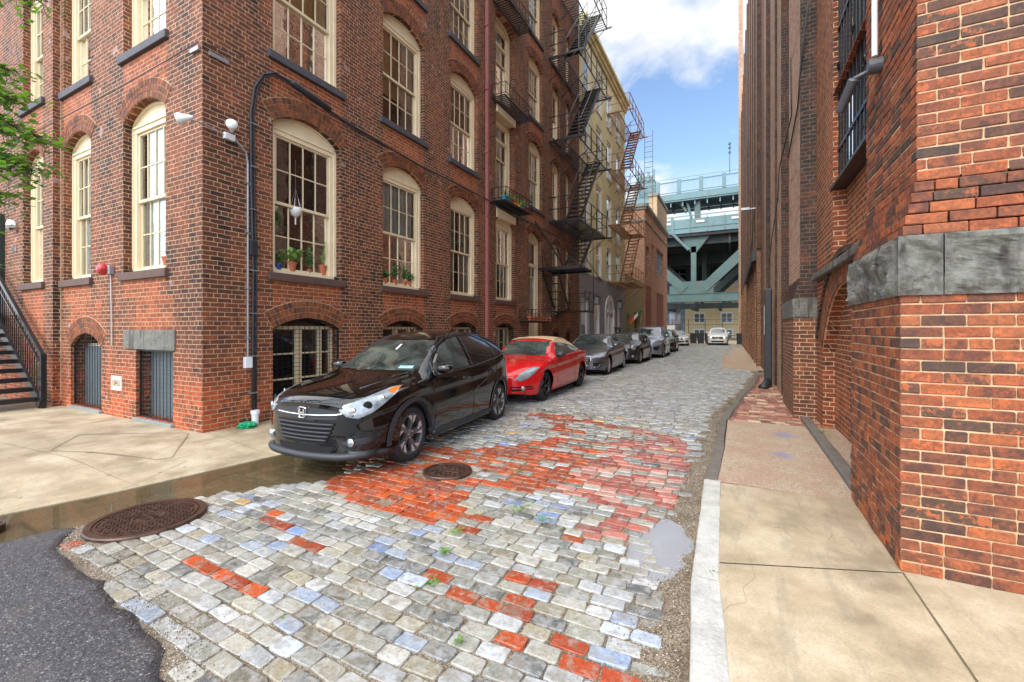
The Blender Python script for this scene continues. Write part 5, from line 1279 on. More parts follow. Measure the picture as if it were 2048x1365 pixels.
c.patch('windscreen', [(-.68,.97),(.68,.97),(.60,1.16),(.52,1.305),(-.52,1.305),(-.60,1.16)], 0, G_WS, .006, rings=6)
c.patch('side_window', [(1.75,.955),(1.95,1.12),(2.25,1.285),(2.6,1.33),(2.95,1.31),(3.25,1.2),(3.42,1.02)], 90, G_SIDE, .006, both=True)
# soft top: canvas laid over the roof by projecting down
def topskin(c, x0, y0s, mat, name, off=.012, yb=None):
    mb = MB(); ny, nx_ = 26, 20
    for i in range(ny+1):
        y = y0s[0]+(y0s[1]-y0s[0])*i/ny
        for j in range(nx_+1):
            x = (2*j/nx_-1)*x0(y); h = c.bvh.ray_cast(Vector((x, y, 5)), Vector((0,0,-1)))
            p = h[0] if h[0] is not None else Vector((x, y, 1)); nn = h[1] if h[1] is not None else Vector((0,0,1))
            if nn.z < 0: nn = -nn
            mb.v.append(tuple(p+nn*off))
    for i in range(ny):
        for j in range(nx_): a = i*(nx_+1)+j; mb.f.append((a,a+1,a+nx_+2,a+nx_+1)); mb.m.append(0)
    return mb.build(name, mat, c.root, smooth=True)
topskin(c, lambda y: interp([(2.1,.60),(2.5,.63),(3.2,.72),(3.55,.80),(3.9,.74)], y), (2.14, 3.86), SOFT, 'soft_top', .014)
c.line('top_edge', [(2.2,1.30),(2.6,1.355),(3.0,1.33),(3.3,1.22),(3.5,1.02)], 90, SOFT, .03, -.005)
c.line('window_trim', [(1.7,.94),(2.5,.955),(3.45,1.0)], 90, M['chrome'], .008, .002)
c.patch('headlight', [(.40,.55),(.52,.50),(.70,.545),(.90,.655),(1.06,.765),(.96,.785),(.75,.735),(.55,.655)], 45, LAMP, .008, both=True, rings=5)
c.patch('fog_surround', [(.40,.385),(.74,.395),(.76,.315),(.44,.29)], 0, SEAM, .006, both=True, rings=3)
c.line('fog_bar', [(.40,.345),(.76,.35)], 0, P_RED, .012, .008)
for sg in (1, -1):
    h = c.hit(sg*.62, .345, 0, .02)
    if h: mb = MB(); mb.lathe([(0,-.02),(.04,-.015),(.05,0),(.055,.02)], tuple(h), 'y', 16); mb.build('fog_lamp', LAMP, c.root, smooth=True)
c.patch('grille', [(-.34,.36),(.34,.36),(.3,.25),(-.3,.25)], 0, SEAM, .006, rings=3); c.patch('upper_grille', [(-.3,.60),(.3,.60),(.24,.555),(-.24,.555)], 0, SEAM, .006, rings=3)
c.line('bumper_seam', [(-.42,.60),(0,.615),(.42,.60)], 0, SEAM, .004, both=False)
c.line('door_seam', [(1.62,.35),(1.60,.9)], 90, SEAM, .004); c.line('door_seam', [(3.0,.30),(3.06,.7),(3.04,.95)], 90, SEAM, .004); c.line('body_crease', [(1.0,.74),(2.2,.80),(3.5,.86)], 90, P_RED, .008, -.003)
c.line('sill_trim', [(1.38,.22),(2.4,.22),(3.2,.23)], 90, P_RED, .03, -.012)
c.mirror(1.72, 1.0, .80, M['plast']); c.handles((2.72,), .79, P_RED); c.patch('tail_light', [(4.3,.75),(4.45,.9),(4.7,.86),(4.66,.74)], 90, REDL, .012, both=True, rings=3)
mb = MB(); 
mb = MB(); ww = [(.36+.17*cos(2*pi*k/20), 2.0+.05*sin(2*pi*k/20), 1.06+.13*sin(2*pi*k/20)) for k in range(21)]

# ---- generic sedan / suv family ----
def sedan(label, name, pos, pm, rimm, tall=0, wcol=None, L=4.7, w=.91, ax=(.88,3.70), roofrack=False, front='audi', group='cars parked along the alley', glasses=(None, None), Rw=.33, front_yaw=None, hatch=False):
    T = tall
    if front_yaw is None: (ox, oy), yw = place(*pos, ax[0], ax[1], w)
    else: ox, oy, yw = pos[0], pos[1], front_yaw
    k = lambda pts: [(y*L/4.7, z+(T*max(0, (z-.3))/.9 if T else 0)) for y, z in pts]
    tp = [(0,.60),(.06,.66),(.2,.72),(.7,.86),(1.25,.94),(1.45,1.0),(2.1,1.335),(2.5,1.40),(3.0,1.40),(3.5,1.32),(4.05,1.10),(4.3,1.06),(4.6,1.0),(4.7,.85)]
    bl = [(0,.52),(.15,.64),(.6,.80),(1.3,.90),(2.5,.945),(3.6,.99),(4.2,.99),(4.6,.93),(4.7,.8)]
    if hatch:
        tp = [(0,.60),(.06,.68),(.25,.80),(.7,.90),(1.2,.97),(1.35,1.02),(1.9,1.33),(2.3,1.40),(3.2,1.41),(4.0,1.37),(4.3,1.30),(4.55,1.0),(4.7,.8)]
        bl = [(0,.52),(.15,.66),(.6,.82),(1.3,.90),(2.5,.95),(3.6,.97),(4.4,.98),(4.6,.9),(4.7,.75)]
    c = Car(name, label, L, w, top=k(tp), belt=k(bl), wid=[(0,.66),(.08,.80),(.3,.92),(.7,.985),(1.1,1.0),(L-1.0,1.0),(L-.5,.95),(L-.1,.86),(L,.76)],
      roofw=k([(0,.5),(.5,.64),(1.3,.73),(2.1,.625),(3.5,.60),(4.1,.62),(4.7,.6)]) if not T else [(0,.5),(.5,.66),(1.3,.74),(2.1,.64),(L,.62)],
      zs=[(0,.22),(.3,.17),(L-.5,.2),(L,.34)], axles=ax, Rw=Rw+.0, bow=(.30, .25), paintm=pm, loc=(ox, oy, zcar((ox,oy), yw, ax, w)), yaw=yw, group=group)
    s_ = L/4.7; q = lambda y, z: (y*s_, z+(T*max(0, (z-.3))/.9 if T else 0)); Z = lambda z: q(0, z)[1]
    c.wheels(5, rimm, rimm, .1, style='split' if front in ('audi', 'bmw') else 'blade')
    g0, g1 = glasses[0] or G_WS, glasses[1] or G_SIDE
    c.patch('windscreen', [(-.66,Z(.985)),(.66,Z(.985)),(.58,Z(1.18)),(.53,Z(1.32)),(-.53,Z(1.32)),(-.58,Z(1.18))], 0, g0, .006, rings=5)
    if hatch:
        c.patch('side_window', [q(1.55,.97),q(1.9,1.24),q(2.15,1.33),q(2.5,1.34),q(2.5,.985)], 90, g1, .006, both=True); c.patch('side_window', [q(2.6,.985),q(2.6,1.34),q(3.4,1.335),q(3.4,1.0)], 90, G_DARK, .006, both=True); c.patch('side_window', [q(3.5,1.0),q(3.5,1.33),q(4.05,1.30),q(4.15,1.02)], 90, G_DARK, .006, both=True)
    else:
        c.patch('side_window', [q(1.7,.965),q(2.05,1.2),q(2.35,1.325),q(2.62,1.345),q(2.62,.98)], 90, g1, .006, both=True); c.patch('side_window', [q(2.7,.985),q(2.7,1.345),q(3.1,1.33),q(3.5,1.22),q(3.85,1.04),q(3.5,1.01)], 90, G_DARK, .006, both=True)
        c.line('window_trim', [q(1.6,.94),q(2.6,.955),q(3.9,1.02),q(3.5,1.26),q(3.0,1.365),q(2.5,1.37),q(2.1,1.27),q(1.6,.94)], 90, M['chrome'] if front == 'audi' else M['plast'], .009, .002)
    for y_ in (1.52, 2.66, 3.5 if not hatch else 3.45): c.line('door_seam', [q(y_,.36),q(y_,.93)], 90, SEAM, .004)
    c.line('body_crease', [q(.9,.72),q(2.4,.77),q(4.2,.82)], 90, pm, .008, -.003); c.line('sill_trim', [(ax[0]+.45,.20),(ax[1]-.45,.21)], 90, pm, .03, -.01)
    c.mirror(1.62*s_, Z(1.0), w-.10, pm if front != 'mini' else P_BK2); c.handles((2.3*s_, 3.2*s_), Z(.83), pm)
    if front == 'mini':
        c.patch('grille', [(-.36,.64),(.36,.64),(.42,.5),(.36,.36),(-.36,.36),(-.42,.5)], 0, SEAM, .008, rings=4); c.line('grille_ring', [(-.36,.65),(.36,.65),(.43,.5),(.36,.35),(-.36,.35),(-.43,.5),(-.36,.65)], 0, M['chrome'], .012, .014, both=False)
        for z in (.42,.5,.58): c.line('grille_bar', [(-.4,z),(.4,z)], 0, M['chrome'], .006, .014, both=False)
        for sg in (1, -1):
            h = c.hit(sg*.60, .745, 0, .02); d_ = Vector((sg*.35, -1, .15)).normalized()
            if h:
                bm = bmesh.new(); bmesh.ops.create_cone(bm, segments=28, radius1=.15, radius2=.125, depth=.10, cap_ends=True); me = bpy.data.meshes.new('headlight'); bm.to_mesh(me); bm.free(); me.materials.append(M['chrome']); o = obj('headlight', me, c.root, tuple(h)); o.rotation_euler = d_.to_track_quat('Z', 'Y').to_euler()
                bm = bmesh.new(); bmesh.ops.create_uvsphere(bm, u_segments=20, v_segments=10, radius=.115); me = bpy.data.meshes.new('lens'); bm.to_mesh(me); bm.free(); me.materials.append(LAMP); l = obj('lens', me, o, (0,0,.02)); l.scale = (1,1,.5)
            h = c.hit(sg*.62, .36, 0, .02)
            if h: mb = MB(); mb.lathe([(0,-.02),(.05,-.01),(.06,.02)], tuple(h), 'y', 16); mb.build('fog_lamp', LAMP, c.root)
        for sg in (1, -1): c.line('hood_stripe', [(sg*.2,.80),(sg*.25,.9),(sg*.27,.98)], 0, M['white'], .012, -.006, both=False) if False else None
    else:
        zl = Z(.66)
        c.patch('headlight', [(.42,zl-.03),(.50,zl-.07),(.72,zl-.03),(.80,zl+.06),(.70,zl+.055),(.46,zl+.02)], 0, LAMP, .008, both=True, rings=3)
        c.patch('headlight_side', [(.30,zl-.02),(.38,zl+.06),(.62,zl+.09),(.55,zl+.02),(.42,zl-.03)], 90, LAMP, .008, both=True, rings=3)
        if front == 'bmw':
            for sg in (1, -1): c.patch('grille', [(sg*.03,zl-.06),(sg*.05,zl+.03),(sg*.26,zl+.02),(sg*.28,zl-.04),(sg*.20,zl-.10),(sg*.06,zl-.10)], 0, SEAM, .010, rings=3); c.line('grille_ring', [(sg*.03,zl-.06),(sg*.05,zl+.03),(sg*.26,zl+.02),(sg*.28,zl-.04),(sg*.20,zl-.10),(sg*.06,zl-.10),(sg*.03,zl-.06)], 0, M['chrome'], .008, .012, both=False)
            c.patch('side_intake', [(.46,zl-.16),(.74,zl-.12),(.70,zl-.30),(.60,zl-.36),(.46,zl-.30)], 0, SEAM, .008, both=True, rings=3); c.patch('lower_intake', [(-.4,zl-.22),(.4,zl-.22),(.34,zl-.34),(-.34,zl-.34)], 0, SEAM, .008, rings=3)
        elif front == 'kia':
            c.patch('grille', [(-.55,zl-.10),(-.45,zl+.03),(.45,zl+.03),(.55,zl-.10),(.4,zl-.17),(-.4,zl-.17)], 0, SEAM, .008, rings=3); c.line('grille_bar', [(-.5,zl-.08),(0,zl-.10),(.5,zl-.08)], 0, M['chrome'], .01, .012, both=False)
            c.patch('lower_intake', [(-.6,zl-.32),(.6,zl-.32),(.5,zl-.46),(-.5,zl-.46)], 0, SEAM, .008, rings=3); c.line('skid_plate', [(-.5,.24),(.5,.24)], 0, M['metal'], .03, .0, both=False)
            for sg in (1,-1): c.line('lamp_strip', [(sg*.52,zl+.06),(sg*.62,zl-.02),(sg*.5,zl-.06)], 0, DRL, .014, .012, both=False)
        else:
            c.patch('grille', [(-.40,zl+.0),(.40,zl+.0),(.44,zl-.10),(.34,zl-.32),(-.34,zl-.32),(-.44,zl-.10)], 0, SEAM, .008, rings=4)
            for k_ in range(6): c.line('grille_bar', [(-.40+.012*k_,zl-.04-.048*k_),(.40-.012*k_,zl-.04-.048*k_)], 0, M['metal'], .007, .012, both=False)
            c.line('grille_ring', [(-.40,zl),(.40,zl),(.44,zl-.10),(.34,zl-.32),(-.34,zl-.32),(-.44,zl-.10),(-.40,zl)], 0, M['chrome'], .009, .010, both=False)
            c.patch('side_intake', [(.50,.44),(.74,.46),(.72,.30),(.54,.28)], 0, SEAM, .008, both=True, rings=3); c.line('intake_trim', [(.52,.30),(.66,.31),(.73,.42)], 0, M['chrome'], .009, .012)
            c.line('lip_trim', [(-.6,.22),(0,.215),(.6,.22)], 0, M['metal'], .012, .004, both=False); c.patch('marker_lamp', [(.52,.50),(.62,.50),(.62,.53),(.52,.53)], 90, AMBER, .006, both=True, rings=2)
    c.line('hood_seam', [(-.5,Z(.70)),(0,Z(.72)),(.5,Z(.70))], 0, SEAM, .004, both=False)
    if roofrack:
        mb = MB()
        for yy in (2.35*s_, 3.2*s_):
            mb.box(-.66,yy-.03,Z(1.40)+.09,.66,yy+.03,Z(1.40)+.12)
            for sg in (1, -1): mb.box(sg*.6-.05,yy-.06,Z(1.36),sg*.6+.05,yy+.06,Z(1.40)+.15)
        mb.box(-.65,2.1*s_,Z(1.40)+.13,-.55,3.3*s_,Z(1.40)+.2); mb.build('roof_rack', M['plast'], c.root, bevel=.012)
    return c
DRL = NT('running_lamp'); DRL.b.inputs['Emission Color'].default_value = (1,.85,.5,1); DRL.b.inputs['Emission Strength'].default_value = 3; DRL = DRL.mat
sedan('dark grey metallic sedan with silver wheels, just behind the red convertible', 'sedan', (-4.03,15.05,-4.15,17.85), P_GREY, RIML, front='audi')
sedan('charcoal hatchback with round headlights and a roof rack', 'hatchback', (-3.95,20.3,-3.98,22.95), P_DK, RIML, tall=.05, L=4.27, w=.90, ax=(.80,3.45), roofrack=True, front='mini', hatch=True)
sedan('blue grey suv with black side intakes, behind the hatchback with roof rack', 'suv', (-3.62,25.0,-3.68,27.86), P_BLUEG, RIML, tall=.26, L=4.7, w=.945, ax=(.86,3.72), front='bmw', hatch=True, Rw=.36)
sedan('small black car partly hidden behind the blue grey suv', 'car', (-3.75,30.9,-3.85,33.5), P_BK2, RIMD, tall=.1, L=4.4, ax=(.85,3.5), front='audi', hatch=True)
sedan('white coupe with twin grille facing the alley near the bins', 'coupe', (-4.6,42.0), P_WHITE, RIMD, tall=0, L=4.5, w=.89, ax=(.8,3.5), front='bmw', front_yaw=R(12))
sedan('white suv with lit running lamps standing at the end of the alley', 'suv', (-1.62,45.0), P_WHITE, RIMD, tall=.23, L=4.6, w=.93, ax=(.85,3.6), front='kia', hatch=True, front_yaw=R(1), Rw=.36)
sedan('dark pickup coloured car behind the white suv by the right wall', 'car', (1.0,52.0), P_BK2, RIMD, tall=.28, L=4.8, w=.95, ax=(.9,3.8), front='kia', hatch=True, front_yaw=R(-30), Rw=.38)
# ---------------- bridge and far things ----------------
STEEL = basic('teal_steel', srgb(74,100,98), .6, var=.22, scale=.8, bump=.1); STEELP = basic('pale_teal_steel', srgb(96,126,130), .6, var=.12, scale=.8); STEELD = basic('dark_teal_steel', srgb(40,54,56), .7, var=.3, scale=.8); DECK = basic('deck_underside', srgb(50,50,56), .85, var=.35, scale=.5)
def rusty(mat, k):
    nt = mat.node_tree; b_ = nt.nodes['Principled BSDF']; src = b_.inputs['Base Color'].links[0].from_socket
    t_ = NT.__new__(NT); t_.mat = mat; t_.t = nt; t_.n = nt.nodes; t_.l = nt.links; t_.b = b_
    v_ = t_.nd('ShaderNodeMapping', {'Vector': t_.coord(), 'Scale': (1.2, 1.2, .25)}).outputs[0]
    m_ = t_.mix(t_.ramp(t_.noise(v_, 1.4, 8, .75), [(.52, 0.0), (.66, k)]), src, srgb(104, 84, 66)); t_.l.new(m_, b_.inputs['Base Color'])
rusty(STEEL, .7); rusty(STEELP, .5); rusty(STEELD, .6)
br = empty('steel_bridge', 'teal steel truss bridge crossing over the end of the alley', 'bridge', (-5.1, 62, 0))
o = (5.1, -62, 0); B = lambda mb, n, m, **k: mb.build(n, m, br, o, **k)
XL_, XR_ = -26, 14
mb = MB(); mb.box(XL_,62,5.35,XR_,62.9,6.35); mb.box(XL_,61.85,5.28,XR_,63,5.36); mb.box(XL_,61.9,6.33,XR_,62.95,6.4); B(mb, 'lower_chord', STEEL)
for dx in (-14.0, 0, 14.0):
    mb = MB(); x = -5.1+dx; mb.prism([(x-3.0,61.95,6.3),(x+2.4,61.95,6.3),(x+2.4,61.95,7.4),(x+1.5,61.95,8.0),(x-1.7,61.95,8.0),(x-3.0,61.95,7.4)], (0,.98,0)); B(mb, 'gusset', STEEL)
    mb = MB(); mb.box(x-.32,61.98,7.9,x+.32,62.8,12.6); mb.prism([(x-1.6,61.98,13.9),(x-.32,61.98,11.8),(x+.32,61.98,11.8),(x+2.0,61.98,13.9)], (0,.85,0)); B(mb, 'post', STEEL)
    for sg in (1, -1):
        mb = MB(); a = Vector((x+sg*1.1,62.3,6.9)); b = Vector((x+sg*8.4,62.3,14.0)); mb.bar(a, b, .9, 1.15, up=(0,0,1)); B(mb, 'diagonal', STEEL)
    for yb_ in (68.5, 76):
        mb = MB(); mb.box(x+.9-.3,yb_,6.2,x+.9+.3,yb_+.6,13.5)
        for sg in (1, -1): mb.bar((x+.9+sg*.6,yb_,6.4),(x+.9+sg*8,yb_,13.6),.6,.8)
        B(mb, 'rear_brace', STEELD)
    mb = MB(); mb.bar((x-2.6,61.4,16.6),(x-2.6,61.4,14.4),.35,.3); mb.bar((x-2.6,61.4,14.4),(x-.6,61.9,12.2),.35,.3); B(mb, 'bracket', STEELP)
mb = MB(); mb.box(XL_,61.3,14.3,XR_,61.45,16.15); mb.box(XL_,61.22,14.95,XR_,61.3,15.02)
x = XL_
while x < XR_: mb.box(x,61.2,14.3,x+.09,61.3,16.5); x += 2.05
mb.box(XL_,61.2,16.5,XR_,61.3,16.6); B(mb, 'deck_girder', STEELP)
mb = MB(); x = XL_+.8
while x < XR_: mb.box(x,61.18,15.55,x+.95,61.31,15.8); x += 2.05*2
B(mb, 'drain_slot', M['white'])
mb = MB(); mb.box(XL_,61.45,13.9,XR_,79.4,14.3); mb.box(XL_,80.2,13.9,XR_,112,14.3); B(mb, 'deck', DECK)
mb = MB()
for k in range(14): mb.box(XL_,62.5+k*2.6,12.9,XR_,62.8+k*2.6,13.92)
mb.box(XL_,70,11.4,XR_,70.6,13.9); mb.box(XL_,88,10.8,XR_,88.6,13.9)
for k in range(9): mb.box(-24+k*4.6,62,12.7,-23.7+k*4.6,80,13.92)
B(mb, 'floor_beam', STEELD)
mb = MB(); mb.box(XL_,66,4.55,XR_,66.8,5.3); mb.box(XL_,76,6.4,XR_,76.8,7.2); 
for k in range(12): mb.bar((-26+k*3.4,66,4.6),(-26+k*3.4,76,4.7),.3,.4)
B(mb, 'rear_chord', STEELD)
mb = MB(); mb.box(XL_,61.6,18.7,XR_,66,19.0); mb.box(XL_,61.5,18.9,XR_,61.7,19.75)
x = XL_
while x < XR_: mb.box(x,61.8,18.1,x+.15,66,18.8); x += 1.5
mb.box(XL_,64.5,17.9,XR_,64.7,18.3); B(mb, 'walkway', STEELP)
mb = MB(); x = XL_; k = 0
while x < XR_:
    if k % 16 == 0: mb.box(x,61.45,19.75,x+.5,61.75,21.6)
    else: mb.box(x,61.55,19.95,x+.03,61.6,21.3)
    x += .14 if k % 16 else .6; k += 1
mb.box(XL_,61.5,21.3,XR_,61.65,21.42); mb.box(XL_,61.5,19.9,XR_,61.65,19.98); mb.box(XL_,61.45,21.75,XR_,61.5,21.8); B(mb, 'walkway_railing', STEELP)
mb = MB(); mb.box(-5.0,62.2,16.0,-4.3,63,18.9); mb.bar((-6.0,62.4,18.9),(-5.3,62.4,16.2),.3,.3); mb.bar((-6.9,62.4,18.9),(-6.0,62.4,17.4),.3,.3); B(mb, 'walkway_column', STEEL)
mb = MB(); mb.box(-12.9,63,19,-10.2,65,22.6); mb.box(-12.6,62.9,22.6,-10.5,65.1,23.2)
for k in range(4): mb.box(-12.7+k*.75,62.8,22.4,-12.4+k*.75,63,24.0-.3*(k in (1,2)))
B(mb, 'ornamental_tower', STEELP)
mb = MB(); mb.cyl((-.82,61.6,21.5),(-.82,61.6,25.2),.05,8)
for z in (24.0,24.6,25.1): mb.cyl((-.82,61.6,z),(-.82,61.6,z+.2),.16,8)
lm = mb.build('lamp_mast', STEEL, None); tag(lm, 'thin lamp mast standing on the railing of the bridge walkway', 'lamp')
# yellow house beyond the bridge
YW = basic('cream_siding', srgb(214,196,152), .7, var=.08)
hb = empty('apartment_house', 'pale yellow house with paired white windows seen under the bridge', 'building', (-2, 85, 0))
o = (2, -85, 0)
mb = MB(); mb.box(-8.4,85,-.2,8,97,9.2); mb.build('wall', YW, hb, o)
mb = MB(); mb.box(-8.6,84.8,9.2,8.2,97,9.6); mb.box(-8.4,85.3,9.6,8,91,10.2); mb.build('cornice', M['white'], hb, o)
mb = MB(); mb.box(-12,92,0,10,100,12.4); mb.build('rear_wall', M['brick_far'], hb, o)
for x in (-6.0, -1.6, 2.6):
    for z in (.0, 2.9, 6.2):
        w = MB(); w.box(x-1.0,84.9,z-.15 if z else 0,x+1.0,85.02,z+1.75); f = w.build('window', M['white'], hb, o)
        w = MB()
        for q in (-1, 1): w.box(x+q*.43-.34,84.86,z+.05,x+q*.43+.34,84.9,z+.72); w.box(x+q*.43-.34,84.86,z+.80,x+q*.43+.34,84.9,z+1.5)
        w.build('pane', basic('far_pane', srgb(84,104,100), .2), f)
mb = MB(); mb.box(-3.75,84.8,-.2,-3.6,84.95,9.2); mb.build('downspout', M['cream'], hb, o)
gh = empty('glass_building', 'blue grey glass fronted building at the left under the bridge', 'building', (-14, 88, 0))
mb = MB(); mb.box(-30,88,-.2,-8.6,95,13); mb.build('wall', basic('blue_grey_cladding', srgb(120,136,160), .25, .2, var=.25, scale=.5), gh, (14,-88,0))
mb = MB()
for k in range(8): mb.box(-30,87.9,.8+k*1.6,-8.6,88.02,.95+k*1.6)
for k in range(9): mb.box(-29+k*2.4,87.9,-.2,-28.85+k*2.4,88.02,13)
mb.build('mullion', M['metal'], gh, (14,-88,0))
tk = MB(); tk.lathe([(0,5.1),(.7,4.8),(1.0,4.2),(1.0,.2),(0,.2)], (-9.3,78,0), 'z', 20); tag(tk.build('tank', M['metal'], smooth=True), 'pale round silo tank in front of the blue grey glass building', 'tank')
mb = MB(); fe_ = empty('wire_fence', 'black post and rail wire fence along the lot behind the bins', 'fence', (-5, 58, 0)); o = (5, -58, 0)
for k in range(12):
    p = MB(); x = -13+k*1.9; p.box(x,58,.1,x+.07,58.07,2.9); p.build('post', M['black'], fe_, o)
for z in (.9,2.2,2.8): mb.box(-13,58.02,z,9,58.05,z+.035)
for k in range(90): mb.box(-13+k*.24,58.03,.2,-12.985+k*.24,58.04,2.2)
mb.build('wire', M['black'], fe_, o)
# bins
def bin_(x, y, col, label, w=.62, h=1.05):
    r = empty('wheelie_bin', label, 'bin', (x, y, .15), group='bins at the end of the alley')
    b = MB(); b.prism([(-w/2*.85,-.28,.08),(w/2*.85,-.28,.08),(w/2,-.34,h),(-w/2,-.34,h)], (0,.62,0)); b.build('body', col, r, bevel=.02)
    b = MB(); b.box(-w/2-.02,-.38,h+.002,w/2+.02,.34,h+.06); b.build('lid', col, r, bevel=.02)
    for sg in (1, -1): b = MB(); b.cyl((sg*w*.36,.26,.1),(sg*w*.44,.26,.1),.1,14); b.build('wheel', M['rubber'], r)
for i, (x, lab) in enumerate(((-3.95,'black bin leftmost in the row beside the white coupe'),(-3.25,'black bin second from the white coupe'),(-2.95+.4,'black bin nearest the left side of the white suv'))): bin_(x, 47.8, M['plast'], lab)
bin_(.25, 47.5, M['plast'], 'dark bin against the right wall at the alley end')
# street name board on small post by lot
mb = MB(); mb.box(-7.2,52,1.6,-6.2,52.06,2.1); mb.box(-6.74,52.0,.1,-6.66,52.05,1.6); tag(mb.build('notice_board', M['white']), 'small white notice board on a post behind the white coupe', 'sign')

# ---------------- fittings on the left building ----------------
WP = basic('white_fitting', srgb(222,222,224), .4, var=.05)
cd = empty('flood_lamp', 'white twin flood lamp on a bent conduit near the building corner', 'lamp', (-7.0, 4.2, 4.6))
o = (7.0,-4.2,-4.6)
mb = MB(); mb.tube([(-7.05,4.28,1.2),(-7.05,4.28,4.35),(-7.03,4.24,4.5),(-7.02,4.1,4.62),(-7.02,3.99,4.66)], .016, 8)
for z in (1.5,2.3,3.2,4.0): mb.box(-7.08,4.245,z,-7.03,4.315,z+.025)
mb.build('conduit', M['metal'], cd, o)
mb = MB(); mb.box(-7.07,3.9,4.6,-7.0,4.06,4.7); mb.build('junction_box', WP, cd, o, bevel=.01); mb = MB(); mb.box(-7.08,4.22,1.02,-7.01,4.34,1.2); mb.build('junction_box', WP, cd, o, bevel=.01)
mb = MB(); mb.tube([(-7.03,3.9,4.66),(-7.0,3.6,4.69),(-6.98,3.40,4.66)], .01, 6); mb.build('arm', M['metal'], cd, o)
def flood(p, d):
    bm = MB(); d = Vector(d).normalized(); p = Vector(p); bm.tube([p-d*.10, p-d*.06, p+d*.0, p+d*.06, p+d*.1], [.02,.035,.05,.075,.08], 14); bm.build('lamp_head', WP, cd, o, smooth=True)
flood((-6.96,3.98,4.78), (.5,-.3,.15)); flood((-6.97,3.35,4.66), (-.9,-.5,-.15))
# black cable riser and aerial cable
cb = empty('black_cable', 'thick black cable looping up the corner wall and swagged across the windows', 'cable', (-7.0, 4.3, 2)); o = (7.0,-4.3,-2)
pts = [(-7.04,4.36,.3),(-7.04,4.36,1.2),(-7.03,4.36,2.6),(-7.035,4.33,4.0),(-7.03,4.32,5.2),(-7.03,4.38,5.62),(-7.02,4.52,5.9),(-7.01,4.72,6.03),(-7.0,4.95,6.02),(-6.98,5.4,5.93),(-6.97,6.1,5.82),(-6.98,7.4,5.76),(-6.97,8.6,5.70),(-6.98,10,5.74),(-6.97,11.8,5.72),(-6.95,13.5,5.62),(-6.97,15.4,5.72),(-6.97,17.5,5.7),(-7.0,20.5,5.8),(-7.0,25,4.4)]
mb = MB(); mb.tube(pts, .022, 8); mb.tube([(x, y+.05*(z < 5.7), z-.0-.045*(z >= 5.7)) for x, y, z in pts[:12]], .014, 6); mb.build('cable', M['plast'], cb, o, smooth=True)
mb = MB(); mb.tube([(-6.95,4.98,6.0),(-6.95,5.02,5.99),(-6.93,5.75,5.87),(-6.93,5.8,5.86)], [.03,.055,.055,.03], 12); mb.build('splice_closure', M['plast'], cb, o, smooth=True)
mb = MB(); mb.box(-7.08,4.3,2.85,-7.0,4.42,3.1); mb.build('junction_box', M['plast'], cb, o, bevel=.01)
mb = MB()
for z in (.6,1.2,1.9,2.6,3.6,4.3,5.0): mb.box(-7.08,4.31,z,-7.005,4.43,z+.02)
mb.build('strap', M['metal'], cb, o)
mb = MB(); mb.tube([(-7.06,3.6,5.92),(-6.98,4.2,5.98),(-6.96,4.75,6.02)], .008, 6); mb.tube([(-7.1,3.58,5.92),(-9.5,3.5,5.78),(-12.3,3.25,5.52),(-15,3.2,5.3)], .008, 6); tag(mb.build('utility_wire', M['plast']), 'thin wire running from the corner along the side wall to the tree', 'wire')
mb = MB(); mb.box(-7.34,3.58,5.82,-7.12,3.615,5.88); mb.box(-7.07,3.7,5.78,-7.04,3.98,5.84); tag(mb.build('wall_bracket', M['metal']), 'galvanised wire bracket wrapped round the building corner', 'bracket')
# alarm bell
ab = empty('alarm_bell', 'red alarm bell on a grey box with a conduit between the side windows', 'alarm', (-10.0,3.6,2.7)); o = (10,-3.6,-2.7)
mb = MB(); mb.lathe([(0,-.10),(.06,-.098),(.095,-.07),(.105,-.02),(.105,0)], (-10.05,3.54,2.72), 'y', 20); mb.build('bell', basic('bell_red', srgb(170,30,30), .3), ab, o, smooth=True)
mb = MB(); mb.box(-10.03,3.54,2.63,-9.88,3.62,2.79); mb.build('box', M['metal'], ab, o, bevel=.008)
mb = MB(); mb.tube([(-9.95,3.59,2.63),(-9.93,3.595,2.0),(-9.92,3.595,1.36)], .012, 8); mb.build('conduit', M['metal'], ab, o)
# lamp at the far left edge
mb = MB(); mb.lathe([(.0,-.05),(.1,-.03),(.12,0),(.12,.12)], (-14.2,3.38,3.95), 'y', 18); tag(mb.build('wall_lamp', M['chrome'], smooth=True), 'round chrome wall lamp beside the green door above the iron stairs', 'lamp')
# bucket-like white pipe cap and green bag
mb = MB(); mb.tube([(-6.98,4.36,.08),(-6.98,4.36,.27)], [.05,.055], 14); mb.tube([(-6.98,4.36,.27),(-6.98,4.36,.33)], [.068,.068], 14); tag(mb.build('drain_pipe_end', WP), 'white plastic pipe collar at the foot of the black cable', 'pipe')
def crumple(name, c, r, mat, label, cat, seed=1, fl=.5):
    bm = bmesh.new(); bmesh.ops.create_icosphere(bm, subdivisions=4, radius=1)
    for v in bm.verts:
        q = v.co*2.2+Vector((seed*3, 0, 0)); f = 1+.55*abs(mn.noise(q))+.35*mn.noise(q*2.5); v.co = Vector((v.co.x*r[0]*f, v.co.y*r[1]*f, max(-.02, v.co.z*r[2]*f*fl+.03)))
    me = bpy.data.meshes.new(name); bm.to_mesh(me); bm.free(); me.materials.append(mat); o = obj(name, me, None, c); return tag(o, label, cat)
crumple('plastic_bag', (-6.93,4.20,.09), (.10,.12,.09), basic('green_plastic', srgb(30,160,110), .35), 'crumpled green plastic bag beside the white pipe collar', 'bag', 2)
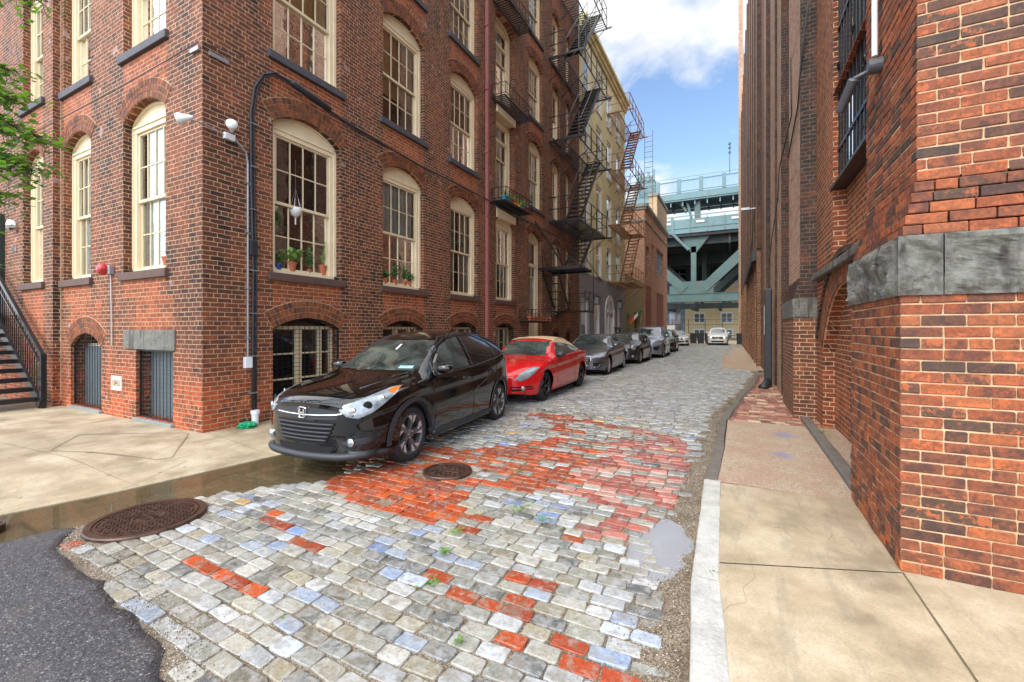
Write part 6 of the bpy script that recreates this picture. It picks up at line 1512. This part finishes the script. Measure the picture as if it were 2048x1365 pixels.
# balconies
def rails(mb, X0, X1, y0, y1, z0, z1, n=8):
    for z in (z0, z1):
        mb.tube([(X0,y0,z),(X1,y0,z),(X1,y1,z),(X0,y1,z)], .013, 5)
    for k in range(n+1): y = y0+(y1-y0)*k/n; mb.box(X1-.008,y-.008,z0,X1+.008,y+.008,z1)
    for k in range(3): x = X0+(X1-X0)*k/2; [mb.box(x-.008,y-.008,z0,x+.008,y+.008,z1) for y in (y0, y1)]
def balcony(y0, y1, z, label, dX=.5, hz=.42):
    b = empty('window_balcony', label, 'balcony', (-7.05, (y0+y1)/2, z), group='iron window balconies on the brick building'); o = (7.05, -(y0+y1)/2, -z)
    mb = MB(); n = int((y1-y0)/.1)
    for k in range(n+1): y = y0+(y1-y0)*k/n; mb.box(-7.05,y-.02,z-.012,-7.05+dX,y+.02,z+.012)
    for x in (-7.03,-7.05+dX): mb.box(x-.02,y0,z-.05,x+.02,y1,z-.013)
    mb.build('platform', M['black'], b, o)
    mb = MB(); rails(mb, -7.05, -7.05+dX, y0, y1, z+.08, z+hz); mb.build('railing', M['black'], b, o)
balcony(12.2,14.2,5.8,'iron window balcony with coloured pots, second storey'); balcony(12.2,14.2,9.15,'empty iron window balcony, third storey'); balcony(12.2,14.2,12.4,'iron window balcony high at the top of the photo'); balcony(14.2,16.7,1.95,'low iron balcony with terracotta pots above the red car')
GL = basic('plant_green', srgb(70,110,50), .6, var=.4, scale=12); GL2 = basic('plant_light_green', srgb(120,150,70), .6, var=.35, scale=12); TERRA = basic('terracotta', srgb(176,100,66), .8)
def plant(x, y, z, r, h, pot, label, n=26, leaf=.05, seed=1, hang=False, tall=False, gm=None, group=None):
    rr2 = random.Random(seed); e = empty('potted_plant', label, 'plant', (x, y, z), group=group)
    mb = MB(); mb.lathe([(0,0),(r*.7,0),(r,h*.85),(r*1.08,h*.85),(r*1.08,h),(r*.9,h),(r*.85,h*.8),(0,h*.8)], (0,0,0), 'z', 16); mb.build('pot', pot, e, smooth=False)
    lf = MB()
    for k in range(n):
        a = rr2.uniform(0, 2*pi); hh = rr2.uniform(.3, 1)*(.45 if tall else .22); rad = rr2.uniform(.0, .1 if tall else .13)
        if hang: hh = -rr2.uniform(-.1, .4)
        p0 = Vector((0,0,h*.8)); p1 = Vector((cos(a)*rad, sin(a)*rad, h+hh)); lf.tube([p0, (p0+p1)/2+Vector((0,0,.03)), p1], .003, 3)
        for q in range(4):
            c_ = p0.lerp(p1, .4+.2*q); d_ = Vector((rr2.uniform(-1,1), rr2.uniform(-1,1), rr2.uniform(-.2,1))).normalized()*leaf*rr2.uniform(.7,1.3); s_ = d_.cross(Vector((rr2.uniform(-1,1),rr2.uniform(-1,1),1))).normalized()*leaf*.35
            lf.poly([c_, c_+d_*.5+s_, c_+d_, c_+d_*.5-s_])
    lf.build('foliage', gm or GL, e, fix=False); return e
zz = 2.72
plant(-7.30,4.98,zz,.06,.1,basic('blue_pot', srgb(40,70,140), .4),'plant in a small blue pot at the left of the big corner window',20,.06,1)
plant(-7.32,5.25,zz,.09,.17,TERRA,'leafy plant in a wide terracotta pot in the corner window',30,.13,2,gm=GL2)
plant(-7.32,5.62,zz,.05,.08,TERRA,'bushy tall green plant in the middle of the corner window',40,.05,3,tall=True,gm=GL)
plant(-7.32,5.93,zz,.08,.2,TERRA,'terracotta pot with thin stems at the right of the corner window',12,.04,4,tall=True,gm=GL2)
plant(-7.36,4.95,3.75,.06,.1,M['white'],'trailing plant hanging by the left jamb of the corner window',46,.08,5,hang=True)
hp = empty('hanging_planter', 'white macrame hanging planter in the corner window', 'planter', (-7.3,5.32,3.85))
mb = MB(); mb.lathe([(0,-.1),(.07,-.08),(.1,0),(.09,.06),(0,.05)], (0,0,0), 'z', 18); mb.build('pot', M['white'], hp, smooth=True)
mb = MB()
for k in range(4): a = pi/4+k*pi/2; mb.tube([(.1*cos(a),.1*sin(a),0),(0,0,.42)], .005, 4); mb.tube([(.1*cos(a),.1*sin(a),0),(0,0,-.14)], .005, 4)
mb.tube([(0,0,.42),(0,0,.95)], .004, 4); mb.tube([(0,0,-.14),(0,0,-.25)], .012, 5); mb.build('cord', M['white'], hp)
for i, (y, s_) in enumerate(((7.65,7),(7.98,8),(8.3,9),(8.5,10))): plant(-7.32,y,zz,.07,.12,TERRA,['plant at the left of the second street window','tall vine in the second street window, second pot','climbing plant in the second street window, third pot','small pot at the right of the second street window'][i],34,.07,s_,tall=i in (1,2))
plant(-8.6,3.86,zz,.08,.16,TERRA,'tall thin plant in a terracotta pot in the side window nearest the corner',18,.05,12,tall=True)
plant(-8.35,3.86,zz,.07,.12,M['plast'],'plant in a black pot in the side window nearest the corner',16,.05,13)
cols_ = [srgb(40,150,190), srgb(30,120,150), srgb(200,60,50), srgb(220,160,40), srgb(224,180,60), srgb(40,130,150), srgb(150,40,60)]
nms = ['large turquoise','teal','red','orange yellow','yellow','blue green','dark red']
for i in range(7): plant(-6.72,12.42+i*.26,5.82,.09,.16,basic('pot_glaze_'+str(i), cols_[i], .4),nms[i]+' pot on the second storey balcony',14,.05,20+i,gm=GL2)
for i in range(6): plant(-6.75,14.45+i*.38,1.97,.1,.17,TERRA,'terracotta pot on the low balcony, number '+['one','two','three','four','five','six'][i]+' from the left',10,.05,30+i,gm=basic('dry_plant', srgb(140,110,90), .8),group='terracotta pots on the low balcony')
# lanterns, flag
def lantern(y, z, label):
    l = empty('wall_lantern', label, 'lantern', (-7.06, y, z), group='black wall lanterns on the grey ground floor'); L_ = MB()
    L_.tube([(0,0,.1),(.12,0,.22),(.26,0,.2),(.28,0,.14)], .015, 6); L_.build('arm', M['black'], l)
    L_ = MB(); c_ = .28
    for a in (-1,1):
        for b in (-1,1): L_.bar((c_+a*.1,b*.1,-.32),(c_+a*.14,b*.14,.06),.018)
    L_.box(c_-.11,-.11,-.35,c_+.11,.11,-.31); L_.prism([(c_-.15,-.15,.06),(c_+.15,-.15,.06),(c_+.15,.15,.06),(c_-.15,.15,.06)], (0,0,.03)); L_.lathe([(.12,.09),(.05,.18),(.03,.22),(0,.22)], (c_,0,0), 'z', 8); L_.build('cage', M['black'], l)
    L_ = MB(); L_.box(c_-.1,-.1,-.3,c_+.1,.1,.05); L_.build('glass', basic('lantern_glass', srgb(150,156,160), .3), l)
lantern(23.2, 3.35, 'black wall lantern left of the white sash window'); lantern(28.5, 3.35, 'black wall lantern right of the arched white door')
fl_ = empty('tricolour_flag', 'green white and orange flag on a slanted pole by the garage', 'flag', (-6.9,30.5,2.1))
mb = MB(); mb.tube([(0,0,0),(1.2,.3,1.05)], .015, 6); mb.build('pole', M['metal'], fl_)
for k, (cn, cc) in enumerate((('orange', srgb(235,90,30)), ('white', srgb(235,235,230)), ('green', srgb(30,130,70)))):
    mb = MB(); N_ = 8
    P_ = lambda u, v: (.30+.78*u, .08+.2*u+.05*sin(6*u+2*v), .26+.68*u-(.42-.28*u)*v)
    for i in range(N_):
        for j in range(5):
            u0, u1 = (k+i/N_)/3, (k+(i+1)/N_)/3; mb.quad(P_(u0,j/5),P_(u1,j/5),P_(u1,(j+1)/5),P_(u0,(j+1)/5))
    mb.build(cn+'_band', basic('flag_'+cn, cc, .8), fl_, smooth=True)
# iron stairs at far left
st = empty('iron_stairs', 'wet black iron stairs with railing climbing to the door at the far left', 'stairs', (-12.3, 2.7, .08)); o = (12.3,-2.7,-.08)
for yy in (1.95, 3.3): mb = MB(); mb.bar((-12.1,yy,.16),(-14.9,yy,2.02),.05,.2); mb.build('stringer', M['black'], st, o)
for k in range(10):
    mb = MB(); x = -12.25-k*.27; z = .27+k*.178; mb.box(x-.27,1.98,z,x+.02,3.28,z+.035); mb.box(x+.0,1.98,z-.04,x+.025,3.28,z+.045); mb.build('tread', M['black'], st, o)
for yy in (1.95, 3.33):
    mb = MB(); mb.bar((-12.1,yy,1.12),(-14.9,yy,3.0),.06,.08); mb.bar((-12.15,yy,.92),(-14.9,yy,2.76),.03); mb.box(-12.15,yy-.04,.05,-12.06,yy+.04,1.17)
    for k in range(21): x = -12.3-k*.125; z = .28+k*.0835; mb.box(x-.008,yy-.008,z,x+.008,yy+.008,z+.95)
    mb.build('railing', M['black'], st, o)
mb = MB(); mb.box(-17,1.95,1.94,-14.9,3.45,2.0); mb.box(-15.0,3.25,.05,-14.92,3.33,1.94); mb.box(-15.0,1.95,.05,-14.92,2.03,1.94); mb.build('landing', M['black'], st, o)

# ---------------- fittings on the right building ----------------
sc = empty('security_camera', 'grey bullet camera under a white conduit on the near right pier', 'camera', (1.0, 4.45, 3.75)); o = (-1.0,-4.45,-3.75)
mb = MB(); mb.tube([(.985,4.45,3.85),(.985,4.45,7)], .02, 10); mb.build('conduit', WP, sc, o)
GC = basic('camera_grey', srgb(70,71,74), .4)
mb = MB(); mb.tube([(1.03,4.45,3.77),(.94,4.45,3.77)], [.062,.056], 20); mb.build('mount', GC, sc, o, smooth=False)
mb = MB(); mb.tube([(.95,4.45,3.74),(.87,4.50,3.73),(.84,4.52,3.70)], .018, 8); mb.build('arm', GC, sc, o, smooth=True)
mb = MB(); a = Vector((.86,4.5,3.72)); b = Vector((.80,4.66,3.55)); d_ = (b-a).normalized(); mb.tube([a-d_*.01, a, b, b+d_*.015], [.026,.038,.038,.034], 18); mb.build('barrel', GC, sc, o, smooth=False)
dp = empty('downpipe', 'black cast iron downpipe with a shoe against the right wall', 'pipe', (.72, 14.0, .1)); o = (-.72,-14,-.1)
mb = MB(); mb.box(.66,13.6,.12,.84,13.78,2.75); mb.build('pipe', M['plast'], dp, o, bevel=.03)
mb = MB(); mb.tube([(.75,13.68,.25),(.68,13.4,.16),(.6,13.05,.13)], [.1,.1,.11], 10)
mb.build('shoe', M['plast'], dp, o, smooth=True)
mb = MB(); mb.box(.655,13.58,1.5,.66,13.72,2.3); mb.build('paper_notice', M['white'], dp, o)
for pts_, r_, lab in (([(.97,10.5,7.2),(.96,10.2,5.9),(.9,12.2,5.5),(.9,12.6,4.9),(.88,14.5,4.2),(.88,15.5,3.6)], .012, 'black cable stepping down across the pilasters behind the second pier'), ([(1.15,8.5,8.0),(1.0,9.05,6.4),(.96,9.2,5.6),(.965,10.9,5.3)], .014, 'black cable hanging from the top edge across the second pier'), ([(.72,21,7.6),(.62,27,5.0),(.6,30,4.6)], .015, 'thin cable below the grey floodlight high on the right wall')):
    mb = MB(); mb.tube(pts_, r_, 6); tag(mb.build('wall_cable', M['plast'], smooth=True), lab, 'cable', 'cables on the right wall')
lt = empty('wall_floodlight', 'small grey floodlight on an arm high on the right wall', 'lamp', (.6,22,7.0)); mb = MB(); mb.box(-.45,-.1,-.05,-.1,.1,.06); mb.build('head', M['metal'], lt, bevel=.01); mb = MB(); mb.bar((-.1,0,0),(.2,0,.02),.04); mb.build('arm', M['metal'], lt)
# near-street bits
def manhole(x, y, r, label, pattern, z=None):
    z = (zroad(x, y)+.004) if z is None else z
    e = empty('manhole_cover', label, 'manhole', (x, y, z)); mt = M['iron']
    mb = MB(); mb.lathe([(r*.87,-.02),(r*.87,.012),(r*.98,.014),(r,.004),(r*1.01,-.05)], (0,0,0), 'z', 48); mb.build('frame', mt, e, smooth=False)
    mb = MB(); mb.lathe([(0,.004),(r*.86,.004),(r*.86,-.02)], (0,0,0), 'z', 48)
    if pattern == 'ring':
        for r1 in (.80, .24):
            mb.lathe([(r*r1,.004),(r*r1,.012),(r*(r1+.03),.012),(r*(r1+.03),.004)], (0,0,0), 'z', 40)
        n = 15
        for i in range(-n, n+1):
            for j in range(-n, n+1):
                px, py = i*r/n, j*r/n*.9+(i % 2)*r/n*.45; d = sqrt(px*px+py*py)
                if r*.3 < d < r*.76: 
                    a = .5 if (i+j) % 2 else -.8; mb.bar((px-.018*cos(a),py-.018*sin(a),.007),(px+.018*cos(a),py+.018*sin(a),.007),.010,.009)
        for k in range(5): a = -.3+k*.15; mb.bar((-.07+.03*k,-.05,.008),(-.07+.03*k,.05,.008),.014,.01); 
        mb.bar((-.09,0,.009),(.09,.0,.009),.014,.01)
    else:
        for i in range(-3, 4):
            h = sqrt(max(0, (.8*r)**2-(i*r*.24)**2)); mb.box(i*r*.24-.035,-h,.004,i*r*.24+.02,h,.012) if False else None
        for i in range(-4, 4):
            for j in range(-5, 5):
                cx_, cy_ = (i+.5)*r*.22+(.0 if j % 2 else r*.11), (j+.5)*r*.17
                if sqrt(cx_*cx_+cy_*cy_) < r*.72 and abs(cy_) > .035: mb.box(cx_-r*.09,cy_-r*.06,.004,cx_+r*.09,cy_+r*.06,.012)
        mb.box(-r*.6,-.022,.004,r*.6,.022,.01)
    mb.build('cover', mt, e, smooth=False); return e
t = NT('rusty_cast_iron'); c_ = t.coord(); n_ = t.noise(c_, 12, 6, .7)
M['iron'] = t.set(col=t.ramp(n_, [(.3, srgb(50,36,30)), (.7, srgb(92,66,54))]), rough=t.ramp(n_, [(.3, .25), (.7, .55)]), metal=.3, nrm=t.bump(n_, .4, .004))
manhole(-4.55, 1.9, .42, 'large rusty round manhole cover set in the cobbles by the puddle', 'ring')
manhole(-2.96, 4.1, .28, 'small rusty round manhole cover in the red brick patch before the black suv', 'grid')
manhole(-5.55, 1.18, .12, 'tiny rusty valve cover in the wet asphalt at the left edge', 'grid', .0)
# weeds
wd = MB(); r7 = random.Random(9)
def weed(x, y, z, n, s_):
    for k in range(n):
        c1 = Vector((x+r7.gauss(0, s_*.6), y+r7.gauss(0, s_*.8), z-.004)); a = r7.uniform(0, 2*pi); d_ = Vector((cos(a), sin(a), r7.uniform(.1, .7))).normalized()*r7.uniform(.012, .03); q = Vector((-sin(a), cos(a), 0))*.009
        wd.poly([c1, c1+d_*.5+q, c1+d_, c1+d_*.5-q])
for x, y, z, n, s_ in ((-.2,4.98,.06,90,.04),(-.17,2.93,.08,60,.03),(-.14,3.05,.1,30,.02),(-.05,6.4,.09,40,.03),(-1.9,2.6,.03,50,.04),(-1.7,3.5,.05,60,.06),(-1.45,3.4,.05,50,.06),(-2.0,2.9,.03,40,.04),(-1.75,2.25,.02,40,.04),(-.26,3.9,.02,30,.03),(-.1,10.3,.1,60,.06),(1.1,7.7,.16,90,.1),(-3.9,3.0,.0,20,.03),(-2.2,4.4,.05,30,.04),(-1.3,1.9,.02,12,.02),(-2.3,1.6,.0,12,.02)): weed(x, y, z, n, s_)
tag(wd.build('weeds', basic('weed_green', srgb(84,124,40), .6, var=.3, scale=9), fix=False), 'small bright green weeds in the joints of kerb and cobbles', 'weeds', kind='stuff')
# leaves overhanging at the upper left
tr = empty('ginkgo_tree', 'leafy green tree branches hanging in at the upper left edge', 'tree', (-8.6, .6, 0)); o = (8.6,-.6,0)
mb = MB(); mb.tube([(-8.6,.6,0),(-8.55,.62,1.5),(-8.4,.7,3.0),(-8.2,.75,5.0),(-8.1,.9,8)], [.16,.14,.12,.09,.04], 10)
mb.build('trunk', basic('bark', srgb(92,78,64), .9, bump=.6), tr, o, smooth=True)
bm_, lf = MB(), MB(); r8 = random.Random(21)
def leafy(p, q, n, sag=.1, sp=.16):
    p, q = Vector(p), Vector(q); P_ = [p.lerp(q, k/8)+Vector((0,0,-sag*(k/8)**2+.02*sin(k))) for k in range(9)]
    bm_.tube(P_, [.022-.0022*k for k in range(9)], 5)
    for k in range(n):
        u = r8.uniform(.15, 1.02)*8; i = min(7, int(u)); b = P_[i].lerp(P_[i+1], min(1, u-i)); c1 = b+Vector((r8.gauss(0, sp*.6), r8.gauss(0, sp*.6), -abs(r8.gauss(0, sp*.7))+.04)); bm_.tube([b, c1], .0018, 3)
        a = r8.uniform(0, 2*pi); d_ = Vector((cos(a), sin(a), r8.uniform(-.9, .1))).normalized(); sd_ = d_.cross(Vector((r8.uniform(-.4,.4), r8.uniform(-.4,.4), 1))).normalized(); s_ = r8.uniform(.035, .06)
        up_ = d_.cross(sd_)
        pts = [c1]+[c1+(d_*cos(t_)+sd_*sin(t_))*s_*(1+.1*cos(5*t_))+up_*s_*.15*sin(3*t_) for t_ in [-1.05,-.7,-.35,-.08,.0,.08,.35,.7,1.05]]
        pts[5] = c1+d_*s_*.72; lf.poly(pts)
for (p, q, n) in (((-8.3,.7,4.6),(-6.35,1.78,3.68),700),((-8.3,.7,4.0),(-6.45,1.7,3.4),700),((-8.3,.7,3.4),(-6.85,1.62,3.15),400),((-8.2,.75,5.2),(-6.75,1.9,5.35),110),((-8.4,.7,4.4),(-6.6,1.62,4.15),650),((-8.4,.7,2.4),(-7.1,1.62,2.45),170),((-8.2,.75,3.7),(-6.75,1.62,3.55),380),((-8.3,.7,4.8),(-6.9,1.66,4.5),400)): leafy(p, q, n)
bm_.build('branches', basic('twig', srgb(84,66,48), .8), tr, o, smooth=True, fix=False)
t = NT('ginkgo_leaf'); g_ = t.nd('ShaderNodeNewGeometry').outputs['Random Per Island']
t.set(col=t.ramp(g_, [(0, srgb(40,78,26)), (.5, srgb(62,106,34)), (1, srgb(88,132,46))]), rough=.5); t.b.inputs['Transmission Weight'].default_value = 0
tl = t.nd('ShaderNodeBsdfTranslucent', {0: srgb(140,190,60)}); mx = t.nd('ShaderNodeMixShader', {0: .35, 1: t.b.outputs[0], 2: tl.outputs[0]}); t.l.new(mx.outputs[0], t.n['Material Output'].inputs[0])
lf.build('leaves', t.mat, tr, o, fix=False)
